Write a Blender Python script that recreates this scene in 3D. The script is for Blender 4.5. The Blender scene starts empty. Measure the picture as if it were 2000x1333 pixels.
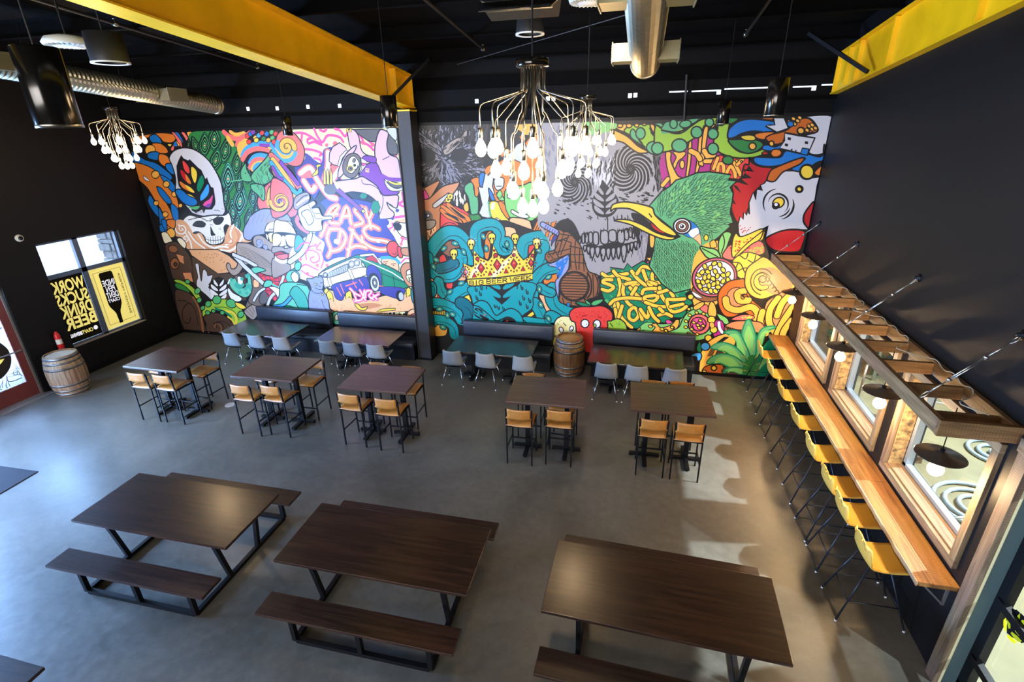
import bpy, bmesh, math, random
from mathutils import Vector, Matrix, geometry
PI = math.pi
random.seed(7)
sc = bpy.context.scene
COL = sc.collection
# ---------------------------------------------------------------- camera
CAM = Vector((12.3035, -10.8073, 5.0763))
RX = Vector((0.97166844, 0.23550217, -0.01997937))
UX = Vector((-0.07214781, 0.37604927, 0.92378658))
FX = Vector((-0.22506697, 0.89617279, -0.38238618))
FPX = 991.919                      # focal length in pixels of the 2000 px wide frame
cd = bpy.data.cameras.new('camera'); cam = bpy.data.objects.new('camera', cd); COL.objects.link(cam)
cd.sensor_width = 36; cd.lens = 36 * FPX / 2000; cd.clip_start = .05; cd.clip_end = 200
m = Matrix((RX, UX, -FX)).transposed().to_4x4(); m.translation = CAM; cam.matrix_world = m
sc.camera = cam
# ---------------------------------------------------------------- view, world
sc.view_settings.view_transform = 'Standard'; sc.view_settings.look = 'None'
sc.view_settings.gamma = 1; sc.view_settings.use_curve_mapping = False
sc.view_settings.exposure = 0.0
w = bpy.data.worlds.new('world'); sc.world = w; w.use_nodes = True
bg = w.node_tree.nodes['Background']; bg.inputs[0].default_value = (.62, .78, 1, 1); bg.inputs[1].default_value = 2.2

def lamp(name, kind, loc, energy, color, size=.1, sy=None, target=None, spot=None, blend=.3, portal=False):
    d = bpy.data.lights.new(name, kind); d.energy = energy; d.color = color
    if kind == 'AREA':
        d.shape = 'RECTANGLE'; d.size = size; d.size_y = sy or size
    else: d.shadow_soft_size = size
    if kind == 'SPOT': d.spot_size = spot or 1; d.spot_blend = blend
    o = bpy.data.objects.new(name, d); COL.objects.link(o); o.location = loc
    if target is not None:
        o.rotation_euler = (Vector(target) - Vector(loc)).to_track_quat('-Z', 'Y').to_euler()
    return o
COOL = (.62, .78, 1.0); WARM = (1, .66, .32); WARM2 = (1, .66, .33)
# daylight entering by the glazed entrance side (left wall), plus an added front fill
lamp('daylight_doors', 'AREA', (-.45, -4.75, 1.6), 3000, (.30, .55, 1.0), 2.0, 2.0, target=(4, -5.6, .2))
lamp('daylight_storefront', 'AREA', (-.45, -8.1, 1.6), 4300, (.28, .52, 1.0), 4.0, 2.4, target=(5, -7.6, .2))
lamp('daylight_window', 'AREA', (-.6, -1.9, 2.2), 60, (.5, .7, 1.0), 1.8, 2.2, target=(3, -2.2, .5))
dl = lamp('front_fill', 'AREA', (6.8, -19.4, 3.9), 740, (.95, .96, 1.0), 11.0, 3.4, target=(7.6, 0, 2.9)); dl.data.spread = 1.7  # unseen area lamp added behind the camera to brighten the mural
# high-bay lamp in the brewery beyond the right wall, shining in through its windows
lamp('brewery_highbay', 'SPOT', (21.4, -3.9, 8.1), 15000, (.80, .95, 1.0), .10, target=(14.2, -4.0, 0), spot=1.25, blend=.5)
lamp('brewery_ceiling_panel', 'AREA', (18.6, -1.0, 7.6), 300, (.80, .93, 1.0), 5.0, 7.0, target=(18.6, -1.0, 0))
lamp('brewery_highbay_far', 'SPOT', (21.4, -11.6, 8.1), 5500, (.80, .95, 1.0), .10, target=(14.3, -7.6, 0), spot=.9, blend=.5)
LAMPS_HALL = dict(chand=48, pend=66)

# ---------------------------------------------------------------- helpers
def at(px, ax, val):
    """point where the sight line through photo pixel px meets the plane axis=val"""
    d = FX + RX * ((px[0] - 1000) / FPX) - UX * ((px[1] - 666.5) / FPX)
    t = (val - CAM[ax]) / d[ax]
    return CAM + d * t

def s2l(c):
    return tuple((x / 12.92 if x <= .04045 else ((x + .055) / 1.055) ** 2.4) for x in c)
def hexc(h):
    h = h.lstrip('#'); return s2l(tuple(int(h[i:i + 2], 16) / 255 for i in (0, 2, 4)))

MATS = {}
def mat(name, color=(.5, .5, .5), rough=.5, metal=0, bump=0, bscale=40, spec=.5, var=0, vscale=4, emit=None, estr=0, coat=0):
    if name in MATS: return MATS[name]
    m = bpy.data.materials.new(name); m.use_nodes = True; nt = m.node_tree; b = nt.nodes['Principled BSDF']
    b.inputs['Base Color'].default_value = (*color, 1); b.inputs['Roughness'].default_value = rough
    b.inputs['Metallic'].default_value = metal; b.inputs['Specular IOR Level'].default_value = spec
    if coat: b.inputs['Coat Weight'].default_value = coat; b.inputs['Coat Roughness'].default_value = .15
    tc = nt.nodes.new('ShaderNodeTexCoord')
    if var:
        n = nt.nodes.new('ShaderNodeTexNoise'); n.inputs['Scale'].default_value = vscale; n.inputs['Detail'].default_value = 6
        nt.links.new(tc.outputs['Object'], n.inputs['Vector'])
        r = nt.nodes.new('ShaderNodeValToRGB'); r.color_ramp.elements[0].position = .3; r.color_ramp.elements[1].position = .7
        r.color_ramp.elements[0].color = (*[c * (1 - var) for c in color], 1); r.color_ramp.elements[1].color = (*[min(1, c * (1 + var)) for c in color], 1)
        nt.links.new(n.outputs['Fac'], r.inputs[0]); nt.links.new(r.outputs[0], b.inputs['Base Color'])
    if bump:
        n = nt.nodes.new('ShaderNodeTexNoise'); n.inputs['Scale'].default_value = bscale; n.inputs['Detail'].default_value = 4
        nt.links.new(tc.outputs['Object'], n.inputs['Vector'])
        bp = nt.nodes.new('ShaderNodeBump'); bp.inputs['Strength'].default_value = bump; bp.inputs['Distance'].default_value = .01
        nt.links.new(n.outputs['Fac'], bp.inputs['Height']); nt.links.new(bp.outputs[0], b.inputs['Normal'])
    if emit:
        b.inputs['Emission Color'].default_value = (*emit, 1); b.inputs['Emission Strength'].default_value = estr
    MATS[name] = m; return m

def wood(name, dark, light, rough=.35, axis=0, scale=1.0, bump=.15, knots=0, coat=0, contrast=(.35, .68), saw=0):
    """grain stretched along one axis"""
    if name in MATS: return MATS[name]
    m = bpy.data.materials.new(name); m.use_nodes = True; nt = m.node_tree; L = nt.links; b = nt.nodes['Principled BSDF']
    tc = nt.nodes.new('ShaderNodeTexCoord'); mp = nt.nodes.new('ShaderNodeMapping')
    sc3 = [14 * scale] * 3; sc3[axis] = .9 * scale; mp.inputs['Scale'].default_value = sc3
    L.new(tc.outputs['Object'], mp.inputs['Vector'])
    n = nt.nodes.new('ShaderNodeTexNoise'); n.inputs['Scale'].default_value = 1.0; n.inputs['Detail'].default_value = 8; n.inputs['Distortion'].default_value = 1.4
    n.inputs['Roughness'].default_value = .62
    L.new(mp.outputs[0], n.inputs['Vector'])
    r = nt.nodes.new('ShaderNodeValToRGB'); e = r.color_ramp.elements
    e[0].position = contrast[0]; e[1].position = contrast[1]; e[0].color = (*dark, 1); e[1].color = (*light, 1)
    L.new(n.outputs['Fac'], r.inputs[0])
    col = r.outputs[0]
    n2 = nt.nodes.new('ShaderNodeTexNoise'); n2.inputs['Scale'].default_value = 1.3; L.new(tc.outputs['Object'], n2.inputs['Vector'])
    mx = nt.nodes.new('ShaderNodeMixRGB'); mx.blend_type = 'MULTIPLY'; mx.inputs[0].default_value = .5
    L.new(col, mx.inputs[1]); L.new(n2.outputs['Color'], mx.inputs[2])
    g = nt.nodes.new('ShaderNodeMixRGB'); g.blend_type = 'MIX'; g.inputs[0].default_value = .35; L.new(mx.outputs[0], g.inputs[1]); L.new(col, g.inputs[2]); col = g.outputs[0]
    if saw:
        wv = nt.nodes.new('ShaderNodeTexWave'); wv.bands_direction = 'XYZ'[axis]; wv.inputs['Scale'].default_value = 14; wv.inputs['Distortion'].default_value = 4
        wv.inputs['Detail'].default_value = 3; L.new(tc.outputs['Object'], wv.inputs['Vector'])
        mm = nt.nodes.new('ShaderNodeMixRGB'); mm.blend_type = 'MULTIPLY'; mm.inputs[0].default_value = saw
        L.new(col, mm.inputs[1]); L.new(wv.outputs['Color'], mm.inputs[2]); col = mm.outputs[0]
    L.new(col, b.inputs['Base Color'])
    b.inputs['Roughness'].default_value = rough
    if coat: b.inputs['Coat Weight'].default_value = coat; b.inputs['Coat Roughness'].default_value = .2
    bp = nt.nodes.new('ShaderNodeBump'); bp.inputs['Strength'].default_value = bump; bp.inputs['Distance'].default_value = .004
    L.new(n.outputs['Fac'], bp.inputs['Height']); L.new(bp.outputs[0], b.inputs['Normal'])
    MATS[name] = m; return m

def glass(name, tint=(1, 1, 1), spec=.08):
    if name in MATS: return MATS[name]
    m = bpy.data.materials.new(name); m.use_nodes = True; nt = m.node_tree; nt.nodes.clear()
    o = nt.nodes.new('ShaderNodeOutputMaterial'); t = nt.nodes.new('ShaderNodeBsdfTransparent'); t.inputs[0].default_value = (*tint, 1)
    g = nt.nodes.new('ShaderNodeBsdfGlossy'); g.inputs['Roughness'].default_value = .02
    f = nt.nodes.new('ShaderNodeFresnel'); f.inputs[0].default_value = 1.45
    x = nt.nodes.new('ShaderNodeMixShader'); gm = nt.nodes.new('ShaderNodeNewGeometry'); inv = nt.nodes.new('ShaderNodeMath'); inv.operation = 'SUBTRACT'; inv.inputs[0].default_value = 1; nt.links.new(gm.outputs['Backfacing'], inv.inputs[1]); mu = nt.nodes.new('ShaderNodeMath'); mu.operation = 'MULTIPLY'; nt.links.new(f.outputs[0], mu.inputs[0]); nt.links.new(inv.outputs[0], mu.inputs[1]); nt.links.new(mu.outputs[0], x.inputs[0]); nt.links.new(t.outputs[0], x.inputs[1]); nt.links.new(g.outputs[0], x.inputs[2])
    nt.links.new(x.outputs[0], o.inputs[0]); MATS[name] = m; return m

class MB:
    """collects shapes, then links them as one mesh object"""
    def __init__(s): s.v = []; s.f = []; s.mi = []; s.sm = []; s.cur = 0; s.smooth = False
    def add(s, vs, fs, M=None):
        o = len(s.v)
        s.v += [tuple(M @ Vector(v)) if M else tuple(v) for v in vs]
        for f in fs: s.f.append([o + i for i in f]); s.mi.append(s.cur); s.sm.append(s.smooth)
        return s
    def box(s, c, d, M=None, ch=0):
        x, y, z = [k / 2 for k in d]
        if ch <= 0:
            vs = [(c[0] + a * x, c[1] + b * y, c[2] + e * z) for a in (-1, 1) for b in (-1, 1) for e in (-1, 1)]
            return s.add(vs, [(0, 1, 3, 2), (4, 6, 7, 5), (0, 4, 5, 1), (2, 3, 7, 6), (0, 2, 6, 4), (1, 5, 7, 3)], M)
        # chamfered box
        bm = bmesh.new(); bmesh.ops.create_cube(bm, size=1)
        for v in bm.verts: v.co = Vector((v.co.x * d[0], v.co.y * d[1], v.co.z * d[2]))
        bmesh.ops.bevel(bm, geom=list(bm.edges), offset=ch, segments=2, affect='EDGES', profile=.6)
        bm.verts.index_update()
        s.add([tuple(v.co + Vector(c)) for v in bm.verts], [[v.index for v in f.verts] for f in bm.faces], M); bm.free(); return s
    def bar(s, p0, p1, a, b=None, up=(0, 0, 1)):
        """rectangular bar from p0 to p1, a wide, b high"""
        b = b or a; p0 = Vector(p0); p1 = Vector(p1); d = p1 - p0; L = d.length; d.normalize()
        upv = Vector(up)
        if abs(d.dot(upv)) > .98: upv = Vector((0, 1, 0))
        r = d.cross(upv).normalized(); u = r.cross(d)
        M = Matrix((r, d, u)).transposed().to_4x4(); M.translation = (p0 + p1) / 2
        return s.box((0, 0, 0), (a, L, b), M)
    def tube(s, pts, r, n=8, caps=True, closed=False):
        pts = [Vector(p) for p in pts]; k = len(pts); rs = r if isinstance(r, (list, tuple)) else [r] * k
        o = len(s.v); vs = []; prev = None
        for i, p in enumerate(pts):
            if closed: t = pts[(i + 1) % k] - pts[i - 1]
            else: t = (pts[min(i + 1, k - 1)] - pts[max(i - 1, 0)])
            t.normalize()
            if prev is None:
                a = Vector((0, 0, 1)) if abs(t.z) < .9 else Vector((1, 0, 0)); x = t.cross(a).normalized()
            else: x = (prev - t * prev.dot(t)).normalized()
            prev = x; y = t.cross(x)
            vs += [tuple(p + (x * math.cos(2 * PI * j / n) + y * math.sin(2 * PI * j / n)) * rs[i]) for j in range(n)]
        fs = []
        for i in range(k if closed else k - 1):
            a = i * n; b = ((i + 1) % k) * n
            for j in range(n): fs.append((a + j, a + (j + 1) % n, b + (j + 1) % n, b + j))
        if caps and not closed: fs += [tuple(range(n - 1, -1, -1)), tuple((k - 1) * n + j for j in range(n))]
        return s.add(vs, fs)
    def cyl(s, p0, p1, r, n=16, r2=None): return s.tube([p0, p1], [r, r if r2 is None else r2], n)
    def lathe(s, prof, n=24, c=(0, 0, 0), M=None, close=True):
        """prof: (radius, z) from bottom to top"""
        vs = []; fs = []
        for (r, z) in prof: vs += [(c[0] + r * math.cos(2 * PI * j / n), c[1] + r * math.sin(2 * PI * j / n), c[2] + z) for j in range(n)]
        for i in range(len(prof) - 1):
            for j in range(n): fs.append((i * n + j, i * n + (j + 1) % n, (i + 1) * n + (j + 1) % n, (i + 1) * n + j))
        if close:
            if prof[0][0] > 1e-4: fs.append(tuple(range(n - 1, -1, -1)))
            if prof[-1][0] > 1e-4: fs.append(tuple((len(prof) - 1) * n + j for j in range(n)))
        return s.add(vs, fs, M)
    def prism(s, poly, h, M=None):
        """2-D polygon extruded 0..h in z"""
        n = len(poly); P = [Vector((p[0], p[1], 0)) for p in poly]
        tr = geometry.tessellate_polygon([P])
        vs = [(p[0], p[1], 0) for p in poly] + [(p[0], p[1], h) for p in poly]
        ar = sum(poly[i][0] * poly[(i + 1) % n][1] - poly[(i + 1) % n][0] * poly[i][1] for i in range(n))
        fs = []
        for t in tr:
            a = (P[t[1]] - P[t[0]]).cross(P[t[2]] - P[t[0]]).z
            tt = t if a > 0 else t[::-1]
            fs.append(tuple(i + n for i in tt)); fs.append(tuple(tt[::-1]))
        for i in range(n):
            j = (i + 1) % n; q = (i, j, j + n, i + n); fs.append(q if ar > 0 else q[::-1])
        return s.add(vs, fs, M)
    def grid(s, rows, M=None, thick=0):
        """rows of points -> surface, optionally with thickness along its normal"""
        R = len(rows); Cn = len(rows[0]); P = [[Vector(p) for p in r] for r in rows]
        vs = [tuple(p) for r in P for p in r]; fs = [(i * Cn + j, i * Cn + j + 1, (i + 1) * Cn + j + 1, (i + 1) * Cn + j) for i in range(R - 1) for j in range(Cn - 1)]
        if thick:
            nn = []
            for i in range(R):
                for j in range(Cn):
                    a = P[min(i + 1, R - 1)][j] - P[max(i - 1, 0)][j]; b = P[i][min(j + 1, Cn - 1)] - P[i][max(j - 1, 0)]
                    q = a.cross(b); q = q.normalized() if q.length > 1e-9 else Vector((0, 0, 1)); nn.append(q)
            o = len(vs); vs += [tuple(Vector(vs[k]) + nn[k] * thick) for k in range(o)]
            fs += [tuple(reversed([o + k for k in f])) for f in list(fs)]
            ed = [(i * Cn) for i in range(R)]
            def side(a, b): fs.append((a, b, b + o, a + o))
            for i in range(R - 1): side((i + 1) * Cn, i * Cn); side(i * Cn + Cn - 1, (i + 1) * Cn + Cn - 1)
            for j in range(Cn - 1): side(j, j + 1); side((R - 1) * Cn + j + 1, (R - 1) * Cn + j)
        return s.add(vs, fs, M)
    def text(s, body, M, size=1, bold=0, width=None, height=None, depth=.002, mirror=False):
        """lettering centred on M's origin in its xy plane, fitted to width/height"""
        c = bpy.data.curves.new('t', 'FONT'); c.body = body; c.size = size; c.offset = bold; c.extrude = 0; c.resolution_u = 3
        c.align_x = 'CENTER'; o = bpy.data.objects.new('t', c); COL.objects.link(o)
        dg = bpy.context.evaluated_depsgraph_get(); me = bpy.data.meshes.new_from_object(o.evaluated_get(dg))
        vs = [v.co.copy() for v in me.vertices]; fs = [tuple(p.vertices) for p in me.polygons]
        bpy.data.objects.remove(o); bpy.data.curves.remove(c); bpy.data.meshes.remove(me)
        if not vs: return s
        x0 = min(v.x for v in vs); x1 = max(v.x for v in vs); y0 = min(v.y for v in vs); y1 = max(v.y for v in vs)
        kx = (width / (x1 - x0)) if width else 1; ky = (height / (y1 - y0)) if height else kx
        if not width: kx = ky
        q = [((v.x - (x0 + x1) / 2) * kx * (-1 if mirror else 1), (v.y - (y0 + y1) / 2) * ky, depth) for v in vs]
        return s.add(q, [f[::-1] if mirror else f for f in fs], M)
    def build(s, name, mats, parent=None, recalc=True, loc=None):
        me = bpy.data.meshes.new(name); me.from_pydata(s.v, [], s.f)
        if not isinstance(mats, (list, tuple)): mats = [mats]
        for m_ in mats: me.materials.append(m_)
        me.polygons.foreach_set('material_index', s.mi); me.polygons.foreach_set('use_smooth', s.sm)
        if recalc:
            bm = bmesh.new(); bm.from_mesh(me); bmesh.ops.recalc_face_normals(bm, faces=bm.faces); bm.to_mesh(me); bm.free()
        me.update(); o = bpy.data.objects.new(name, me); COL.objects.link(o)
        if parent: o.parent = parent
        if loc: o.location = loc
        return o
def tag(o, label=None, cat=None, group=None, kind=None):
    if label: o['label'] = label
    if cat: o['category'] = cat
    if group: o['group'] = group
    if kind: o['kind'] = kind
    return o
def empty(name, loc=(0, 0, 0), rz=0):
    o = bpy.data.objects.new(name, None); COL.objects.link(o); o.location = loc; o.rotation_euler = (0, 0, rz); o.empty_display_size = .1; return o
def copy_tree(o, parent=None):
    c = o.copy(); COL.objects.link(c); c.parent = parent
    for ch in [k for k in KIDS(o)]: copy_tree(ch, c)
    return c
def KIDS(o): return [k for k in bpy.data.objects if k.parent == o]
def struct(o): o['kind'] = 'structure'; return o
def ROT(ax, a): return Matrix.Rotation(a, 4, ax)
def T(x, y, z): return Matrix.Translation((x, y, z))
# ================================================================ materials
W = 15.46            # right wall plane; left wall x=0; back wall y=0
def roofz(y): return 6.47 - .095 * y
M_blk = mat('black_wall_paint', (.0042, .0038, .0046), .55, bump=.08, bscale=60, spec=.28)
M_ceil = mat('ceiling_black', (.0026, .0021, .0018), .85, bump=.05, spec=.08)
M_rib = mat('ceiling_girt_black', (.0020, .0017, .0015), .8, spec=.06)
M_steelblk = mat('black_steel', (.0040, .0040, .0050), .42, metal=0, spec=.22)
M_yel = mat('beam_yellow', (.90, .50, .004), .38, var=.10, vscale=2.5, bump=.04)
M_table = wood('walnut_table', (.016, .0065, .0045), (.060, .026, .014), .30, 0, 1.0, .10, coat=.25)
M_high = wood('high_table_wood', (.045, .018, .012), (.110, .050, .034), .34, 0, 1.2, .08, coat=.15)
M_low = wood('low_table_wood', (.018, .010, .008), (.055, .026, .017), .24, 0, 1.2, .06, coat=.35)
M_count = wood('counter_wood', (.15, .055, .010), (.50, .25, .07), .5, 1, .8, .35, contrast=(.3, .7), saw=.35)
M_edge = wood('counter_edge_wood', (.22, .12, .05), (.60, .42, .23), .5, 1, .9, .4, saw=.3)
M_ladw = wood('weathered_timber', (.17, .095, .045), (.46, .29, .15), .6, 1, .8, .4, saw=.25)
M_ladx = wood('weathered_timber_rung', (.13, .062, .022), (.42, .23, .09), .6, 0, .8, .4, saw=.2)
M_fry = wood('window_board_long', (.12, .07, .036), (.34, .235, .14), .6, 1, .9, .35, saw=.1)
M_frz = wood('window_board_upright', (.12, .07, .036), (.34, .235, .14), .6, 2, .9, .35, saw=.1)
M_tan = mat('tan_leather', (.34, .135, .022), .42, var=.18, vscale=9, bump=.12, bscale=120)
M_shell = mat('mustard_shell', (.64, .37, .06), .6)
M_shell2 = mat('mustard_shell_back', (.66, .42, .12), .5)
M_grey = mat('grey_vinyl', (.26, .27, .28), .45, bump=.05, bscale=90)
M_leg = mat('blue_black_leg', (.020, .026, .040), .35, metal=.4)
M_chrome = mat('chrome_leg', (.42, .46, .55), .25, metal=1)
M_tip = mat('white_glide', (.8, .8, .78), .4)
M_vinyl = mat('navy_vinyl', (.022, .028, .042), .36, bump=.06, bscale=30)
M_galv = mat('galvanised_duct', (.50, .45, .32), .36, metal=1, var=.10, vscale=12)
M_galv2 = mat('galvanised_sheet', (.22, .19, .11), .5, metal=1, var=.12, vscale=5)
M_gloss = mat('gloss_black_tube', (.030, .026, .022), .16, metal=.85, spec=.8)
M_brushed = mat('brushed_nickel', (.30, .27, .21), .32, metal=1)
M_zinc = mat('zinc_steel', (.60, .60, .58), .3, metal=1)
M_bulb = mat('lit_bulb', (1, .9, .7), .4, emit=(1, .84, .58), estr=10)
M_white = mat('white_plastic', (.72, .70, .62), .45)
M_red = mat('extinguisher_red', (.55, .015, .015), .3)
M_maroon = mat('maroon_door_paint', (.17, .035, .03), .4)
M_alu = mat('window_aluminium', (.34, .40, .46), .35, metal=.7)
M_conc_in = mat('off_white_panel', (.50, .50, .46), .6, var=.08)
G = glass('clear_glass')

def floor_mat():
    m = bpy.data.materials.new('polished_concrete'); m.use_nodes = True; nt = m.node_tree; L = nt.links; b = nt.nodes['Principled BSDF']
    tc = nt.nodes.new('ShaderNodeTexCoord')
    n1 = nt.nodes.new('ShaderNodeTexNoise'); n1.inputs['Scale'].default_value = .55; n1.inputs['Detail'].default_value = 9; n1.inputs['Roughness'].default_value = .62; n1.inputs['Distortion'].default_value = .8
    n2 = nt.nodes.new('ShaderNodeTexNoise'); n2.inputs['Scale'].default_value = 9; n2.inputs['Detail'].default_value = 8; n2.inputs['Roughness'].default_value = .7
    for n in (n1, n2): L.new(tc.outputs['Object'], n.inputs['Vector'])
    r = nt.nodes.new('ShaderNodeValToRGB'); e = r.color_ramp.elements; e[0].position = .33; e[1].position = .68
    e[0].color = (.082, .076, .064, 1); e[1].color = (.150, .141, .120, 1); L.new(n1.outputs['Fac'], r.inputs[0])
    r2 = nt.nodes.new('ShaderNodeValToRGB'); e = r2.color_ramp.elements; e[0].position = .3; e[1].position = .75; e[0].color = (.72, .72, .72, 1); e[1].color = (1.15, 1.15, 1.15, 1)
    L.new(n2.outputs['Fac'], r2.inputs[0])
    mx = nt.nodes.new('ShaderNodeMixRGB'); mx.blend_type = 'MULTIPLY'; mx.inputs[0].default_value = .8; L.new(r.outputs[0], mx.inputs[1]); L.new(r2.outputs[0], mx.inputs[2])
    L.new(mx.outputs[0], b.inputs['Base Color'])
    rr = nt.nodes.new('ShaderNodeMapRange'); rr.inputs[3].default_value = .26; rr.inputs[4].default_value = .46; L.new(n2.outputs['Fac'], rr.inputs[0]); L.new(rr.outputs[0], b.inputs['Roughness'])
    bp = nt.nodes.new('ShaderNodeBump'); bp.inputs['Strength'].default_value = .12; bp.inputs['Distance'].default_value = .004; L.new(n2.outputs['Fac'], bp.inputs['Height']); L.new(bp.outputs[0], b.inputs['Normal'])
    return m
M_floor = floor_mat()

# ================================================================ room shell
b = MB(); b.box((W / 2, -10, -.05), (W + .6, 20.6, .1)); struct(b.build('floor', M_floor))
def wall_y(name, y, t, holes, x0=0, x1=W, z1=None, matl=M_blk):
    pass
def wall_x(name, x, thick, y0, y1, holes, matl, ztop=roofz):
    """wall in the plane x, from y0 (near the back) to y1, with rectangular holes (ya, yb, za, zb)"""
    m_ = MB(); ys = sorted({y0, y1, *[h[0] for h in holes], *[h[1] for h in holes]}); xc = x + thick / 2
    for a, c in zip(ys[:-1], ys[1:]):
        mid = (a + c) / 2; hs = sorted([h for h in holes if h[0] <= mid <= h[1]], key=lambda h: h[2]); z = -.05
        segs = []
        for h in hs: segs.append((z, h[2])); z = h[3]
        for (za, zb) in segs:
            if zb - za > 1e-3: m_.box((xc, mid, (za + zb) / 2), (abs(thick), c - a, zb - za))
        vs = [(x, a, z), (x, c, z), (x + thick, a, z), (x + thick, c, z), (x, a, ztop(a) + .1), (x, c, ztop(c) + .1), (x + thick, a, ztop(a) + .1), (x + thick, c, ztop(c) + .1)]
        m_.add(vs, [(0, 1, 5, 4), (2, 6, 7, 3), (0, 4, 6, 2), (1, 3, 7, 5), (4, 5, 7, 6), (0, 2, 3, 1)])
    return struct(m_.build(name, matl))
# openings: left wall window, entrance doors and storefront; right wall three windows, door
LW = (-2.83, -.96, .70, 3.06)
LDOOR = (-5.78, -3.70, 0.0, 2.52)
LSTORE = (-10.2, -6.05, .15, 2.9)
wall_x('wall_left', 0, -.30, -20, 0.3, [LW, LDOOR, LSTORE], M_blk)
RWIN = [(-2.35, -.83), (-4.29, -2.79), (-6.24, -4.75)]
RZ = (1.25, 2.46)
RDOOR = (-9.4, -6.62, 0, 2.60)
wall_x('wall_right', W, .28, -20, 0.3, [(a, c, *RZ) for a, c in RWIN] + [RDOOR], M_blk)
# back wall with the narrow daylight gaps under the eave
b = MB(); b.box((W / 2, .15, 3.4), (W + .6, .30, 7.0)); struct(b.build('wall_back', mat('black_wall_upper', (.0030, .0026, .0026), .7, spec=.12)))
b = MB(); b.box((W / 2, -20.15, 1.0), (W + .6, .3, 2.1)); b.box((W / 2, -20.15, 6.9), (W + .6, .3, 3.0)); b.box((.5, -20.15, 3.7), (1.6, .3, 3.4)); b.box((14.0, -20.15, 3.7), (3.4, .3, 3.4)); struct(b.build('wall_front', M_blk))
b = MB(); a = math.atan(.095); L_ = 21.2
b.add([(-.3, .3, roofz(.3)), (W + .3, .3, roofz(.3)), (W + .3, -20.3, roofz(-20.3)), (-.3, -20.3, roofz(-20.3)), (-.3, .3, roofz(.3) + .2), (W + .3, .3, roofz(.3) + .2), (W + .3, -20.3, roofz(-20.3) + .2), (-.3, -20.3, roofz(-20.3) + .2)],
      [(0, 1, 2, 3), (4, 7, 6, 5), (0, 4, 5, 1), (1, 5, 6, 2), (2, 6, 7, 3), (3, 7, 4, 0)])
struct(b.build('ceiling', M_ceil))
b = MB()
b.box((W / 2, -.012, .045), (W, .024, .09)); struct(b.build('baseboard_back', M_steelblk))
b = MB(); b.box((.012, -1.8, .05), (.024, 3.55, .10)); struct(b.build('baseboard_left', M_steelblk))
# roof purlins
for i, y in enumerate([-.55, -2.05, -3.55, -5.05, -6.55, -8.05, -9.55]):
    b = MB(); z = roofz(y); b.box((W / 2, y, z - .11), (W - .02, .012, .2)); b.box((W / 2, y - .03, z - .205), (W - .02, .07, .012)); b.box((W / 2, y + .03, z - .012), (W - .02, .07, .02))
    struct(b.build('trim_%d' % (i + 1), M_rib))
# eave strut with slits
b = MB(); b.box((W / 2, -.05, 5.50), (W, .10, .04)); b.box((W / 2, -.04, 5.98), (W, .08, .22)); struct(b.build('trim_8', M_rib))
# mural head batten
b = MB(); b.box((W / 2, -.012, 5.245), (W, .02, .06)); struct(b.build('trim_9', M_steelblk))
M_day = mat('daylight_gap', (.8, .85, .9), .5, emit=(.75, .86, 1), estr=1.3)
gaps = [(1307, 1343, 179.5), (1351, 1400, 178.5), (1415, 1511, 174), (1549, 1590, 170), (1605, 1640, 166)]
k = 0
def gapbox(x0, x1, z0, z1):
    global k
    g = MB(); g.box(((x0 + x1) / 2, -.004, (z0 + z1) / 2), (x1 - x0, .010, z1 - z0)); o = struct(g.build('window_%d' % (20 + k), M_day)); k += 1
for (xa, xb, py) in gaps:
    A = at((xa, py), 1, -.01); B = at((xb, py), 1, -.01); gapbox(A.x, B.x, A.z - .012, A.z + .010)
for (px, py) in [(484, 212), (541, 211), (601, 208), (663, 206), (931, 197), (1070, 192), (1081, 192), (1230.5, 186), (1241, 185), (1404, 179), (1590, 171)]:
    A = at((px, py), 1, -.01); gapbox(A.x - .035, A.x + .035, A.z - .045, A.z + .03)

# ---------------------------------------------------------------- yellow frames
def ibeam(name, x, y0, y1, label, stiff, web=.02, fl=.30):
    root = empty(name, (x, y0, 0)); tag(root, label, 'beam')
    def zb(y): return 5.56 - .098 * y
    def zt(y): return 6.13 - .105 * y
    def pr(f0, f1, x0, x1):
        a0, a1 = y0, y1
        vs = [(x0, 0, f0(a0)), (x1, 0, f0(a0)), (x1, 0, f1(a0)), (x0, 0, f1(a0)), (x0, a1 - a0, f0(a1)), (x1, a1 - a0, f0(a1)), (x1, a1 - a0, f1(a1)), (x0, a1 - a0, f1(a1))]
        return vs, [(0, 3, 2, 1), (4, 5, 6, 7), (0, 1, 5, 4), (1, 2, 6, 5), (2, 3, 7, 6), (3, 0, 4, 7)]
    m_ = MB(); m_.add(*pr(zb, zt, -web / 2, web / 2)); m_.build('web', M_yel, root)
    m_ = MB(); m_.add(*pr(lambda y: zb(y) - .02, zb, -fl / 2, fl / 2)); m_.build('flange', M_yel, root)
    m_ = MB(); m_.add(*pr(zt, lambda y: zt(y) + .02, -fl / 2, fl / 2)); m_.build('flange', M_yel, root)
    for (ys, th) in stiff:
        m_ = MB(); m_.box((0, ys - y0, (zb(ys) + zt(ys)) / 2), (fl * .9, th, zt(ys) - zb(ys) - .01)); m_.build('stiffener', M_yel, root)
    return root
ibeam('roof_beam', 7.52, -.08, -19.9, 'deep yellow painted steel roof beam running from the black column over the hall', [(-.12, .02), (-.85, .02)])
ibeam('roof_beam', W - .04, -.10, -19.9, 'yellow painted steel roof beam set in the top of the black right wall', [(-.14, .02), (-.62, .03), (-1.05, .02), (-2.15, .05), (-4.1, .05), (-6.1, .05)], fl=.16)
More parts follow.
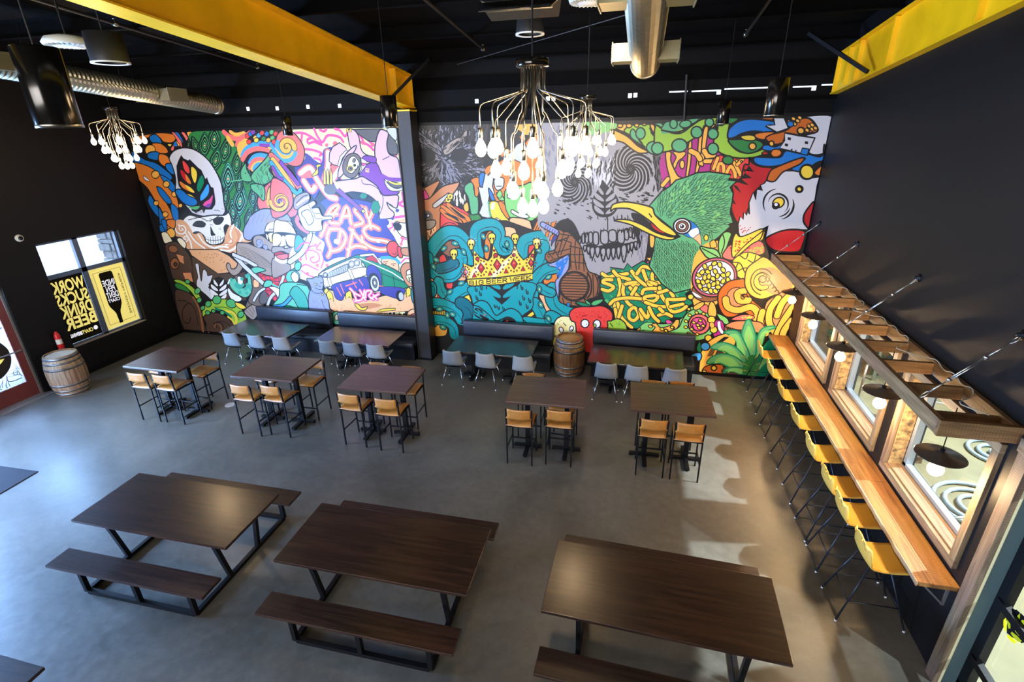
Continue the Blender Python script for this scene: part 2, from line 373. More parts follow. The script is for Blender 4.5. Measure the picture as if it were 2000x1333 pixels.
# column under the left beam
root = empty('steel_column', (7.52, -.26, 0)); tag(root, 'black steel column standing against the mural under the yellow beam', 'column')
b = MB(); b.box((-.155, 0, 2.75), (.02, .36, 5.46)); b.box((.155, 0, 2.75), (.02, .36, 5.46)); b.box((0, 0, 2.75), (.29, .3, 5.46)); b.build('shaft', mat('column_black', (.018, .016, .018), .45), root)
b = MB(); b.box((0, 0, .012), (.40, .44, .024)); b.build('base_plate', M_steelblk, root)
b = MB(); b.box((0, 0, 5.5), (.36, .42, .03)); b.build('cap_plate', M_yel, root)
# knee braces
def brace(p0, p1, label, a=.05):
    m_ = MB(); p0 = Vector(p0); p1 = Vector(p1); m_.bar(p1 - p1, p0 - p1, a, a); o = m_.build('flange_brace', M_steelblk); o.location = p1; tag(o, label, 'brace')
brace((7.70, -1.20, 5.70), (8.25, -.62, 6.36), 'short black diagonal brace across the wall end of the left yellow beam')
brace((15.31, -1.72, 5.75), (14.65, -.9, 6.38), 'short black diagonal brace across the wall end of the right yellow beam')

# ---------------------------------------------------------------- left window, posters, doors
gx = -.14
root = empty('window_1', (gx, 0, 0)); struct(root)
mz0, mz1 = 2.26, 2.36; my0, my1 = -2.02, -1.90
b = MB()
y0, y1, z0, z1 = LW
for (a, c, e, f) in [(y0 - .0, y0 + .05, z0, z1), (y1 - .05, y1, z0, z1), (y0, y1, z0, z0 + .05), (y0, y1, z1 - .05, z1), (my0, my1, z0, z1), (y0, y1, mz0, mz1)]:
    b.box((0, (a + c) / 2, (e + f) / 2), (.08, c - a, f - e))
b.build('window_frame', mat('window_frame_blue', (.10, .13, .20), .35, metal=.3), root)
b = MB(); b.box((0, (y0 + y1) / 2, (z0 + z1) / 2), (.006, y1 - y0 - .04, z1 - z0 - .04)); b.build('pane', G, root)
b = MB(); b.box((.07, (y0 + y1) / 2, z0 + .006), (.15, y1 - y0, .012)); b.build('window_sill', mat('sill_grey', (.32, .28, .24), .4), root)
M_film = mat('poster_yellow', hexc('e9d63f'), .5, emit=hexc('f0de55'), estr=.0)
def film(name, col, tr=.5, clear=0):
    """printed window film, lit through by daylight"""
    m = bpy.data.materials.new(name); m.use_nodes = True; nt = m.node_tree; nt.nodes.clear()
    o = nt.nodes.new('ShaderNodeOutputMaterial'); d = nt.nodes.new('ShaderNodeBsdfDiffuse'); d.inputs[0].default_value = (*col, 1)
    t = nt.nodes.new('ShaderNodeBsdfTranslucent'); t.inputs[0].default_value = (*col, 1)
    x = nt.nodes.new('ShaderNodeMixShader'); x.inputs[0].default_value = tr; nt.links.new(d.outputs[0], x.inputs[1]); nt.links.new(t.outputs[0], x.inputs[2]); 
    if clear:
        c_ = nt.nodes.new('ShaderNodeBsdfTransparent'); y_ = nt.nodes.new('ShaderNodeMixShader'); y_.inputs[0].default_value = clear; nt.links.new(x.outputs[0], y_.inputs[1]); nt.links.new(c_.outputs[0], y_.inputs[2]); nt.links.new(y_.outputs[0], o.inputs[0])
    else: nt.links.new(x.outputs[0], o.inputs[0])
    return m
F_yel_glow = mat('film_yellow_glow', (.92, .74, .10), .5, emit=hexc('e8dc8a'), estr=.62); F_blk = film('film_black', (.02, .018, .012), .3); F_wht_glow = mat('film_white_glow', (.9, .9, .95), .5, emit=(.8, .8, .95), estr=.8); F_grey = film('film_grey', (.25, .22, .16), .6)  # yellow and white films emit, in place of daylight shining through them
# plane frame for posters: x axis = +y world (left to right seen from inside), y axis = z
def PM(y, z, x=gx + .008): return Matrix(((0, 0, 1, x), (1, 0, 0, y), (0, 1, 0, z), (0, 0, 0, 1)))
b = MB(); ya, yb, za, zb_ = my1 + .005, y1 - .055, z0 + .055, mz0 - .005
b.cur = 0; b.box((gx + .006, (ya + yb) / 2, (za + zb_) / 2), (.003, yb - ya, zb_ - za))
b.cur = 2
cy, cz = (ya + yb) / 2, (za + zb_) / 2; hw, hh = (yb - ya) / 2 - .09, (zb_ - za) / 2 - .10
for (p, q, r_, s_) in [(-hw, -hw + .008, -hh, hh), (hw - .008, hw, -hh, hh), (-hw, hw, -hh, -hh + .008), (-hw, hw, hh - .008, hh)]:
    b.box((gx + .010, cy + (p + q) / 2, cz + (r_ + s_) / 2), (.001, q - p, s_ - r_))
b.cur = 1
bt = [(-.17, .60), (-.14, .64), (.14, .64), (.17, .60), (.17, -.12), (.155, -.20), (.07, -.36), (.055, -.42), (.045, -.66), (-.045, -.66), (-.055, -.42), (-.07, -.36), (-.155, -.20), (-.17, -.12)]
b.prism(bt, .002, PM(cy - .05, cz - .02, gx + .009))
b.cur = 3
for i, (tx, hgt, wd) in enumerate([('INDE', .14, .30), ('PEN', .14, .22), ('DENT', .14, .30), ('CRAFT', .085, .30)]):
    b.text(tx, PM(cy - .05, cz + .36 - i * .155 + (.02 if i == 3 else 0), gx + .012), 1, .012, wd, hgt, .001, True)
b.cur = 1
b.text('BREWERY MEMBER', PM(cy + .26, cz, gx + .010) @ ROT('Z', -PI / 2), 1, 0, 1.05, .055, .001, True)
o = b.build('poster', [F_yel_glow, F_blk, F_grey, F_wht_glow], recalc=False)
tag(o, 'yellow window poster of an upturned dark bottle reading independent craft, seen from behind', 'poster')
b = MB(); ya, yb = y0 + .055, my0 - .005
cy = (ya + yb) / 2
b.cur = 1; b.box((gx + .006, cy, (za + zb_) / 2), (.003, yb - ya, zb_ - za))
b.cur = 0
for i, tx in enumerate(['WORK', 'SUCKS', 'DRINK', 'BEER']):
    b.text(tx, PM(cy, zb_ - .20 - i * .286, gx + .009), 1, .03, (yb - ya) * .97, .275, .001, True)
b.text('CRAFT', PM(cy + .06, za + .17, gx + .009), 1, .03, .26, .09, .001, True)
b.cur = 3; b.text('BREWING', PM(cy - .20, za + .17, gx + .009), 1, .05, .26, .09, .001, True)
b.prism([(.05 * math.cos(t * PI / 8), .05 * math.sin(t * PI / 8)) for t in range(16)], .001, PM(cy + .26, za + .18, gx + .009))
o = b.build('poster', [F_yel_glow, F_blk, F_grey, F_wht_glow], recalc=False)
tag(o, 'black window poster reading work sucks drink beer in yellow, seen from behind', 'poster')
# stone pier and ground outside the window
M_stone = mat('ledge_stone', (.30, .34, .38), .8, var=.45, vscale=5, bump=.6, bscale=8)
root = empty('stone_pier', (-2.0, 1.05, 0)); tag(root, 'stacked grey stone pier standing outside beyond the left window', 'pier')
b = MB(); z = -.3; rnd = random.Random(3)
while z < 6.6:
    h = rnd.uniform(.10, .24); x = -.35
    off = rnd.uniform(-.03, .03)
    for s_ in range(3):
        wd = rnd.uniform(.28, .42); b.box((-.45 + s_ * .4 + off, rnd.uniform(-.03, .03), z + h / 2), (wd, 1.2 + rnd.uniform(-.06, .06), h - .02), None, .012)
    b.box((0, 0, z + h / 2), (1.05, 1.1, h))
    z += h
b.build('stone_course', M_stone, root)
b = MB(); b.box((-8, -6, -.06), (15.2, 30, .08)); struct(b.build('ground', mat('forecourt_concrete', (.80, .82, .84), .8, var=.05)))

# entrance doors
M_print = film('door_print_grey', (.22, .20, .22), .5, .14); M_print2 = film('door_print_dark', (.05, .04, .035), .25)
def glazed_door(name, ya, yb, label, handle_y, swirl):
    root = empty(name, (-.10, (ya + yb) / 2, 0)); struct(root); root['label'] = label
    hw = (yb - ya) / 2; zt = 2.48; st = .15; br = .36
    m_ = MB()
    for (p, q, r_, s_) in [(-hw, -hw + st, .02, zt), (hw - st, hw, .02, zt), (-hw + st, hw - st, .02, br), (-hw + st, hw - st, zt - .14, zt)]:
        m_.box((0, (p + q) / 2, (r_ + s_) / 2), (.055, q - p, s_ - r_))
    m_.build('door_frame', M_maroon, root)
    m_ = MB(); m_.box((0, 0, (br + zt - .14) / 2), (.008, 2 * (hw - st), zt - .14 - br)); m_.build('pane', G, root)
    m_ = MB(); m_.tube([(.03, -hw + .05, 1.05), (.075, -hw + .05, 1.05), (.075, hw - .05, 1.05), (.03, hw - .05, 1.05)], .016, 10); m_.build('push_bar', M_brushed, root)
    m_ = MB(); r0 = random.Random(swirl)
    def P(y, z, x=.008): return Matrix(((0, 0, 1, x), (1, 0, 0, y), (0, 1, 0, z), (0, 0, 0, 1)))
    m_.cur = 0; m_.box((.006, 0, (br + zt - .14) / 2), (.001, 2 * (hw - st), zt - .14 - br))
    m_.cur = 1
    cx, cz_, R = -hw * .35, 1.05, .46
    m_.prism([(cx + R * 1.0 * math.cos(t * PI / 24), cz_ + R * math.sin(t * PI / 24)) for t in range(48)], .001, P(0, 0, .008))
    lim = hw - st - .01
    def ribbon(pts, w0):
        for i in range(len(pts) - 1):
            (u0, v0), (u1, v1) = pts[i], pts[i + 1]
            if max(abs(u0), abs(u1)) > lim or min(v0, v1) < br + .01 or max(v0, v1) > zt - .15: continue
            d_ = math.hypot(u1 - u0, v1 - v0) or 1; nu, nv = -(v1 - v0) / d_, (u1 - u0) / d_; wa = w0 * math.sin(PI * (i + .5) / len(pts)) + .002; wb = w0 * math.sin(PI * (i + 1.0) / len(pts)) + .002
            m_.add([(u0 + nu * wa, v0 + nv * wa, .001), (u0 - nu * wa, v0 - nv * wa, .001), (u1 - nu * wb, v1 - nv * wb, .001), (u1 + nu * wb, v1 + nv * wb, .001)], [(0, 1, 2, 3)], P(0, 0, .008))
    for s_ in range(64):
        a = s_ / 64 * 2 * PI + r0.uniform(-.03, .03); k0 = r0.uniform(.7, 1.3); ph = r0.uniform(0, 6)
        ribbon([(cx + (R * 1.03 + q * .045 * k0) * math.cos(a + .16 * math.sin(q * .5 + ph)), cz_ + (R * 1.03 + q * .045 * k0) * math.sin(a + .16 * math.sin(q * .5 + ph))) for q in range(20)], .008)
    for s_ in range(26):
        u0 = r0.uniform(-lim, lim); v0 = r0.uniform(br + .1, zt - .25); rr = r0.uniform(.04, .09)
        if math.hypot(u0 - cx, v0 - cz_) < R + .1: continue
        ribbon([(u0 + rr * (1 - q / 26) * math.cos(q * .42), v0 + rr * (1 - q / 26) * math.sin(q * .42)) for q in range(24)], .007)
    m_.cur = 2
    for (u, v, a, k_) in [(.16, .12, .9, 1), (-.14, .10, 2.2, 1), (.17, -.12, .3, 1), (-.15, -.14, 2.8, 1), (.0, .28, 1.57, .8)]:
        lf = [(t, .05 * math.sin(PI * (t + .17) / .34)) for t in [x * .034 - .17 for x in range(11)]]
        poly = lf + [(p[0], -p[1]) for p in lf[::-1][1:-1]]
        m_.prism([(cx + u + (p[0] * math.cos(a) - p[1] * math.sin(a)) * k_, cz_ + v + (p[0] * math.sin(a) + p[1] * math.cos(a)) * k_) for p in poly], .001, P(0, 0, .010))
    m_.build('printed_film', [M_print, M_print2, F_yel_glow], root, recalc=False)
    return root
glazed_door('door_1', -4.74, -3.74, 'maroon framed glass entrance door with grey swirl print', 0, 3)
glazed_door('door_2', -5.76, -4.76, 'second maroon framed glass entrance door', 0, 5)
b = MB()
for (a, c) in [(-3.74, -3.70), (-5.78, -5.76)]: b.box((-.10, (a + c) / 2, 1.26), (.09, c - a, 2.5))
b.box((-.10, -4.74, 2.5), (.09, 2.06, .03)); b.box((.05, -4.74, .006), (.30, 2.2, .012)); struct(b.build('trim_10', mat('threshold_metal', (.34, .32, .28), .35, metal=.6)))
# storefront beyond the doors
root = empty('window_2', (-.12, -8.1, 0)); struct(root)
b = MB()
for y in (-10.17, -8.82, -7.45, -6.08): b.box((0, y + 8.1, 1.52), (.09, .07, 2.72))
for z in (.19, 2.86): b.box((0, -.02, z), (.09, 4.12, .07))
b.build('window_frame', M_maroon, root)
b = MB(); b.box((0, -.02, 1.52), (.008, 4.0, 2.6)); b.build('pane', G, root)
# entrance mat, drain, camera, extinguisher
b = MB(); b.box((0, 0, .006), (1.55, 1.5, .012), None, .004); o = b.build('floor_mat', mat('grey_mat', (.035, .035, .04), .95, bump=.5, bscale=200, spec=.05)); o.location = (2.17, -6.69, 0); o.rotation_euler = (0, 0, .03)
tag(o, 'dark grey entrance mat lying on the floor at the left edge', 'mat')
b = MB(); b.lathe([(0, 0), (.10, 0), (.10, .004), (0, .004)], 28); o = b.build('floor_cover', mat('cleanout_steel', (.75, .76, .78), .35, metal=.4)); o.location = (4.44, -3.33, .0)
tag(o, 'round pale metal cleanout cover in the floor between two high tables', 'cover')
root = empty('security_camera', (0, -3.08, 3.25)); tag(root, 'small white security camera on the black wall above the barrel', 'camera')
b = MB(); b.smooth = True; b.lathe([(0, 0), (.07, 0), (.075, .015), (.065, .05), (0, .052)], 24, M=ROT('Y', PI / 2)); b.build('housing', M_white, root)
b = MB(); b.smooth = True; b.lathe([(.042, .045), (.040, .07), (.025, .09), (0, .096)], 20, M=ROT('Y', PI / 2)); b.build('lens', mat('lens_black', (.005, .005, .01), .1), root)
root = empty('fire_extinguisher', (.10, -3.14, .80)); tag(root, 'small red fire extinguisher hung on the wall behind the barrel', 'fire extinguisher')
b = MB(); b.smooth = True; b.lathe([(.0, 0), (.050, 0), (.056, .02), (.056, .32), (.045, .37), (.025, .40), (.022, .43), (0, .43)], 20); b.build('cylinder', M_red, root)
b = MB(); b.smooth = True; b.lathe([(.0572, .14), (.0572, .25)], 20, close=False); b.build('paper_label', M_white, root)
b = MB(); b.box((0, 0, .45), (.03, .03, .05)); b.bar((0, 0, .47), (0, -.10, .50), .02, .012); b.bar((0, 0, .45), (0, -.09, .44), .02, .012); b.build('handle', M_steelblk, root)
b = MB(); b.smooth = True; b.tube([(0, .02, .45), (0, .09, .42), (0, .10, .30), (0, .085, .2)], .010, 8); b.build('hose', M_steelblk, root)
b = MB(); b.box((-.085, 0, .22), (.02, .05, .30)); b.build('bracket', M_steelblk, root)

# ---------------------------------------------------------------- right wall windows
for i, (a, c) in enumerate(RWIN):
    root = empty('window_%d' % (3 + i), (W, (a + c) / 2, RZ[0])); struct(root)
    hw = (c - a) / 2; H = RZ[1] - RZ[0]; fw = .09; ft = .045
    b = MB(); b.box((-ft / 2, 0, -fw / 2), (ft, 2 * hw + 2 * fw, fw), None, .004); b.box((-ft / 2, 0, H + fw / 2), (ft, 2 * hw + 2 * fw, fw), None, .004); b.build('casing_board', M_fry, root)
    b = MB(); b.box((-ft / 2, -hw - fw / 2, H / 2), (ft, fw, H), None, .004); b.box((-ft / 2, hw + fw / 2, H / 2), (ft, fw, H), None, .004); b.build('casing_board', M_frz, root)
    b = MB()
    for (y, z, dy, dz) in [(0, .008, 2 * hw, .016), (0, H - .008, 2 * hw, .016)]: b.box((.07, y, z), (.14, dy, dz))
    b.build('window_sill', M_fry, root)
    b = MB()
    for s_ in (-1, 1): b.box((.07, s_ * (hw - .008), H / 2), (.14, .016, H - .03))
    b.build('jamb_lining', mat('bark_lining', (.30, .19, .07), .7, var=.75, vscale=16, bump=.8, bscale=30), root)
    b = MB()
    for (y, z, dy, dz) in [(0, .04, 2 * hw - .04, .05), (0, H - .04, 2 * hw - .04, .05), (-hw + .05, H / 2, .06, H - .05), (hw - .05, H / 2, .06, H - .05)]: b.box((.18, y, z), (.07, dy, dz))
    b.build('window_frame', M_alu, root)
    b = MB(); b.box((.20, 0, H / 2), (.006, 2 * hw - .12, H - .1)); b.build('pane', G, root)
# right door: timber casing, jambs, black steel frame with glass
root = empty('door_3', (W, -8.0, 0)); struct(root)
yc = RDOOR[1]
b = MB(); b.box((-.02, yc + .045 + 8.0, 1.30), (.05, .13, 2.60), None, .004); b.box((-.02, RDOOR[0] - .045 + 8.0, 1.30), (.05, .13, 2.60), None, .004); b.build('casing_board', wood('door_casing', (.13, .085, .055), (.30, .205, .135), .6, 2, .9, .4, saw=.3), root)
b = MB(); b.box((-.02, (RDOOR[0] + RDOOR[1]) / 2 + 8.0, 2.66), (.05, 3.05, .12), None, .004); b.build('casing_head', M_fry, root)
b = MB(); b.box((.012, yc - .004 + 8.0, 1.30), (.03, .03, 2.6)); b.build('casing_edge', mat('pine_edge', (.55, .50, .30), .6), root)
b = MB(); b.box((.15, yc + 8.0 - .004, 1.3), (.26, .02, 2.6)); b.build('jamb_lining', mat('teal_jamb', (.085, .14, .15), .5), root)
b = MB()
for y in (yc - .06, yc - 1.36, yc - 1.46, yc - 2.70): b.box((.18, y + 8.0, 1.27), (.07, .12, 2.54))
for z in (.06, 2.50): b.box((.18, 0, z), (.07, 2.72, .12))
for z in (.47, 1.19): b.box((.16, -.02, z), (.06, 2.70, .07))
b.build('door_frame', M_steelblk, root)
b = MB(); b.box((.19, 0, 1.27), (.006, 2.7, 2.4)); b.build('pane', G, root)
# ================================================================ mural: flat painted panel, every colour field its own polygon
PAL = dict(k='1a1616', w='e2ddd6', W='c9c6c8', o='d9772a', O='efaa45', y='e6c33f', Y='eadf9e', r='b81f24', R='df4038', s='ea6a62', p='d9aecb', P='7d3d96', m='a92a78',
           M='dd4f8e', b='1a6fb8', B='3f97e0', n='3d3a86', g='4fa862', G='2f7a3a', l='93b93a', L='7cc06a', t='0b8f92', T='07606a', c='62b795', C='3fa08a', u='8a5636', U='4c372c',
           q='c98256', Q='e9dcbc', e='9a9494', E='5f5a58', h='9c8a7c', H='6f6055', f='efb07c', F='d79c6c', v='b9b8dc', V='8f93b8', z='0c7a52', Z='5aa36e', x='e8e4f2', a='c0601f', A='7f7b86', D='37322f')
MK = list(PAL); MIX = {k_: i for i, k_ in enumerate(MK)}
PXM = .0113
MLAY = []; MUR = MB(); MY = -.034; CO = [0, 0, 1]
def crop(x, y, s): CO[0] = x; CO[1] = y; CO[2] = s
M1 = (280, 230, 6.346); M2 = (280, 430, 6.346); M3 = (540, 230, 6.346); M4 = (540, 430, 5.745); M5 = (800, 230, 6.346); M6 = (820, 430, 5.923); M7 = (1060, 230, 6.346); M8 = (1060, 430, 5.923); M9 = (1280, 220, 4.936); M10 = (1280, 460, 4.597)
def wp(p):
    q = at((CO[0] + p[0] / CO[2], CO[1] + p[1] / CO[2]), 1, MY); return (q.x, q.z)
def smo(P, closed, n=5):
    k_ = len(P)
    if k_ < 3: return P
    out = []
    for i in range(k_ if closed else k_ - 1):
        if closed: a, b_, c_, d_ = P[i - 1], P[i], P[(i + 1) % k_], P[(i + 2) % k_]
        else: a, b_, c_, d_ = P[max(i - 1, 0)], P[i], P[i + 1], P[min(i + 2, k_ - 1)]
        for j in range(n):
            t = j / n; t2 = t * t; t3 = t2 * t
            out.append(tuple(.5 * (2 * b_[q] + (c_[q] - a[q]) * t + (2 * a[q] - 5 * b_[q] + 4 * c_[q] - d_[q]) * t2 + (3 * b_[q] - a[q] - 3 * c_[q] + d_[q]) * t3) for q in (0, 1)))
    if not closed: out.append(P[-1])
    return out
MX0, MX1, MZ0, MZ1 = .02, W - .012, .095, 5.215
def clampp(P): return [(min(max(x, MX0), MX1), min(max(z, MZ0), MZ1)) for x, z in P]
import numpy as np
MH = np.zeros((int(15.6 / .02) + 4, int(5.4 / .02) + 4), dtype=np.int32)
def emit_poly(col, polys):
    """each polygon group is laid just in front of whatever it covers"""
    MUR.cur = MIX[col]
    for v, fs in polys:
        cells = []; big = len(fs) > 0 and len(v) > 2
        for f in fs:
            xs = [v[i][0] for i in f]; zs = [v[i][1] for i in f]
            cells.append((max(0, int(min(xs) / .02)), int(max(xs) / .02) + 1, max(0, int(min(zs) / .02)), int(max(zs) / .02) + 1))
        if not cells: continue
        ly = max(int(MH[a:b_, c_:d_].max()) for a, b_, c_, d_ in cells) + 1
        for a, b_, c_, d_ in cells: MH[a:b_, c_:d_] = ly
        y = MY - .00005 * ly; MUR.add([(p[0], y, p[1]) for p in v], fs)
def fillw(col, P):
    P = clampp(P); V_ = [Vector((x, z, 0)) for x, z in P]
    fs = []
    for t in geometry.tessellate_polygon([V_]):
        a = (V_[t[1]] - V_[t[0]]).cross(V_[t[2]] - V_[t[0]]).z
        fs.append(tuple(t) if a > 0 else tuple(t[::-1]))
    return (P, fs)
def ribw(P, w_, closed=False, taper=None):
    """ribbon around world polyline"""
    n = len(P); Lp = []; Rp = []
    for i in range(n):
        a = P[i - 1] if (closed or i > 0) else P[0]; c_ = P[(i + 1) % n] if (closed or i < n - 1) else P[-1]
        dx, dz = c_[0] - a[0], c_[1] - a[1]; l_ = math.hypot(dx, dz) or 1; nx, nz = -dz / l_, dx / l_
        ww = w_ / 2
        if taper: t = i / max(1, n - 1); ww *= {1: 1 - t, 2: math.sin(PI * min(max(t, .02), .98)) ** .7, 3: .25 + .75 * (1 - t)}[taper]
        Lp.append((P[i][0] + nx * ww, P[i][1] + nz * ww)); Rp.append((P[i][0] - nx * ww, P[i][1] - nz * ww))
    v = clampp(Lp + Rp); fs = []
    for i in range(n if closed else n - 1):
        j = (i + 1) % n; fs.append((i, n + i, n + j, j))
    return (v, fs)
def F(col, pts, o=2.2, s=1, oc='k'):
    P = smo(pts, True) if s else pts; P = [wp(p) for p in P]; emit_poly(col, [fillw(col, P)])
    if o: emit_poly(oc, [ribw(P, o * PXM, True)])
def L(col, w_, pts, s=1, t=None, cap=True, o=0, oc='k'):
    P = smo(pts, False) if s else pts; P = [wp(p) for p in P]
    def caps(P, ww): return [([(p[0] + ww * math.cos(k_ * PI / 5), p[1] + ww * math.sin(k_ * PI / 5)) for k_ in range(10)], [tuple(range(10))]) for p in ((P[0], P[-1]) if not t else ((P[0],) if t in (1, 3) else ()))]
    if o: emit_poly(oc, [ribw(P, (w_ + 2 * o) * PXM, False, t)] + (caps(P, (w_ / 2 + o) * PXM) if cap else []))
    emit_poly(col, [ribw(P, w_ * PXM, False, t)] + (caps(P, w_ * PXM / 2) if cap else []))
def EL(col, x, y, rx, ry=None, rot=0, o=2, n=20, oc='k'):
    ry = ry or rx; a = math.radians(rot)
    F(col, [(x + rx * math.cos(t * 2 * PI / n) * math.cos(a) - ry * math.sin(t * 2 * PI / n) * math.sin(a), y + rx * math.cos(t * 2 * PI / n) * math.sin(a) + ry * math.sin(t * 2 * PI / n) * math.cos(a)) for t in range(n)], o, 0, oc)
def SP(col, w_, cx, cy, r0, r1, a0, turns, o=0, asp=1, n=None, t=None):
    n = n or int(abs(turns) * 18) + 4
    L(col, w_, [(cx + (r0 + (r1 - r0) * i / n) * math.cos(math.radians(a0) + turns * 2 * PI * i / n), cy + asp * (r0 + (r1 - r0) * i / n) * math.sin(math.radians(a0) + turns * 2 * PI * i / n)) for i in range(n + 1)], 0, t, True, o)
def inside(p, poly):
    c_ = False; j = len(poly) - 1
    for i in range(len(poly)):
        if (poly[i][1] > p[1]) != (poly[j][1] > p[1]) and p[0] < (poly[j][0] - poly[i][0]) * (p[1] - poly[i][1]) / (poly[j][1] - poly[i][1]) + poly[i][0]: c_ = not c_
        j = i
    return c_
MR = random.Random(11)
def SCAT(col, w_, poly, n, fl, ln, t=2, bend=.2):
    """many short tapered strokes inside poly, direction given by fl(x, y) in degrees; all on one layer"""
    xs = [p[0] for p in poly]; ys = [p[1] for p in poly]; out = []; tries = 0
    while len(out) < n and tries < n * 30:
        tries += 1; x = MR.uniform(min(xs), max(xs)); y = MR.uniform(min(ys), max(ys))
        if not inside((x, y), poly): continue
        a = math.radians(fl(x, y)) + MR.uniform(-.15, .15); l_ = ln * MR.uniform(.6, 1.3); pts = []
        for i in range(5):
            u = (i - 2) / 4 * l_; v = bend * l_ * (.25 - (i - 2) ** 2 / 16) * MR.choice((-1, 1)); pts.append((x + u * math.cos(a) - v * math.sin(a), y + u * math.sin(a) + v * math.cos(a)))
        out.append(ribw([wp(p) for p in pts], w_ * PXM * MR.uniform(.6, 1.3), False, t))
    emit_poly(col, out)
def SCALES(cols, poly, step, fl, ln, wd, o=1.1):
    """rows of pointed scales inside poly"""
    xs = [p[0] for p in poly]; ys = [p[1] for p in poly]; r_ = 0; y = min(ys); fills = {c_: [] for c_ in cols}; outs = []
    while y < max(ys):
        x = min(xs) + (step / 2 if r_ % 2 else 0)
        while x < max(xs):
            X = x + MR.uniform(-.12, .12) * step; Y_ = y + MR.uniform(-.12, .12) * step
            if inside((X, Y_), poly):
                a = math.radians(fl(X, Y_)); k_ = ln * MR.uniform(.85, 1.15); ca, sa = math.cos(a), math.sin(a)
                sh = [(-.5, 0), (-.2, .42), (.15, .36), (.62, 0), (.15, -.36), (-.2, -.42)]
                P = [wp((X + u * k_ * ca - v * wd * sa, Y_ + u * k_ * sa + v * wd * ca)) for u, v in sh]
                outs.append(ribw(P, o * PXM, True)); 
            x += step
        y += step * .62; r_ += 1
    emit_poly('k', outs)
def DOTS(col, pts, r_):
    emit_poly(col, [([wp((x + r_ * math.cos(k_ * PI / 4), y + r_ * math.sin(k_ * PI / 4))) for k_ in range(8)], [tuple(range(8))]) for x, y in pts])
def rdots(col, poly, n, r_):
    xs = [p[0] for p in poly]; ys = [p[1] for p in poly]; q = []
    for _ in range(n * 20):
        p = (MR.uniform(min(xs), max(xs)), MR.uniform(min(ys), max(ys)))
        if inside(p, poly): q.append(p)
        if len(q) >= n: break
    DOTS(col, q, r_)
def PEA(x, y, w_, h, rot=0, eye='f', g1='g', g2='z'):
    """peacock eye feather, nested pointed drops"""
    a = math.radians(rot)
    for i, k_ in enumerate([1, .84, .70, .55, .42, .28]):
        sh = [(0, -1.0), (.55, -.45), (.8, .15), (.45, .75), (0, 1.0), (-.45, .75), (-.8, .15), (-.55, -.45)]
        P = [(x + (u * w_ * k_) * math.cos(a) - (v * h * k_ + h * .12 * (1 - k_)) * math.sin(a), y + (u * w_ * k_) * math.sin(a) + (v * h * k_ + h * .12 * (1 - k_)) * math.cos(a)) for u, v in sh]
        F([g2, g1, 'k', g1, 'k', g1][i] if i else g2, P, 1.8 if i in (0, 1, 3) else 0)
    EL(eye, x, y + h * .1, w_ * .14, w_ * .17, 0, 1.2, 8)
def TENT(col, w_, pts, hi=None, lo=None, o=2.4, t=None):
    L(col, w_, pts, 1, t, True, o)
    if hi: L(hi, w_ * .22, [(p[0] - w_ * CO[2] * .16, p[1] - w_ * CO[2] * .16) for p in pts], 1, 2)
def LEAF(col, bg_, cx, cy, S, rot=0, cols=None, o=1.2):
    a = math.radians(rot)
    def tr(p): u, v = p[0] * S, -p[1] * S; return (cx + u * math.cos(a) - v * math.sin(a), cy + u * math.sin(a) + v * math.cos(a))
    side = [(.47 * math.sin(PI * (i / 15) ** .8) * (1 + (.09 if i % 2 else -.02)), .62 - 1.12 * i / 15) for i in range(16)]
    ol_ = side + [(-u, v) for u, v in side[::-1][1:-1]]
    if bg_: F(bg_, [tr(p) for p in ol_], 0, 0)
    q_ = 0
    for s_ in (-1, 1):
        for q in range(4):
            z = .34 - q * .23; wd = [.20, .33, .37, .33][q]
            F((cols[q_ % len(cols)] if cols else col), [tr(p) for p in [(s_ * .045, z - .12), (s_ * (.05 + wd * .5), z + .04), (s_ * (.05 + wd * .95), z + .13), (s_ * (.05 + wd * .9), z - .02), (s_ * (.05 + wd * .55), z - .13), (s_ * .06, z - .19)]], 0); q_ += 1
# ---- panel base fields (photo pixels)
crop(0, 0, 1)
def base(col, pts): F(col, pts, 0, 0)
MUR.cur = MIX['k']; MUR.box(((MX0 + MX1) / 2, -.017, (MZ0 + MZ1) / 2), (MX1 - MX0, .030, MZ1 - MZ0))
# ---- left end: orange and blue coils
crop(*M1)
F('o', [(-150, 250), (90, 200), (250, 188), (380, 210), (402, 265), (350, 312), (250, 300), (190, 240), (60, 250), (-100, 330)])
F('b', [(80, 230), (150, 205), (215, 270), (222, 330), (160, 340), (90, 290)])
F('o', [(110, 320), (210, 320), (290, 380), (300, 440), (200, 440), (130, 400)]); F('y', [(300, 330), (350, 330), (330, 360)], 1)
EL('O', 85, 400, 65); F('b', [(60, 440), (150, 420), (210, 450), (215, 500), (160, 530), (60, 500)])
F('o', [(200, 450), (290, 470), (330, 540), (330, 600), (250, 600), (190, 530)])
F('b', [(-160, 420), (20, 520), (150, 560), (280, 650), (350, 720), (350, 770), (280, 770), (120, 700), (-100, 600)])
F('b', [(275, 580), (340, 570), (395, 640), (400, 700), (350, 700), (290, 640)])
F('o', [(-150, 560), (30, 590), (180, 680), (280, 800), (400, 960), (440, 1100), (400, 1130), (300, 1000), (160, 850), (250, 1000), (340, 1160), (380, 1333), (300, 1400), (240, 1180), (140, 1020), (40, 860), (-120, 720)])
F('b', [(210, 710), (340, 780), (440, 900), (560, 970), (650, 1010), (665, 1070), (600, 1095), (500, 1060), (400, 960), (300, 860)])
F('b', [(170, 860), (230, 880), (330, 1000), (350, 1060), (290, 1060), (200, 950)])
F('b', [(340, 1070), (420, 1120), (440, 1240), (410, 1290), (360, 1230)])
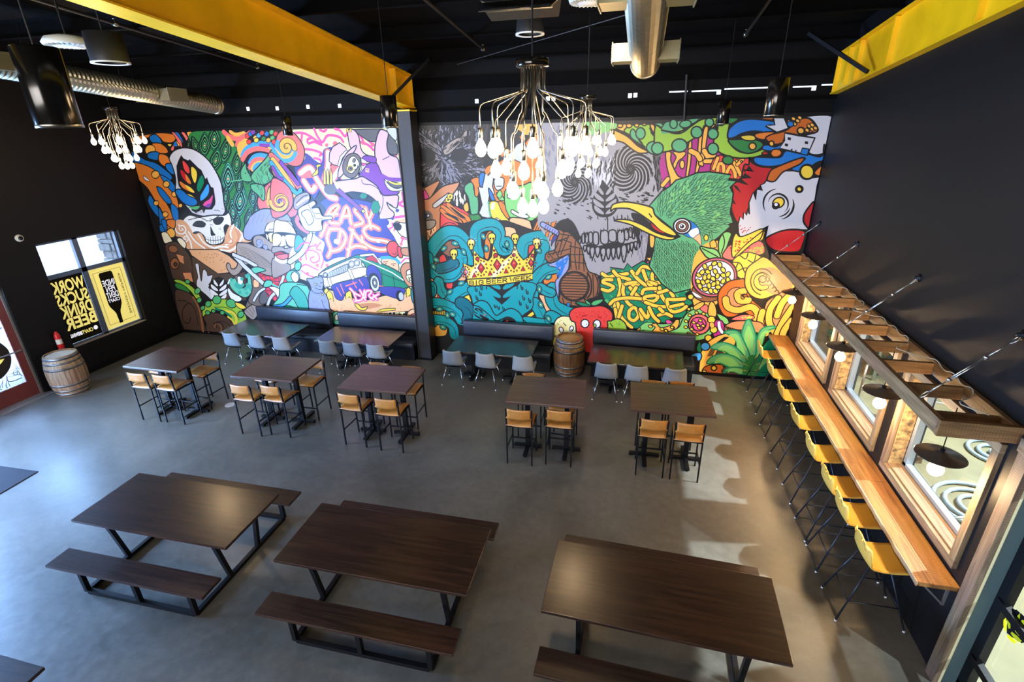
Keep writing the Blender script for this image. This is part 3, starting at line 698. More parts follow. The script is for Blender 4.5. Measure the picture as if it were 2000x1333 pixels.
F('b', [(80, 960), (140, 1040), (200, 1160), (210, 1240), (150, 1200), (60, 1050)]); F('b', [(190, 1110), (240, 1200), (290, 1333), (290, 1500), (230, 1440), (200, 1280)])
for (x, y, r_) in [(150, 705, 48), (285, 825, 40), (385, 950, 34), (160, 1060, 32), (272, 1200, 36), (460, 1090, 26)]: EL('O', x, y, r_)
F('x', [(0, 720), (60, 760), (75, 790), (20, 770)], 1.5)
for (c_, pts) in [('s', [(350, 180), (400, 190), (470, 290), (480, 370), (440, 330), (400, 250)]), ('b', [(390, 185), (430, 185), (480, 260), (500, 320), (450, 260)]), ('s', [(470, 180), (510, 185), (560, 260), (560, 320), (510, 250)]), ('O', [(540, 180), (600, 180), (590, 270), (560, 240)]), ('s', [(340, 380), (380, 330), (380, 400), (350, 410)]), ('b', [(370, 330), (400, 290), (430, 350), (390, 360)]), ('O', [(400, 280), (450, 330), (440, 360)]), ('O', [(665, 175), (720, 175), (690, 230)])]: F(c_, pts, 1.6)
# ---- peacock field
F('G', [(600, 180), (1000, 170), (1150, 330), (1250, 560), (1450, 900), (1420, 1333), (1250, 1420), (1060, 1200), (960, 760), (760, 480), (590, 330)], 0)
for (x, y, w_, h, r_) in [(640, 330, 60, 110, -20), (880, 250, 100, 160, 0), (760, 330, 90, 150, 0), (560, 330, 40, 70, 0), (1020, 400, 90, 170, 10), (900, 520, 95, 150, 10), (1160, 560, 80, 160, 5), (1050, 740, 110, 190, 0), (1200, 1020, 110, 200, 5), (1360, 980, 70, 130, 0), (1020, 980, 60, 140, 5), (1110, 1160, 70, 150, -5), (1300, 1240, 60, 130, 10), (1190, 830, 60, 120, 0), (1290, 700, 60, 120, 0), (1160, 1310, 60, 120, 5), (1400, 1150, 50, 120, 5)]:
    PEA(x, y, w_, h, r_, 'f', 'g' if y < 700 else 'c', 'z' if y < 700 else 'C')
# ---- rainbow swirls
F('k', [(1150, 170), (1777, 160), (1800, 700), (1777, 1333), (1500, 1333), (1500, 900), (1220, 520)], 0)
for (c_, w_, pts) in [('s', 10, [(1000, 180), (1060, 230), (1150, 260), (1240, 250), (1330, 190)]), ('O', 7, [(1080, 175), (1150, 210), (1250, 190)]), ('s', 9, [(1160, 340), (1200, 260), (1290, 210)]), ('O', 12, [(1210, 460), (1195, 360), (1280, 290)]), ('O', 8, [(1240, 400), (1260, 340), (1320, 300)]), ('O', 10, [(1050, 250), (1100, 330)]),
                     ('B', 10, [(1230, 470), (1290, 380), (1420, 325), (1560, 330), (1680, 380), (1777, 420)]), ('s', 9, [(1230, 520), (1290, 430), (1410, 385), (1560, 410), (1700, 500), (1777, 560)]), ('O', 7, [(1560, 370), (1680, 430), (1777, 500)]), ('P', 6, [(1450, 340), (1600, 350), (1720, 410)]),
                     ('B', 9, [(1320, 560), (1370, 490), (1450, 465), (1530, 480)]), ('s', 9, [(1320, 620), (1360, 550), (1430, 515), (1510, 530)]), ('O', 9, [(1350, 640), (1390, 580), (1470, 560)]), ('B', 14, [(1390, 640), (1430, 600), (1500, 600)]),
                     ('s', 9, [(1640, 500), (1720, 560), (1777, 640)]), ('B', 9, [(1620, 570), (1690, 650), (1750, 760)]), ('O', 8, [(1600, 620), (1640, 700), (1680, 740)]), ('P', 9, [(1630, 640), (1660, 720), (1700, 760)]), ('O', 6, [(1640, 540), (1720, 640), (1777, 720)])]: L(c_, w_, pts)
for i, (x, y) in enumerate([(1290, 230), (1310, 300), (1330, 200), (1390, 250), (1360, 180), (1430, 220), (1400, 280), (1470, 190), (1490, 260), (1530, 200), (1550, 280), (1590, 180), (1600, 250), (1640, 200), (1620, 300)]): EL('rRbOPByrGbOggRr'[i % 15].replace('r', 'R'), x, y, 32, 34, 20, 1.4, 6)
F('s', [(1420, 1000), (1530, 830), (1680, 750), (1800, 820), (1900, 1000), (1900, 1200), (1780, 1240), (1700, 1200), (1640, 1140), (1450, 1140)], 2)
SP('O', 7, 1715, 1045, 20, 190, 0, 1.7, 0); SP('k', 2.2, 1715, 1045, 10, 205, 60, 1.8); SP('n', 4, 1700, 1040, 8, 40, 0, .9)
L('O', 10, [(1540, 990), (1580, 880), (1690, 830), (1800, 880)]); L('k', 2, [(1520, 1020), (1560, 860), (1690, 800), (1820, 860)])
# hummingbird
F('Z', [(1210, 650), (1270, 560), (1280, 640), (1330, 730), (1340, 790), (1250, 790), (1210, 740)]); F('Z', [(1340, 760), (1350, 690), (1430, 600), (1520, 500), (1600, 385), (1620, 450), (1600, 520), (1620, 560), (1560, 640), (1590, 700), (1610, 720), (1590, 780), (1500, 830), (1420, 830)])
F('Z', [(1330, 830), (1420, 820), (1500, 860), (1505, 1000), (1480, 1030), (1420, 960), (1350, 900)]); L('Z', 2.5, [(1230, 770), (1150, 780), (1080, 795)]); EL('k', 1265, 690, 8, None, 0, 0, 8)
SCAT('k', 1.0, [(1360, 780), (1600, 400), (1610, 700), (1450, 1000)], 60, lambda x, y: -55 if y < 640 else 70, 70)
# ---- rainbow-leaf skull
F('W', [(320, 500), (380, 410), (500, 372), (640, 400), (790, 510), (890, 650), (960, 800), (985, 930), (1000, 1060), (1010, 1180), (900, 1240), (640, 1200), (560, 1130), (470, 1030), (400, 940), (400, 760), (360, 600)], 3)
lf = [(470, 462), (500, 505), (555, 530), (575, 515), (640, 580), (680, 620), (720, 650), (770, 760), (790, 740), (810, 800), (840, 860), (870, 870), (885, 960), (895, 1040), (890, 1080), (850, 1140), (770, 1140), (750, 1190), (730, 1140), (650, 1180), (600, 1150), (560, 1000), (500, 920), (440, 850), (420, 740), (410, 600), (440, 520)]
F('k', lf, 0, 0)
for c_, pts in [('R', [(490, 535), (540, 580), (570, 640), (565, 690), (520, 660), (495, 600)]), ('y', [(600, 610), (650, 650), (665, 720), (640, 810), (605, 740), (595, 680)]), ('r', [(460, 650), (510, 680), (560, 750), (590, 820), (530, 790), (480, 730)]), ('o', [(520, 700), (570, 760), (592, 822), (540, 795)]),
                ('z', [(725, 715), (750, 780), (735, 850), (690, 920), (665, 870), (680, 790)]), ('o', [(450, 790), (520, 830), (590, 870), (635, 930), (560, 910), (480, 860)]), ('y', [(520, 835), (590, 870), (635, 930), (570, 905)]), ('B', [(800, 825), (815, 900), (790, 970), (715, 1030), (710, 970), (750, 900)]), ('M', [(860, 960), (850, 1040), (820, 1110), (745, 1090), (760, 1050), (820, 1010)]), ('P', [(840, 1060), (820, 1112), (760, 1095)]), ('g', [(560, 1105), (640, 1100), (700, 1100), (660, 1140), (600, 1130)]), ('y', [(520, 945), (590, 960), (640, 1000), (660, 1040), (600, 1000)])]: F(c_, pts, 0)
F('b', [(400, 900), (470, 890), (560, 965), (650, 1010), (668, 1070), (600, 1098), (500, 1060), (420, 970)], 2.4)
crop(*M2)
F('w', [(480, 20), (560, -60), (700, -40), (860, -60), (1000, -60), (1060, -90), (1095, 20), (1080, 80), (1030, 60), (1000, 100), (1015, 200), (985, 280), (860, 310), (770, 270), (740, 190), (690, 150), (640, 150), (610, 165), (580, 110), (540, 60)], 3)
for pts in [[(610, 60), (650, 15), (720, 10), (775, 45), (750, 90), (670, 90), (620, 75)], [(862, 10), (900, -30), (975, -40), (1000, -10), (960, 50), (900, 60)], [(835, 80), (870, 150), (895, 185), (860, 195), (838, 190), (832, 130)], [(735, 180), (760, 200), (780, 260), (850, 300), (960, 285), (1005, 220), (985, 300), (850, 315), (765, 275)]]: F('k', pts, 0)
for i in range(8): L('k', 1.1, [(770 + i * 31, 205 + 6 * math.sin(i)), (778 + i * 30, 300 - abs(i - 4) * 6)], 0)
L('k', 1.2, [(750, 225), (800, 245), (870, 255), (950, 245), (1005, 210)]); L('k', 1.6, [(560, 0), (700, -30), (800, 10), (860, -5), (950, -60)]); SCAT('k', 1.1, [(600, -150), (1000, -150), (1020, 150), (700, 150)], 30, lambda x, y: 20, 40)
# ---- swirling orange and white smoke around it
F('F', [(400, 20), (480, 0), (560, 60), (620, 170), (700, 160), (740, 200), (780, 280), (860, 315), (990, 290), (1020, 180), (1090, 60), (1240, 160), (1340, 260), (1200, 300), (1150, 420), (920, 370), (570, 370), (480, 220), (400, 190)], 0)
for (c_, w_, pts) in [('w', 4, [(440, 60), (520, 160), (580, 260), (600, 350)]), ('q', 3, [(450, 90), (530, 200), (560, 300)]), ('w', 4, [(560, 150), (640, 260), (760, 350)]), ('q', 3, [(600, 180), (700, 290), (820, 360)]), ('w', 4, [(680, 180), (760, 290), (880, 350)]), ('q', 4, [(1000, 350), (1100, 330), (1180, 230), (1150, 120)]), ('w', 4, [(1020, 310), (1090, 260), (1080, 150), (1120, 60)]), ('w', 4, [(960, 370), (1080, 380), (1180, 300), (1230, 180)]), ('q', 3, [(1000, 290), (1110, 280), (1060, 200)]), ('w', 3, [(1150, 90), (1220, 170), (1240, 250)]), ('q', 3, [(1180, 130), (1200, 200)]), ('w', 4, [(880, 350), (960, 330), (1050, 340)])]: L(c_, w_, pts)
SP('w', 4, 475, 110, 5, 75, 40, 1.4); SP('q', 2.5, 475, 110, 5, 60, 100, 1.3); SP('w', 3, 520, 230, 4, 40, 0, 1.2)
F('O', [(295, 130), (350, 100), (395, 150), (385, 210), (330, 215), (300, 180)]); F('o', [(295, 0), (390, 0), (390, 100), (340, 95), (300, 60)]); F('b', [(200, 70), (240, 60), (265, 120), (250, 150), (210, 140)]); F('b', [(225, 0), (280, 0), (295, 120), (260, 110), (235, 60)])
F('Q', [(225, 160), (290, 155), (355, 250), (350, 280), (270, 290), (240, 230)]); F('Q', [(420, 230), (470, 225), (530, 290), (520, 350), (480, 330), (430, 270)])
# rye bread / chocolate left column
F('U', [(270, 320), (320, 280), (400, 270), (480, 330), (560, 420), (600, 520), (620, 760), (560, 760), (430, 740), (380, 740), (340, 640), (300, 460)]); EL('u', 370, 360, 60, 45, 20); F('q', [(405, 420), (500, 445), (510, 550), (450, 520)], 1.5, 0); EL('u', 390, 540, 55, 70); F('q', [(485, 650), (590, 650), (620, 770), (520, 740)], 1.5, 0); EL('U', 400, 550, 22, 26)
for i in range(5): L('U', 2, [(500 + i * 18, 470), (520 + i * 16, 640)], 0)
# graham slab and marshmallow
F('U', [(600, 450), (940, 660), (1180, 660), (1260, 640), (1280, 760), (1280, 1000), (1150, 1010), (860, 990), (680, 860), (620, 760)], 2.4, 0)
F('F', [(565, 365), (920, 365), (1060, 440), (1200, 560), (1200, 640), (930, 668), (770, 560), (600, 440)], 2.4, 0)
rdots('u', [(640, 390), (900, 390), (1150, 600), (940, 640), (760, 530)], 26, 6)
F('W', [(645, 560), (665, 535), (690, 560), (700, 650), (720, 760), (735, 640), (755, 610), (790, 650), (800, 690), (850, 680), (860, 700), (845, 760), (900, 820), (860, 985), (780, 930), (670, 830), (660, 760), (675, 700)], 2)
F('x', [(1040, 820), (1110, 900), (1200, 950), (1220, 990), (1170, 1015), (1090, 980), (1050, 900)], 2)
F('U', [(880, 680), (940, 680), (930, 900), (880, 900)], 0); LEAF('w', 'k', 935, 860, 260, 0)
F('x', [(1165, 710), (1200, 700), (1235, 740), (1230, 820), (1200, 830), (1170, 790)], 1.6); L('H', 7, [(1150, 680), (1160, 780)], 0)
# green tentacle with spots
F('l', [(385, 740), (450, 740), (540, 780), (620, 840), (690, 920), (720, 990), (660, 980), (600, 900), (520, 830), (400, 770)]); F('G', [(400, 780), (480, 800), (560, 860), (570, 910), (480, 880), (400, 830)])
F('l', [(730, 1130), (780, 1040), (880, 990), (1020, 980), (1130, 1020), (1220, 1110), (1280, 1210), (1270, 1290), (1130, 1310), (1100, 1240), (1000, 1140), (900, 1120), (800, 1160), (750, 1210)])
F('U', [(745, 1210), (800, 1160), (880, 1150), (980, 1170), (1070, 1240), (1150, 1333), (1100, 1440), (760, 1440), (780, 1300)]); SP('k', 2, 900, 1320, 10, 160, 180, .9); SP('u', 3, 900, 1330, 10, 110, 180, .9); SP('k', 1.6, 930, 1340, 10, 200, 200, .6)
F('U', [(400, 870), (480, 870), (600, 930), (690, 1060), (740, 1230), (780, 1440), (560, 1440), (450, 1200), (400, 1000)]); L('k', 2, [(430, 1000), (540, 1010), (640, 1110), (680, 1300)]); SP('k', 2, 560, 1200, 20, 110, 0, .8, 0, 1.6); L('u', 6, [(620, 960), (700, 1120), (740, 1380)])
L('y', 6, [(1020, 1130), (1110, 1150), (1150, 1210), (1150, 1280)]); L('k', 1.6, [(880, 1080), (1020, 1085), (1130, 1140), (1190, 1240)]); L('y', 5, [(1050, 1200), (1100, 1240), (1130, 1290)]); L('z', 6, [(900, 1100), (1010, 1140), (1090, 1200)])
for (x, y, rx, ry) in [(550, 765, 32, 28), (672, 880, 34, 42), (695, 995, 30, 34), (735, 1090, 26, 30), (805, 1040, 38, 40), (912, 990, 52, 52), (1090, 1035, 66, 52), (1210, 1170, 38, 44), (800, 1150, 30, 26), (870, 1130, 26, 22), (980, 1150, 30, 26)]: EL('g', x, y, rx, ry, 30, 2.2)
F('y', [(1140, 1020), (1220, 1040), (1275, 1090), (1220, 1105), (1160, 1070)]); F('H', [(1270, 1060), (1300, 1000), (1380, 1000), (1370, 1060), (1290, 1090)])
F('h', [(1250, 1130), (1330, 1060), (1420, 1020), (1480, 1060), (1380, 1230), (1300, 1200)]); 
for i in range(3): L('k', 1.2, [(1270 + i * 35, 1120 - i * 25), (1360 + i * 10, 1200 - i * 30)], 0)
F('c', [(1060, 760), (1130, 720), (1160, 760), (1180, 820), (1240, 840), (1290, 780), (1290, 650), (1360, 640), (1360, 780), (1340, 900), (1280, 960), (1200, 940), (1100, 860)]); rdots('C', [(1080, 740), (1340, 660), (1340, 900), (1200, 930)], 22, 22)
L('x', 3, [(1050, 790), (1070, 740)])
# bearded biker
crop(*M2)
F('H', [(1340, 640), (1520, 700), (1560, 900), (1500, 1060), (1380, 1060), (1300, 1000), (1350, 860)]); F('f', [(1370, 740), (1430, 760), (1430, 830), (1370, 830)], 1.6); EL('E', 1500, 960, 60, 90, 20)
F('R', [(1420, 650), (1520, 640), (1650, 700), (1777, 640), (1777, 1000), (1700, 1060), (1600, 980), (1500, 860)]); 
for i in range(6): L('n', 2, [(1440 + i * 55, 660), (1580 + i * 40, 980)], 0)
for i in range(5): L('r', 2.6, [(1450 + i * 20, 700 + i * 60), (1777, 640 + i * 70)], 0)
for i in range(5): L('k', 1.2, [(1440 + i * 26, 690 + i * 62), (1740, 700 + i * 64)], 0)
L('W', 5, [(1370, 1000), (1430, 900), (1500, 850)], 1, None, True, 1.6); L('W', 6, [(1535, 1080), (1580, 960), (1680, 850), (1740, 700)], 1, None, True, 1.6)
F('V', [(1240, 190), (1250, 100), (1290, 20), (1340, -60), (1450, -130), (1560, -140), (1700, -110), (1800, -60), (1820, 60), (1560, 60), (1530, 120), (1520, 170), (1380, 200), (1330, 250), (1270, 240)], 2.4)
for i in range(7): L('A', 1.2, [(1290 + i * 55, 60 - i * 8), (1330 + i * 58, -60 - i * 4)], 0)
F('Q', [(1510, 150), (1530, 60), (1600, 20), (1777, 10), (1850, 60), (1880, 300), (1777, 360), (1700, 330), (1560, 280)], 2)
L('h', 6, [(1530, 20), (1640, 0), (1777, 0)]); L('h', 4, [(1560, 120), (1700, 110), (1800, 130)])
F('k', [(1510, 145), (1777, 155), (1777, 190), (1720, 195), (1700, 300), (1600, 310), (1550, 250), (1545, 190)], 1); F('Y', [(1560, 165), (1705, 175), (1690, 290), (1600, 300), (1565, 240)], 0); F('y', [(1600, 170), (1660, 172), (1610, 290), (1585, 280)], 0)
F('h', [(1160, 300), (1190, 280), (1300, 290), (1400, 330), (1560, 370), (1620, 400), (1630, 480), (1700, 530), (1777, 540), (1777, 640), (1700, 690), (1560, 690), (1420, 640), (1360, 560), (1260, 560), (1220, 620), (1180, 670), (1120, 690), (1060, 640), (1030, 570), (1050, 530), (1080, 560), (1090, 600), (1140, 600), (1170, 540), (1160, 430)], 2.4)
for i in range(9): L('H', 1.2, [(1180 + i * 10, 330 + i * 22), (1330 + i * 22, 370 + i * 26), (1500 + i * 18, 470 + i * 16), (1640 + i * 8, 600 + i * 5)])
F('h', [(1360, 240), (1400, 190), (1480, 200), (1560, 260), (1660, 310), (1740, 310), (1750, 370), (1700, 400), (1600, 390), (1500, 330), (1440, 340), (1380, 320)], 2); SP('V', 5, 1435, 285, 5, 45, 0, 1.3, 1); SP('V', 4, 1510, 335, 4, 26, 0, 1.2, 1)
F('r', [(1630, 410), (1700, 390), (1777, 420), (1860, 400), (1860, 520), (1777, 530), (1660, 500)], 2); F('s', [(1680, 440), (1740, 430), (1800, 470), (1740, 490), (1690, 470)], 1.4); L('w', 7, [(1645, 470), (1700, 510), (1777, 520), (1850, 505)])
# straight razor arm
L('W', 10, [(1120, 430), (1250, 570), (1380, 690), (1480, 780)], 0, None, True, 2); L('W', 8, [(1120, 430), (1280, 500), (1400, 570)], 0, None, True, 2); F('c', [(1340, 600), (1420, 580), (1520, 620), (1440, 650), (1380, 660)]); F('c', [(1490, 800), (1530, 745), (1600, 760), (1590, 810), (1540, 835), (1500, 830)])
L('c', 5, [(1590, 790), (1660, 830), (1700, 870)]); F('x', [(1560, 830), (1640, 830), (1700, 870), (1730, 940), (1700, 1000), (1630, 900)], 2); L('B', 5, [(1540, 1085), (1680, 1070), (1777, 1000)], 1, None, True, 2)
crop(*M4)
# scooter, cat, car (second part of the biker too)
F('Q', [(-20, 20), (60, 10), (140, 30), (220, 150), (200, 280), (100, 290), (-20, 300)], 2); F('k', [(-30, 145), (240, 170), (215, 300), (120, 290), (100, 190), (60, 180), (40, 280), (-20, 300)], 1); F('Y', [(110, 170), (225, 185), (205, 290), (140, 285), (112, 230)], 0); F('Y', [(-30, 160), (50, 175), (35, 270), (-30, 290)], 0)
F('h', [(-40, 300), (60, 300), (100, 320), (200, 300), (215, 350), (150, 380), (60, 350), (-40, 370)], 2)
F('Y', [(150, 380), (250, 250), (400, 150), (520, 120), (800, 60), (900, -20), (1480, 0), (1500, 700), (1500, 800), (800, 800), (400, 700), (180, 600)], 0)
F('B', [(215, 190), (260, 170), (310, 240), (300, 290), (240, 360), (205, 330)])
F('h', [(-40, 430), (100, 480), (150, 500), (160, 560), (60, 620), (-40, 640)], 2); L('w', 8, [(0, 440), (60, 470), (120, 460)]); F('s', [(0, 400), (60, 385), (120, 380), (130, 420), (80, 445), (20, 430)], 1.8)
L('W', 10, [(150, 470), (280, 370), (350, 250), (380, 130), (330, 30), (290, -20)], 1, None, True, 2)
L('s', 9, [(350, 130), (270, 80), (230, 0), (280, -60)], 1, None, True, 1.8)
F('x', [(355, 50), (480, 0), (530, 90), (400, 150)], 2, 0); EL('x', 465, 115, 66, 26, -25, 2)
# pink vines on the cream ground
for pts in [[(330, 350), (400, 340), (470, 380), (480, 450), (420, 480), (380, 440), (420, 410)], [(340, 440), (330, 380), (380, 300), (440, 290)], [(230, 330), (300, 260), (380, 260)], [(260, 540), (330, 500), (420, 540), (470, 560)], [(180, 600), (260, 560), (340, 610), (420, 640)], [(510, 360), (530, 450), (500, 540)], [(500, 250), (450, 320), (500, 340)], [(1400, 260), (1430, 210), (1480, 230)], [(1380, 310), (1430, 380), (1490, 330)], [(1400, 480), (1450, 430), (1500, 440)], [(1390, 20), (1340, 60), (1320, 120)], [(1250, 100), (1300, 80), (1300, 30)]]: L('M', 3.2, pts)
for (x, y) in [(460, 510), (440, 280), (270, 440), (350, 600), (570, 510), (1260, 110), (1400, 270), (1410, 200)]: EL('s', x, y, 16, None, 0, 1, 10, 'M')
F('v', [(210, 520), (260, 540), (290, 600), (220, 620)], 0)
# headlight, scooter body
L('C', 6, [(240, 470), (230, 540), (180, 580)], 1, None, True, 2); F('c', [(210, 490), (260, 470), (280, 500), (260, 560), (215, 560)])
EL('c', 185, 640, 80, 78); EL('Q', 210, 640, 42, 60, -15, 2); F('c', [(40, 740), (100, 700), (230, 700), (350, 740), (390, 900), (380, 1030), (20, 1030), (-40, 960), (30, 860)], 2.4); F('C', [(150, 820), (220, 740), (330, 850), (360, 1010), (270, 1010), (200, 900)], 2); L('k', 2, [(230, 720), (380, 740)], 0); F('z', [(-40, 980), (40, 960), (150, 960), (200, 1010), (-40, 1010)], 1.5); L('B', 6, [(-30, 975), (80, 950), (160, 870)], 1, None, True, 2)
# desert, truck stop ground
F('f', [(540, 800), (620, 790), (800, 860), (1000, 900), (1200, 850), (1400, 800), (1500, 760), (1620, 1000), (1600, 1110), (1140, 1060), (700, 1050), (600, 980)], 1.6)
F('q', [(880, 960), (1060, 930), (1180, 960), (1000, 1000)], 0); rdots('q', [(620, 900), (760, 960), (1380, 940), (1500, 960), (1380, 1000), (650, 1010)], 60, 5)
for (x, y) in [(560, 820), (590, 850), (800, 830), (1440, 790), (1480, 810)]: F('y', [(x - 20, y + 60), (x - 25, y - 30), (x, y - 60), (x + 40, y - 20), (x + 55, y + 70), (x + 20, y + 30)], 1.8, 0)
F('y', [(880, 940), (920, 945), (960, 985), (1020, 970), (1000, 1010), (940, 1010), (900, 980)], 1.8); F('y', [(1120, 1030), (1180, 1000), (1250, 990), (1340, 990), (1340, 1010), (1250, 1020), (1180, 1030)], 1.6, 0); F('y', [(780, 1030), (840, 1020), (950, 1050), (800, 1050)], 1.4, 0)
# dark banner with MULLET, guitar
F('k', [(700, 1060), (1140, 1050), (1480, 1020), (1500, 1110), (1140, 1100), (700, 1090)], 0, 0)
crop(*M4)
def STROKES(strs, w_, col, oc=None, o=1.5, s=0):
    for pts in strs:
        if oc: L(oc, w_ + 2 * o, pts, s)
    for pts in strs: L(col, w_, pts, s)
STROKES([[(1130, 1110), (1130, 1060), (1155, 1085), (1180, 1060), (1180, 1110)], [(1200, 1050), (1200, 1100), (1230, 1100), (1230, 1050)], [(1255, 1048), (1255, 1095), (1280, 1095)], [(1300, 1045), (1300, 1092), (1320, 1092)]], 3.2, 'x')
STROKES([[(1370, 1042), (1340, 1044), (1340, 1090), (1370, 1090)], [(1340, 1066), (1365, 1066)], [(1390, 1042), (1435, 1038)], [(1412, 1042), (1412, 1088)]], 3.2, 'Y')
F('f', [(1475, 1090), (1480, 1030), (1530, 1000), (1590, 1020), (1620, 1090), (1610, 1110)], 2); EL('s', 1545, 1080, 36, 30, 0, 1.8)
# EASY / graffiti ground
F('n', [(430, 150), (520, 60), (560, -120), (500, -200), (700, -260), (1200, -160), (1280, -60), (1240, 60), (1330, 200), (1360, 330), (1230, 420), (1000, 420), (700, 420), (560, 470), (520, 380), (540, 260), (470, 200)], 0, 1)
gr = [[(600, 100), (570, 200), (610, 330), (580, 410)], [(600, 100), (720, 110), (780, 200), (720, 320), (610, 350)], [(720, 130), (700, 260)], [(860, 110), (830, 270), (800, 420)], [(830, 100), (960, 250)], [(800, 330), (900, 290), (1010, 310)], [(1150, 100), (1050, 60), (980, 120), (1050, 210), (1190, 230), (1300, 270), (1230, 330), (1100, 320), (980, 250), (960, 190)], [(560, 50), (500, 180)],
      [(560, -30), (620, -130), (700, -160), (640, -60), (600, 20), (700, 40)], [(600, -60), (680, -70)], [(720, 20), (790, -150), (840, 40)], [(750, -40), (830, -50)], [(960, -140), (880, -110), (940, -30), (970, 30), (880, 60)], [(1000, -130), (1040, -20), (1120, -190)], [(1040, -20), (1060, 90)]]
for pts in gr: L('s', 12, pts)
for pts in gr: L('o', 8.5, pts)
for pts in gr: L('w', 4.2, pts)
EL('Y', 675, 240, 32, 30, 0, 0, 8); EL('Y', 1140, 240, 28, 14, 30, 0, 8); EL('z', 1170, 0, 40, 40, 20, 1, 6); EL('z', 1190, -60, 40, 50, 10, 1, 6)
# face behind the car
F('f', [(1180, 440), (1240, 410), (1330, 440), (1370, 500), (1370, 590), (1300, 600), (1200, 520)], 1.8); L('u', 2, [(1200, 470), (1250, 465)]); L('u', 2, [(1290, 495), (1340, 490)]); L('B', 7, [(1180, 425), (1260, 420), (1340, 440), (1380, 480)]); EL('k', 1230, 490, 9, 6, 0, 0, 8); EL('k', 1315, 510, 9, 6, 0, 0, 8); F('x', [(1290, 545), (1330, 550), (1320, 570)], 1)
# green convertible
F('z', [(480, 620), (560, 540), (700, 470), (880, 400), (940, 390), (1040, 430), (1260, 520), (1400, 600), (1450, 660), (1490, 745), (1380, 770), (1180, 740), (1100, 560), (1010, 540), (960, 470), (800, 470)], 2.2)
F('x', [(480, 610), (600, 540), (800, 450), (880, 425), (950, 450), (960, 510), (1000, 540), (1005, 600), (880, 640), (640, 730), (550, 760), (520, 700)], 2)
F('Q', [(500, 650), (600, 640), (820, 560), (1000, 530), (1000, 620), (700, 700), (560, 750)], 1.6)
F('E', [(590, 590), (800, 490), (800, 570), (620, 640), (570, 640)], 1)
for i in range(9): L('W', 1, [(590 + i * 24, 590 - i * 11), (600 + i * 24, 640 - i * 9)], 0)
for i in range(4): L('W', 1, [(580, 600 + i * 12), (800, 505 + i * 18)], 0)
for (x, y, r_) in [(845, 495, 34), (905, 480, 32), (550, 615, 24), (505, 640, 20)]: EL('W', x, y, r_, r_ * 1.1, 0, 1.8); EL('x', x, y, r_ * .6, r_ * .7, 0, 1)
L('Q', 6, [(820, 560), (840, 610), (860, 660)], 0, None, True, 1.5); L('Q', 6, [(590, 660), (600, 700), (620, 740)], 0, None, True, 1.5)
F('n', [(1010, 600), (1030, 520), (1100, 510), (1170, 600), (1180, 740), (1140, 800), (1060, 740)], 1.5); EL('k', 1095, 700, 70, 110, -8, 0); EL('W', 1105, 710, 50, 90, -8, 1.5); EL('E', 1105, 705, 28, 56, -8, 1.2); EL('x', 1105, 705, 12, 24, -8, 1)
F('n', [(620, 740), (720, 700), (900, 660), (1010, 640), (1050, 760), (1000, 820), (850, 790), (780, 820), (740, 900), (670, 880), (640, 800)], 1.5)
for pts in [[(680, 760), (730, 850)], [(720, 720), (760, 820)], [(860, 690), (900, 760)], [(930, 670), (970, 730)], [(780, 740), (900, 700)], [(1160, 740), (1380, 780)], [(1200, 770), (1360, 800)]]: L('s', 2.6, pts, 0)
F('n', [(1170, 750), (1440, 770), (1380, 880), (1250, 850), (1180, 820)], 1.2); EL('k', 1385, 850, 42, 62, -8, 0); EL('v', 1400, 855, 30, 48, -8, 1.4)
L('x', 2.4, [(940, 430), (1100, 500), (1300, 590), (1450, 690)], 0); L('k', 1.2, [(1180, 560), (1200, 740)], 0); L('k', 1.2, [(1310, 620), (1330, 760)], 0); L('k', 1.4, [(1180, 600), (1440, 700)], 0); L('x', 4, [(950, 400), (1020, 390), (1090, 385), (1170, 490)], 0, None, True, 1.4); F('r', [(1000, 440), (1060, 400), (1120, 430), (1140, 480), (1080, 460)], 1)
ds = [[(870, 820), (900, 900)], [(830, 770), (880, 820), (940, 850)], [(880, 910), (960, 890), (990, 790)], [(940, 790), (1000, 900)], [(1000, 870), (1010, 800), (1070, 800), (1040, 850), (1090, 890)], [(1090, 840), (1130, 890)], [(1060, 880), (1150, 830)]]
for pts in ds: L('M', 8, pts)
for pts in ds: L('x', 3, pts)
# cat
F('V', [(340, 660), (400, 655), (440, 635), (480, 640), (470, 615), (520, 650), (530, 730), (520, 790), (560, 840), (590, 920), (600, 990), (640, 1020), (690, 1050), (600, 1060), (500, 1020), (380, 1020), (360, 900), (370, 820), (390, 770), (370, 710)], 2.4)
EL('Y', 445, 722, 20, 12, 10, 1.2, 10); EL('k', 447, 722, 6, 8, 0, 0, 8); L('k', 1.6, [(495, 705), (520, 700)]); L('k', 1.5, [(440, 760), (480, 780), (520, 775)]); EL('n', 490, 745, 10, 7, 0, 0, 8); EL('y', 518, 835, 12, None, 0, 1.4, 8); L('k', 1.5, [(390, 780), (440, 820), (520, 815)]); L('k', 1.3, [(510, 900), (540, 980), (600, 1030)]); SCAT('A', 1, [(370, 680), (520, 700), (580, 960), (380, 1000)], 40, lambda x, y: 75, 40)
F('c', [(640, 1040), (700, 1030), (720, 1160), (640, 1160), (610, 1100)]); EL('Q', 680, 1090, 24, 36, 10, 1.8)
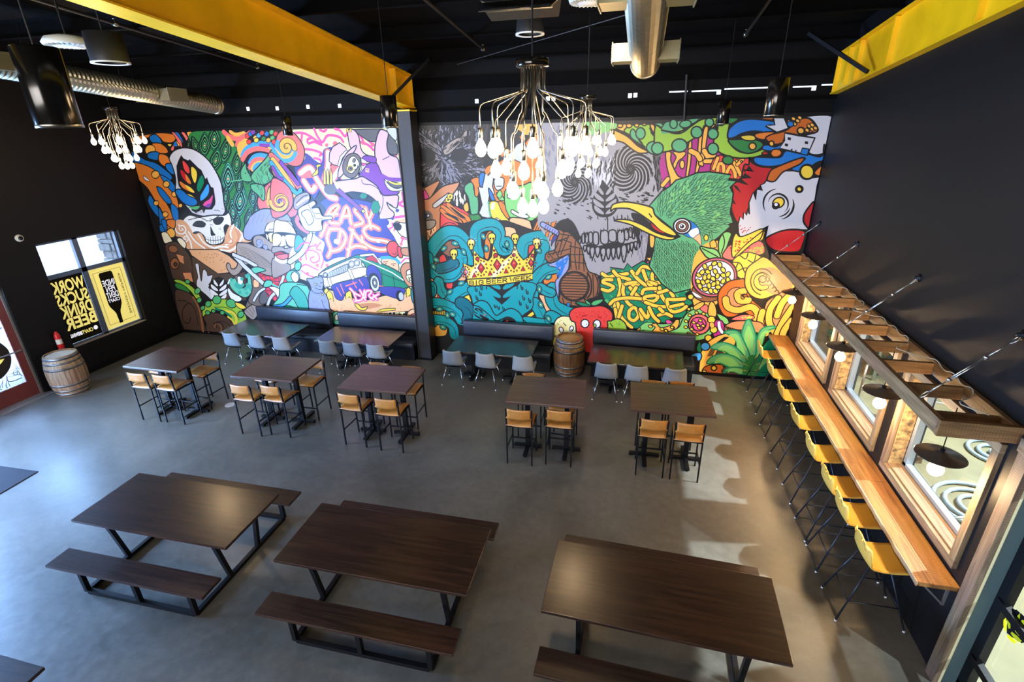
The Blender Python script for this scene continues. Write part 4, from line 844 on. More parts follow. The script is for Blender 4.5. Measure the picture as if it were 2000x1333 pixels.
# kangaroo nose / glove / cup at the column's left
F('Q', [(1350, 80), (1400, 20), (1500, 20), (1500, 190), (1420, 185), (1370, 140)], 2); F('k', [(1310, 50), (1340, 25), (1400, 60), (1390, 110), (1340, 110)], 1); F('f', [(1290, -20), (1400, -60), (1520, -200), (1600, -60), (1560, 20), (1400, 30)], 1.8)
F('R', [(1240, 300), (1270, 245), (1330, 240), (1370, 290), (1375, 360), (1340, 415), (1290, 405), (1250, 360)], 2.4); L('R', 8, [(1380, 320), (1395, 400)], 0, None, True, 2); F('q', [(1400, 320), (1480, 310), (1520, 340), (1500, 400), (1420, 390)], 2); L('k', 1.5, [(1300, 370), (1330, 390), (1345, 360)]); F('R', [(1490, 380), (1540, 350), (1580, 420), (1560, 500), (1510, 480)], 2.2)
F('q', [(1400, 600), (1400, 530), (1450, 480), (1540, 500), (1560, 600), (1520, 740), (1460, 720)], 2); F('Q', [(1460, 600), (1480, 560), (1600, 550), (1620, 600), (1600, 700), (1490, 690)], 2); F('Y', [(1460, 620), (1620, 620), (1600, 700), (1500, 700)], 1.6)
STROKES([[(1485, 640), (1495, 690)], [(1510, 640), (1490, 665), (1520, 690)], [(1528, 640), (1535, 692)], [(1545, 640), (1550, 690), (1562, 690)], [(1570, 640), (1574, 690), (1586, 690)]], 1.8, 'k')
F('t', [(1510, 800), (1540, 750), (1640, 700), (1700, 900), (1660, 1020), (1600, 1010), (1530, 920)], 2.2)
# ---- sloth and cream vines (upper middle)
crop(*M3)
F('Y', [(180, 150), (880, 130), (1480, 130), (1560, 900), (1620, 1240), (1400, 1300), (1200, 1000), (600, 600), (350, 560)], 0, 0)
for pts in [[(230, 190), (330, 190), (420, 230), (560, 310), (640, 220), (780, 240), (830, 300)], [(310, 290), (320, 210)], [(470, 140), (510, 230), (560, 300)], [(560, 340), (470, 300), (400, 320), (390, 270), (440, 250)], [(730, 140), (790, 160), (850, 230), (890, 180)], [(540, 150), (590, 170), (620, 145)], [(350, 390), (450, 400), (560, 440), (540, 470)], [(470, 500), (540, 520), (560, 560)], [(1010, 220), (1050, 240), (1080, 300)], [(1040, 300), (1140, 340), (1200, 400)], [(1560, 930), (1570, 1030), (1520, 1060)], [(1480, 1060), (1600, 1110)], [(1440, 1240), (1600, 1220)], [(1120, 260), (1180, 320)]]: L('M', 5, pts)
for (x, y, r_) in [(625, 340, 18), (730, 320, 26), (1195, 335, 22), (1075, 310, 22), (1580, 840, 26), (1480, 460, 20)]: EL('s', x, y, r_, None, 0, 1.5, 12, 'M')
F('n', [(230, 600), (350, 520), (360, 440), (430, 480), (470, 520), (560, 560), (580, 410), (640, 370), (700, 380), (760, 560), (800, 740), (700, 780), (600, 800), (480, 1000), (440, 960), (300, 840)], 0)
for pts in [[(300, 690), (420, 620), (500, 760), (640, 960), (740, 1000)], [(340, 780), (430, 900), (480, 860)], [(640, 430), (640, 600), (600, 760)], [(660, 640), (700, 560), (720, 620)], [(700, 760), (790, 640), (830, 740), (900, 760)], [(420, 700), (330, 700)]]: L('s', 15, pts)
for pts in [[(300, 690), (420, 620), (500, 760), (640, 960), (740, 1000)], [(340, 780), (430, 900), (480, 860)], [(640, 430), (640, 600), (600, 760)], [(700, 760), (790, 640), (830, 740), (900, 760)]]: L('w', 9, pts)
F('y', [(440, 720), (500, 640), (495, 590), (540, 575), (555, 600), (520, 620), (520, 690), (480, 720)], 1.6)
# red curl
F('s', [(0, 260), (40, 180), (110, 150), (200, 175), (290, 270), (345, 380), (345, 500), (300, 590), (200, 600), (120, 560), (0, 470)], 2.6); SP('B', 10, 130, 370, 60, 125, -60, .75); SP('O', 11, 130, 365, 15, 95, -30, 1.1, 1.4); SP('k', 1.6, 130, 365, 8, 60, 0, 1); L('O', 8, [(-40, 380), (60, 470), (160, 490), (210, 440)]); L('B', 8, [(-60, 350), (60, 520), (180, 520), (240, 440)])
for (c_, w_, pts) in [('s', 12, [(-60, 470), (80, 600), (200, 760), (280, 860)]), ('O', 10, [(-40, 520), (100, 700), (220, 900), (240, 980)]), ('B', 9, [(-60, 560), (100, 780), (260, 940), (300, 900)]), ('P', 8, [(60, 560), (160, 680), (270, 820)]), ('P', 7, [(-40, 620), (30, 740), (70, 760)])]: L(c_, w_, pts, 1, None, True, 1.3)
F('s', [(-60, 780), (60, 780), (170, 880), (210, 1020), (180, 1130), (60, 1230), (-60, 1200)], 2.4); SP('O', 8, 50, 1040, 20, 120, 0, 1.5, 1.2); SP('n', 3, 40, 1040, 4, 30, 0, 1); SP('k', 1.5, 50, 1040, 15, 150, 90, 1.2)
# hand holding the roll
F('h', [(215, 1060), (240, 980), (330, 930), (390, 930), (415, 980), (400, 1040), (330, 1090), (260, 1140), (220, 1120)], 2.2); L('k', 1.6, [(250, 1060), (330, 980), (390, 960)]); L('Q', 4, [(260, 1080), (340, 1020), (400, 990)])
F('x', [(270, 1160), (300, 1110), (400, 1060), (460, 1030), (490, 1070), (440, 1120), (520, 1120), (550, 1180), (580, 1220), (680, 1220), (690, 1260), (580, 1270), (560, 1300), (560, 1400), (380, 1400), (300, 1280)], 2.2); F('W', [(310, 1180), (400, 1140), (450, 1220), (460, 1290), (400, 1333), (360, 1260)], 1.8)
for pts in [[(400, 1080), (430, 1140)], [(440, 1130), (460, 1180), (550, 1190)], [(470, 1200), (490, 1250), (570, 1250)]]: L('k', 1.6, pts)
# sloth in pink suit
F('E', [(940, 150), (1260, 140), (1340, 160), (1480, 300), (1500, 450), (1400, 440), (1350, 320), (1240, 300), (1150, 290), (1040, 220), (1000, 190)], 1.8)
F('p', [(890, 150), (960, 150), (1020, 230), (1050, 380), (1100, 450), (1220, 500), (1240, 540), (1130, 520), (1000, 480), (920, 370), (890, 240)], 2.2)
F('p', [(1290, 150), (1350, 160), (1390, 200), (1370, 330), (1400, 450), (1500, 500), (1530, 620), (1540, 780), (1400, 760), (1310, 700), (1240, 560), (1220, 400), (1250, 230)], 2.4)
F('P', [(1020, 720), (1080, 620), (1160, 560), (1240, 560), (1300, 680), (1340, 760), (1420, 880), (1520, 910), (1500, 950), (1420, 975), (1310, 950), (1250, 860), (1130, 760)], 2); F('P', [(1070, 490), (1120, 470), (1230, 490), (1230, 560), (1150, 550), (1090, 530)], 1.6)
F('x', [(1340, 770), (1420, 850), (1500, 880), (1560, 860), (1560, 900), (1440, 910), (1370, 860)], 1.6); F('E', [(1380, 790), (1480, 800), (1550, 830), (1540, 870), (1440, 860)], 1.4); L('y', 3, [(1400, 790), (1470, 820), (1550, 820)]); L('P', 7, [(1320, 720), (1400, 760), (1550, 770)]); 
F('p', [(735, 790), (960, 760), (1060, 730), (1140, 770), (1250, 850), (1320, 960), (1500, 960), (1510, 1040), (1490, 1120), (1420, 1090), (1370, 1050), (1400, 1120), (1460, 1180), (1440, 1240), (1340, 1258), (1280, 1250), (1270, 1140), (1240, 1040), (1120, 950), (950, 920), (800, 940), (750, 860)], 2.4)
L('k', 1.5, [(1060, 770), (1080, 820), (1200, 840), (1310, 940), (1320, 1080), (1280, 1200)]); L('k', 1.4, [(1370, 1050), (1440, 1090)]); L('k', 1.4, [(1320, 520), (1400, 480)])
F('p', [(655, 540), (660, 440), (700, 360), (785, 310), (860, 370), (880, 410), (810, 480), (770, 600), (700, 580)], 2.2, 0); F('w', [(760, 590), (790, 480), (860, 405), (890, 420), (820, 500), (785, 610)], 1.4, 0); F('p', [(770, 745), (775, 640), (850, 470), (920, 390), (985, 345), (990, 370), (960, 430), (880, 520), (840, 640), (830, 700)], 2.2)
F('H', [(830, 560), (880, 470), (960, 440), (1030, 480), (1045, 580), (1010, 700), (940, 750), (860, 720), (825, 650)], 2); F('Q', [(880, 620), (900, 520), (950, 475), (1000, 510), (1030, 580), (990, 640), (940, 690), (890, 670)], 1.6); EL('H', 920, 630, 28, 40, 20, 1.2); EL('H', 965, 530, 18, 28, 20, 1.2); EL('k', 925, 630, 12, 14, 0, 0, 8); EL('k', 972, 590, 18, 20, 0, 0, 10); L('k', 1.3, [(950, 650), (1000, 630), (1010, 590)]); SP('y', 1.6, 918, 632, 38, 38, 0, 1)
F('x', [(1020, 720), (1060, 640), (1050, 500), (1120, 540), (1110, 600)], 1.6, 0); F('M', [(1060, 560), (1130, 570), (1080, 600), (1060, 590)], 1.2, 0); STROKES([[(1150, 640), (1110, 630), (1105, 655), (1150, 660), (1148, 675), (1110, 668)]], 2, 'f')
L('P', 8, [(700, 840), (860, 980), (1060, 1150)], 0, None, True, 1.6); EL('y', 1080, 1160, 24, 20, 40, 1.5, 10); EL('E', 670, 890, 80, 68, 10, 0); L('x', 5, [(725, 800), (760, 870)])
for x in (600, 640, 680): F('y', [(x - 18, 820), (x - 12, 640 + (x % 40)), (x, 630), (x + 14, 700), (x + 18, 830)], 1.5, 0)
for (x) in (880, 920): F('y', [(x - 14, 180), (x - 6, 130), (x + 14, 135), (x + 10, 180)], 1, 0)
EL('n', 1500, 1150, 24, None, 0, 0, 8); EL('n', 1440, 1250, 20, None, 0, 0, 8); EL('z', 1230, 1110, 60, 90, 0, 1, 6); EL('z', 1080, 970, 50, 40, 0, 1, 6); EL('n', 1320, 1300, 80, 50, 0, 0)
F('W', [(1370, 140), (1480, 130), (1490, 280), (1420, 230)], 1.4)
# ---- bark skull
crop(*M5)
F('D', [(-40, 100), (980, 80), (960, 300), (900, 600), (700, 780), (600, 1080), (500, 1080), (400, 900), (100, 780), (-40, 700)], 0, 0)
def bfl(x, y):
    if y < 330: return 92 + 10 * math.sin(x * .03)
    return math.degrees(math.atan2(y - 520, x - 400))
SCAT('A', 3.2, [(60, 120), (900, 100), (900, 700), (700, 780), (500, 1000), (380, 760), (110, 780)], 170, bfl, 110, 2, .5)
SCAT('k', 2.2, [(60, 120), (960, 100), (900, 700), (700, 800), (560, 1060), (380, 780), (110, 780)], 260, bfl, 100, 2, .5)
F('A', [(90, 150), (180, 220), (300, 300), (390, 370), (400, 430), (380, 470), (300, 420), (190, 340), (90, 280)], 2); F('h', [(710, 150), (620, 230), (500, 300), (420, 380), (420, 440), (450, 465), (520, 430), (620, 330), (700, 270)], 2)
SCAT('k', 1.8, [(100, 170), (390, 380), (380, 450), (100, 270)], 26, lambda x, y: 38, 70); SCAT('k', 1.8, [(700, 170), (430, 380), (440, 450), (700, 270)], 26, lambda x, y: -38, 70)
EL('k', 205, 470, 108, 78, 8, 2.5); F('k', [(110, 420), (200, 400), (300, 450), (310, 520), (200, 540), (110, 500)], 0); EL('k', 620, 460, 105, 72, -10, 2.5); F('k', [(380, 620), (430, 590), (480, 630), (500, 700), (430, 700), (370, 700)], 1)
SCAT('A', 2, [(240, 640), (360, 560), (620, 700), (600, 780), (420, 760), (300, 760)], 40, lambda x, y: math.degrees(math.atan2(y - 480, x - 410)), 120)
SCAT('Q', 3, [(510, 940), (700, 880), (700, 1040), (560, 1080)], 16, lambda x, y: 88, 90)
# kangaroo
F('q', [(120, 1000), (230, 1010), (400, 860), (560, 810), (620, 800), (590, 880), (500, 1000), (420, 1120), (400, 1240), (390, 1333), (360, 1500), (120, 1500)], 2.4)
F('q', [(150, 900), (260, 830), (375, 780), (330, 880), (250, 1000), (210, 960)], 2); F('W', [(285, 1090), (330, 1040), (430, 970), (490, 930), (450, 1000), (400, 1060), (320, 1120)], 1.8)
SP('y', 3, 480, 1020, 20, 26, 0, .9, 1.2); SP('y', 3, 505, 980, 20, 26, 0, .9, 1.2); EL('H', 220, 1230, 70, 80, -20, 0); F('x', [(160, 1240), (200, 1200), (250, 1200), (240, 1230), (190, 1245)], 1.8); EL('b', 208, 1218, 14, None, 0, 1.2, 10)
F('M', [(110, 840), (150, 820), (180, 880), (215, 930), (240, 1000), (130, 1000)], 1.6); F('Y', [(120, 870), (170, 850), (180, 900), (150, 920)], 1.2)
# flame hair
F('R', [(400, 1080), (470, 1060), (600, 1110), (700, 1160), (770, 1230), (790, 1333), (790, 1450), (560, 1450), (400, 1400), (380, 1300)], 2.2)
for pts in [[(410, 1110), (520, 1180), (640, 1230), (700, 1300), (760, 1420)], [(400, 1150), (480, 1220), (620, 1290), (640, 1400)], [(480, 1080), (600, 1180), (720, 1250), (760, 1330)]]: L('o', 8, pts, 1, None, True, 1.4)
for pts in [[(500, 1100), (620, 1200), (700, 1250)], [(430, 1180), (560, 1240), (620, 1290)], [(560, 1290), (660, 1330), (720, 1420)]]: L('k', 5, pts, 1, 2)
# cactus greens and grey lightning
F('Z', [(680, 900), (700, 830), (780, 800), (800, 900), (850, 1000), (850, 1180), (800, 1250), (760, 1180), (730, 1000)], 2); F('G', [(700, 1100), (760, 1200), (860, 1200), (900, 1300), (800, 1333)], 2); F('o', [(760, 770), (850, 740), (870, 820), (850, 970), (810, 960), (800, 850)], 2); F('O', [(670, 1090), (720, 1050), (735, 1150), (690, 1160)], 1.6)
F('b', [(870, 700), (930, 690), (915, 820), (900, 870), (865, 820)], 2)
F('o', [(940, 640), (1100, 560), (1300, 420), (1450, 300), (1600, 80), (1640, 80), (1600, 500), (1640, 800), (1500, 1100), (1100, 1100), (960, 900)], 0)
F('W', [(940, 680), (970, 720), (1040, 640), (1050, 700), (1030, 850), (1060, 960), (1000, 900), (980, 1040), (1010, 1250), (900, 1230), (860, 1180), (900, 1080), (850, 860), (900, 870)], 2.4, 0)
F('W', [(1150, 480), (1260, 420), (1330, 330), (1420, 290), (1460, 400), (1420, 420), (1390, 560), (1300, 520), (1200, 560)], 2, 0)
F('o', [(1120, 440), (1200, 420), (1310, 360), (1250, 430), (1150, 490)], 1.5); F('O', [(1300, 90), (1600, 80), (1580, 200), (1440, 220), (1380, 180)], 2); F('o', [(1360, 230), (1420, 220), (1440, 270), (1400, 300)], 1.8); EL('b', 1500, 200, 18, 22, 20, 1.4)
F('W', [(1050, 770), (1120, 740), (1170, 760), (1160, 860), (1100, 900), (1060, 870)], 2); L('k', 1.5, [(1080, 850), (1140, 850)]); F('b', [(980, 870), (1030, 940), (1070, 1040), (1090, 1060), (1030, 1040), (990, 960)], 2)
F('L', [(1180, 920), (1260, 860), (1400, 840), (1500, 800), (1560, 850), (1560, 950), (1640, 1100), (1560, 1260), (1400, 1280), (1250, 1240), (1190, 1120)], 2.2); F('L', [(1080, 930), (1120, 940), (1170, 1000), (1170, 1030), (1100, 1010)], 1.8); F('W', [(1210, 980), (1240, 900), (1290, 900), (1300, 960), (1250, 1000)], 1.6)
F('x', [(1275, 1140), (1350, 1180), (1450, 1200), (1480, 1240), (1380, 1240), (1265, 1180)], 1.8); F('L', [(1080, 960), (1120, 900), (1150, 950), (1120, 1000)], 1.5)
F('y', [(990, 1060), (1040, 1030), (1110, 1060), (1140, 1150), (1200, 1230), (1240, 1290), (1180, 1310), (1060, 1300), (1000, 1180)], 2.4); L('x', 6, [(1040, 1070), (1030, 1120)], 0); F('x', [(1075, 1240), (1150, 1280), (1240, 1300), (1200, 1330), (1100, 1290)], 1.5)
for i in range(10): L('Z', 3, [(985 + i * 4, 1050 + i * 28), (972 + i * 4, 1056 + i * 28)], 0)
F('f', [(1240, 1260), (1330, 1240), (1440, 1260), (1500, 1300), (1500, 1450), (1260, 1450)], 2); F('o', [(1100, 1040), (1170, 1060), (1200, 1150), (1240, 1240), (1200, 1240), (1140, 1150)], 1.6)
F('R', [(1540, 1260), (1640, 1240), (1660, 1140), (1610, 1130), (1590, 1230)], 1.6); F('W', [(1650, 1180), (1690, 1140), (1740, 1150), (1770, 1210), (1740, 1270), (1690, 1280), (1655, 1240)], 2.2, 0)
for i in range(6): F('o', [(1580 + i * 34, 1280), (1610 + i * 34, 1275), (1560 + i * 30, 1400), (1530 + i * 30, 1390)], 1.6, 0)
# ---- octopus with crown
crop(*M6)
F('f', [(30, 60), (190, 40), (190, 200), (230, 300), (60, 390)], 0, 0); SCAT('k', 1.6, [(60, 100), (180, 60), (150, 280), (70, 340)], 16, lambda x, y: 75, 60)
F('h', [(40, 20), (170, 0), (180, 60), (110, 110), (45, 90)], 2); F('R', [(200, 160), (240, 90), (330, 30), (420, 60), (330, 120), (220, 220)], 1.8)
F('k', [(60, 380), (300, 100), (620, 0), (1000, 0), (1500, 180), (1560, 560), (1640, 1100), (1600, 1240), (100, 1300), (60, 1000)], 0, 0)
for c_, pts in [('f', [(80, 660), (200, 660), (220, 900), (100, 960)]), ('F', [(440, 640), (530, 640), (520, 700), (420, 690)]), ('R', [(320, 710), (380, 720), (370, 790), (310, 780)]), ('R', [(210, 860), (290, 870), (300, 930), (220, 930)]), ('f', [(1380, 870), (1480, 900), (1570, 1040), (1560, 1120), (1440, 1110), (1440, 1000)]), ('o', [(1440, 640), (1580, 610), (1580, 720), (1500, 760), (1440, 740)]), ('o', [(1420, 740), (1540, 760), (1500, 800), (1440, 790)]), ('o', [(760, 200), (800, 130), (830, 140), (800, 430), (750, 420)]), ('R', [(930, 230), (1020, 100), (1060, 300), (960, 330)]), ('f', [(950, 100), (1100, 100), (1120, 260), (1060, 350), (980, 420), (920, 380), (1010, 300)]), ('R', [(1160, 400), (1290, 280), (1330, 310), (1200, 460)]), ('u', [(300, 260), (440, 240), (450, 350), (350, 420), (260, 360)]), ('R', [(440, 320), (540, 400), (540, 480), (440, 470)]), ('R', [(230, 430), (280, 400), (310, 480), (240, 500)]), ('u', [(160, 520), (200, 480), (230, 540)])]: F(c_, pts, 1.6)
for c_, pts in [('y', [(500, 880), (560, 850), (600, 960), (560, 960)]), ('y', [(420, 960), (540, 1120), (520, 1140), (430, 1040)]), ('y', [(120, 1060), (300, 1050), (300, 1110), (130, 1110)]), ('O', [(130, 1240), (300, 1210), (300, 1333), (140, 1333)]), ('y', [(1220, 1130), (1300, 1060), (1340, 1080), (1240, 1150)])]:
    F(c_, pts, 1.5)
for i in range(8): L('k', 2.4, [(150 + i * 24, 1056), (155 + i * 24, 1110)], 0)
for i in range(5): L('k', 2, [(430 + i * 24, 960 + i * 36), (450 + i * 24, 950 + i * 36)], 0)
tt = [('t', 26, [(110, 380), (200, 250), (300, 160), (400, 150), (490, 210), (560, 330), (590, 450)]), ('t', 24, [(90, 430), (110, 560), (220, 640), (360, 650), (450, 560), (480, 440), (440, 400)]), ('t', 22, [(680, 400), (650, 280), (650, 120), (740, 60), (860, 60), (920, 140), (900, 260), (950, 340), (1020, 330), (1010, 260)]), ('t', 22, [(1180, 420), (1200, 260), (1300, 210), (1420, 200), (1480, 280), (1420, 420), (1360, 560), (1300, 640)]),
      ('t', 22, [(1300, 900), (1330, 720), (1400, 620), (1480, 570), (1600, 540)]), ('t', 24, [(1540, 790), (1520, 880), (1560, 980), (1680, 1060), (1800, 1090)]), ('t', 22, [(1330, 960), (1400, 1080), (1440, 1200), (1440, 1250)]), ('t', 20, [(220, 710), (240, 800), (300, 880), (340, 900)]), ('t', 24, [(340, 960), (420, 860), (520, 800), (600, 780)]), ('t', 22, [(100, 960), (260, 970), (400, 1040), (480, 1160)]), ('t', 20, [(120, 1150), (280, 1160), (380, 1230), (400, 1333)]), ('t', 14, [(100, 740), (150, 760), (150, 840), (120, 850)]), ('T', 26, [(480, 960), (540, 1000), (580, 1100), (560, 1160)]), ('t', 18, [(1400, 780), (1460, 820), (1520, 840)]), ('t', 26, [(1520, 1120), (1600, 1180), (1500, 1220), (1230, 1190)]), ('T', 20, [(230, 560), (320, 540), (400, 500)])]
for c_, w_, pts in tt: TENT(c_, w_, pts)
for c_, w_, pts in tt: L('k', 1.4, [(p[0] + w_ * 1.1, p[1] + w_ * 1.3) for p in pts], 1, 2)
for c_, w_, pts in tt:
    for p in pts[::2]: L('c' if c_ == 't' else 't', 2.4, [(p[0] - w_ * 1.2, p[1] - w_ * 1.2), (p[0] - w_ * .9 + 18, p[1] - w_ * 1.5)], 0, 2)
for (x, y, a) in [(190, 460, 30), (280, 330, -40), (410, 270, 20), (510, 370, 60), (735, 190, 60), (770, 330, 80), (1010, 280, 80), (1490, 660, -30), (1385, 800, 80), (1400, 980, 60), (1490, 1140, 60), (350, 830, -40), (480, 730, -20), (230, 1030, 0), (380, 1090, 30), (320, 1100, 70), (160, 1210, 0), (270, 1240, 30), (1375, 350, 40), (60 + 100, 540, 60)]:
    EL('t', x, y, 42, 28, a, 1.7); EL('c', x, y, 22, 14, a, .7); EL('y', x, y, 9, 6, a, 0, 8)
# head under the crown
F('t', [(600, 760), (1300, 720), (1310, 900), (1300, 1020), (1180, 1120), (1200, 1220), (500, 1200), (600, 1150), (620, 1010), (600, 900)], 2)
for (x, y) in [(640, 800), (690, 850), (650, 900), (700, 780), (1170, 780), (1230, 830), (1190, 900), (1260, 930), (1150, 960), (1230, 1000), (900, 1010), (860, 990), (960, 1030)]: L('k', 2.2, [(x, y - 26), (x + 8, y + 18), (x + 24, y + 22), (x + 20, y - 6)], 1)
LEAF('t', 'k', 950, 770, 420, 0)
F('t', [(620, 980), (700, 930), (790, 960), (860, 1080), (900, 1100), (960, 1060), (1060, 1020), (1160, 1080), (1200, 1200), (1130, 1240), (1100, 1160), (1020, 1120), (940, 1150), (880, 1160), (760, 1060), (680, 1000)], 2.4); F('k', [(640, 1020), (720, 1040), (800, 1140), (760, 1160), (640, 1110)], 0); F('k', [(970, 1140), (1060, 1130), (1110, 1190), (1040, 1220), (960, 1200)], 0)
EL('R', 750, 1095, 15, 12, 0, 0, 8); EL('R', 1012, 1172, 15, 12, 0, 0, 8); SCAT('t', 2, [(640, 1030), (740, 1060), (780, 1130), (660, 1110)], 14, lambda x, y: 30, 70)
F('y', [(500, 500), (600, 540), (625, 530), (620, 345), (700, 430), (790, 470), (830, 420), (850, 285), (910, 400), (980, 450), (1060, 390), (1100, 280), (1150, 400), (1200, 460), (1260, 420), (1330, 330), (1320, 480), (1305, 620), (950, 670), (620, 690), (545, 680)], 2.8, 0)
F('Y', [(640, 540), (760, 480), (640, 640), (580, 660)], 0); F('Y', [(950, 500), (1060, 440), (900, 640), (820, 650)], 0)
for (x, y, s_) in [(668, 448, 22), (878, 408, 24), (1088, 405, 20), (1305, 408, 18), (862, 352, 11), (1098, 340, 11), (645, 400, 11)]: EL('r', x, y, s_, None, 0, 1.6, 12)
for (x, y, k_) in [(710, 555, 1), (897, 520, 1.1), (1090, 508, 1), (1288, 495, .8), (530, 600, .7)]:
    F('r', [(x - 38 * k_, y), (x - 5, y - 62 * k_), (x + 40 * k_, y), (x + 2, y + 62 * k_)], 2.4, 0); F('s', [(x - 14 * k_, y), (x, y - 34 * k_), (x + 12 * k_, y)], 0, 0)
    for i in range(12):
        a = i * PI / 6; EL('r', x + 68 * k_ * math.cos(a), y + 88 * k_ * math.sin(a), 9, None, 0, 1, 6)
for (x, y) in [(632, 640), (815, 618), (1000, 592), (1195, 565)]: F('r', [(x - 26, y + 24), (x, y - 34), (x + 28, y + 20)], 1.8, 0)
for (x, y, r_) in [(595, 280, -15), (833, 210, 0), (1104, 215, 0), (1352, 270, 0), (395, 395, -40)]:
    F('y', [(x - 40, y - 40), (x, y - 62), (x + 40, y - 40), (x + 40, y + 10), (x + 24, y + 30), (x + 20, y + 62), (x - 14, y + 62), (x - 22, y + 30), (x - 40, y + 10)], 2.2); EL('k', x - 16, y + 4, 12, 14, 0, 0, 8); EL('k', x + 18, y + 4, 12, 14, 0, 0, 8); EL('k', x + 2, y + 30, 5, None, 0, 0, 6)
for (x, y) in [(605, 240), (1100, 370), (1365, 240), (545, 600)]:
    for a in (0, 55, 90, 145): L('x', 2, [(x - 60 * math.cos(math.radians(a)), y - 60 * math.sin(math.radians(a))), (x + 60 * math.cos(math.radians(a)), y + 60 * math.sin(math.radians(a)))], 0, 2)
F('y', [(550, 685), (900, 665), (1305, 615), (1308, 690), (950, 745), (590, 765), (560, 750)], 2.6, 0)
BG = {'B': [[(0, 0), (0, 1), (.8, 1), (.9, .75), (.75, .52), (.1, .5)], [(.75, .52), (.85, .3), (.7, 0), (0, 0)]], 'I': [[(.4, 0), (.4, 1)]], 'G': [[(.95, .85), (.7, 1), (.2, 1), (0, .7), (0, .3), (.2, 0), (.8, 0), (.95, .3), (.95, .5), (.55, .5)]], 'E': [[(.9, 0), (0, 0), (0, 1), (.9, 1)], [(0, .5), (.75, .5)]], 'R': [[(0, 1), (0, 0), (.7, 0), (.9, .25), (.7, .5), (0, .5)], [(.45, .5), (.95, 1)]], 'W': [[(0, 0), (.25, 1), (.5, .3), (.75, 1), (1, 0)]], 'K': [[(0, 0), (0, 1)], [(.9, 0), (.1, .5), (.95, 1)]]}
def WORD(tx, p0, p1, h, w_, col, gap=.28, o=0):
    """stroke letters between two baseline points (crop px), height h above the baseline"""
    n = len(tx); u = [1.0 if c_ != 'I' else .5 for c_ in tx]; u = [.55 if c_ == ' ' else v for c_, v in zip(tx, u)]; tot = sum(u) + gap * (n - 1); x = 0
    for c_, v in zip(tx, u):
        for st in BG.get(c_, []):
            pts = []
            for a, d_ in st:
                t = (x + a * v) / tot; hh = h if not isinstance(h, tuple) else h[0] + (h[1] - h[0]) * t
                pts.append((p0[0] + (p1[0] - p0[0]) * t, p0[1] + (p1[1] - p0[1]) * t - hh * (1 - d_)))
            L(col, w_, pts, 0)
        x += v + gap
WORD('BIG', (578, 752), (738, 742), 46, 2.0, 'k'); WORD('BEER', (776, 736), (1012, 718), 50, 2.0, 'k'); WORD('WEEK', (1046, 712), (1290, 682), 46, 2.0, 'k')
# ---- grey skull with spiral eyes
crop(*M7)
F('e', [(-60, 60), (800, 60), (900, 280), (1290, 440), (1500, 440), (1540, 700), (1480, 900), (1490, 1000), (1380, 1120), (1300, 1333), (1250, 1700), (1150, 2000), (200, 1900), (60, 1500), (-60, 1333)], 0, 0)
SCAT('A', 4, [(0, 80), (700, 80), (850, 500), (600, 1000), (100, 1000)], 60, lambda x, y: 80, 130)
for (cx, cy, R0, r_) in [(1090, 640, 300, 0), (400, 800, 270, 0)]:
    EL('E', cx, cy, R0 * .9, R0, 0, 0)
    for i in range(13):
        a0 = i * 360 / 13; pts = [((cx + R0 * .88 * t * math.cos(math.radians(a0 + 150 * t))), (cy + R0 * .98 * t * math.sin(math.radians(a0 + 150 * t)))) for t in [q / 14 for q in range(1, 15)]]
        L('k', 4.5, pts, 0, None, False)
        pts = [((cx + R0 * .88 * t * math.cos(math.radians(a0 + 13 + 150 * t))), (cy + R0 * .98 * t * math.sin(math.radians(a0 + 13 + 150 * t)))) for t in [q / 14 for q in range(3, 15)]]
        L('e', 2.6, pts, 0, None, False)
    EL('k', cx, cy, 12, None, 0, 0, 8)
SCAT('W', 2.6, [(560, 560), (880, 560), (880, 860), (700, 780), (600, 900)], 46, lambda x, y: 95 + (x - 720) * .06, 160)
SCAT('k', 2.0, [(560, 560), (900, 520), (900, 900), (700, 800), (560, 960)], 40, lambda x, y: 95 + (x - 720) * .06, 120)
SCAT('k', 2.4, [(100, 900), (620, 1000), (620, 1240), (100, 1333)], 34, lambda x, y: 20, 50); SCAT('k', 2.4, [(940, 960), (1450, 900), (1350, 1050), (950, 1040)], 24, lambda x, y: 15, 60); SCAT('k', 2.2, [(540, 1230), (1200, 1230), (1200, 1333), (540, 1333)], 26, lambda x, y: 85, 60)
F('E', [(1370, 480), (1420, 470), (1500, 440), (1490, 620), (1450, 880), (1420, 870), (1400, 700)], 1.2); SCAT('k', 2.4, [(1370, 480), (1510, 440), (1460, 880), (1360, 880)], 30, lambda x, y: 88, 90)
F('k', [(740, 770), (800, 840), (880, 920), (940, 1020), (930, 1120), (860, 1210), (760, 1235), (670, 1210), (615, 1120), (620, 1000), (680, 900), (720, 830)], 0); LEAF('e', None, 770, 1010, 350, 0); L('k', 2.5, [(800, 1200), (805, 1333)])
crop(*M8)
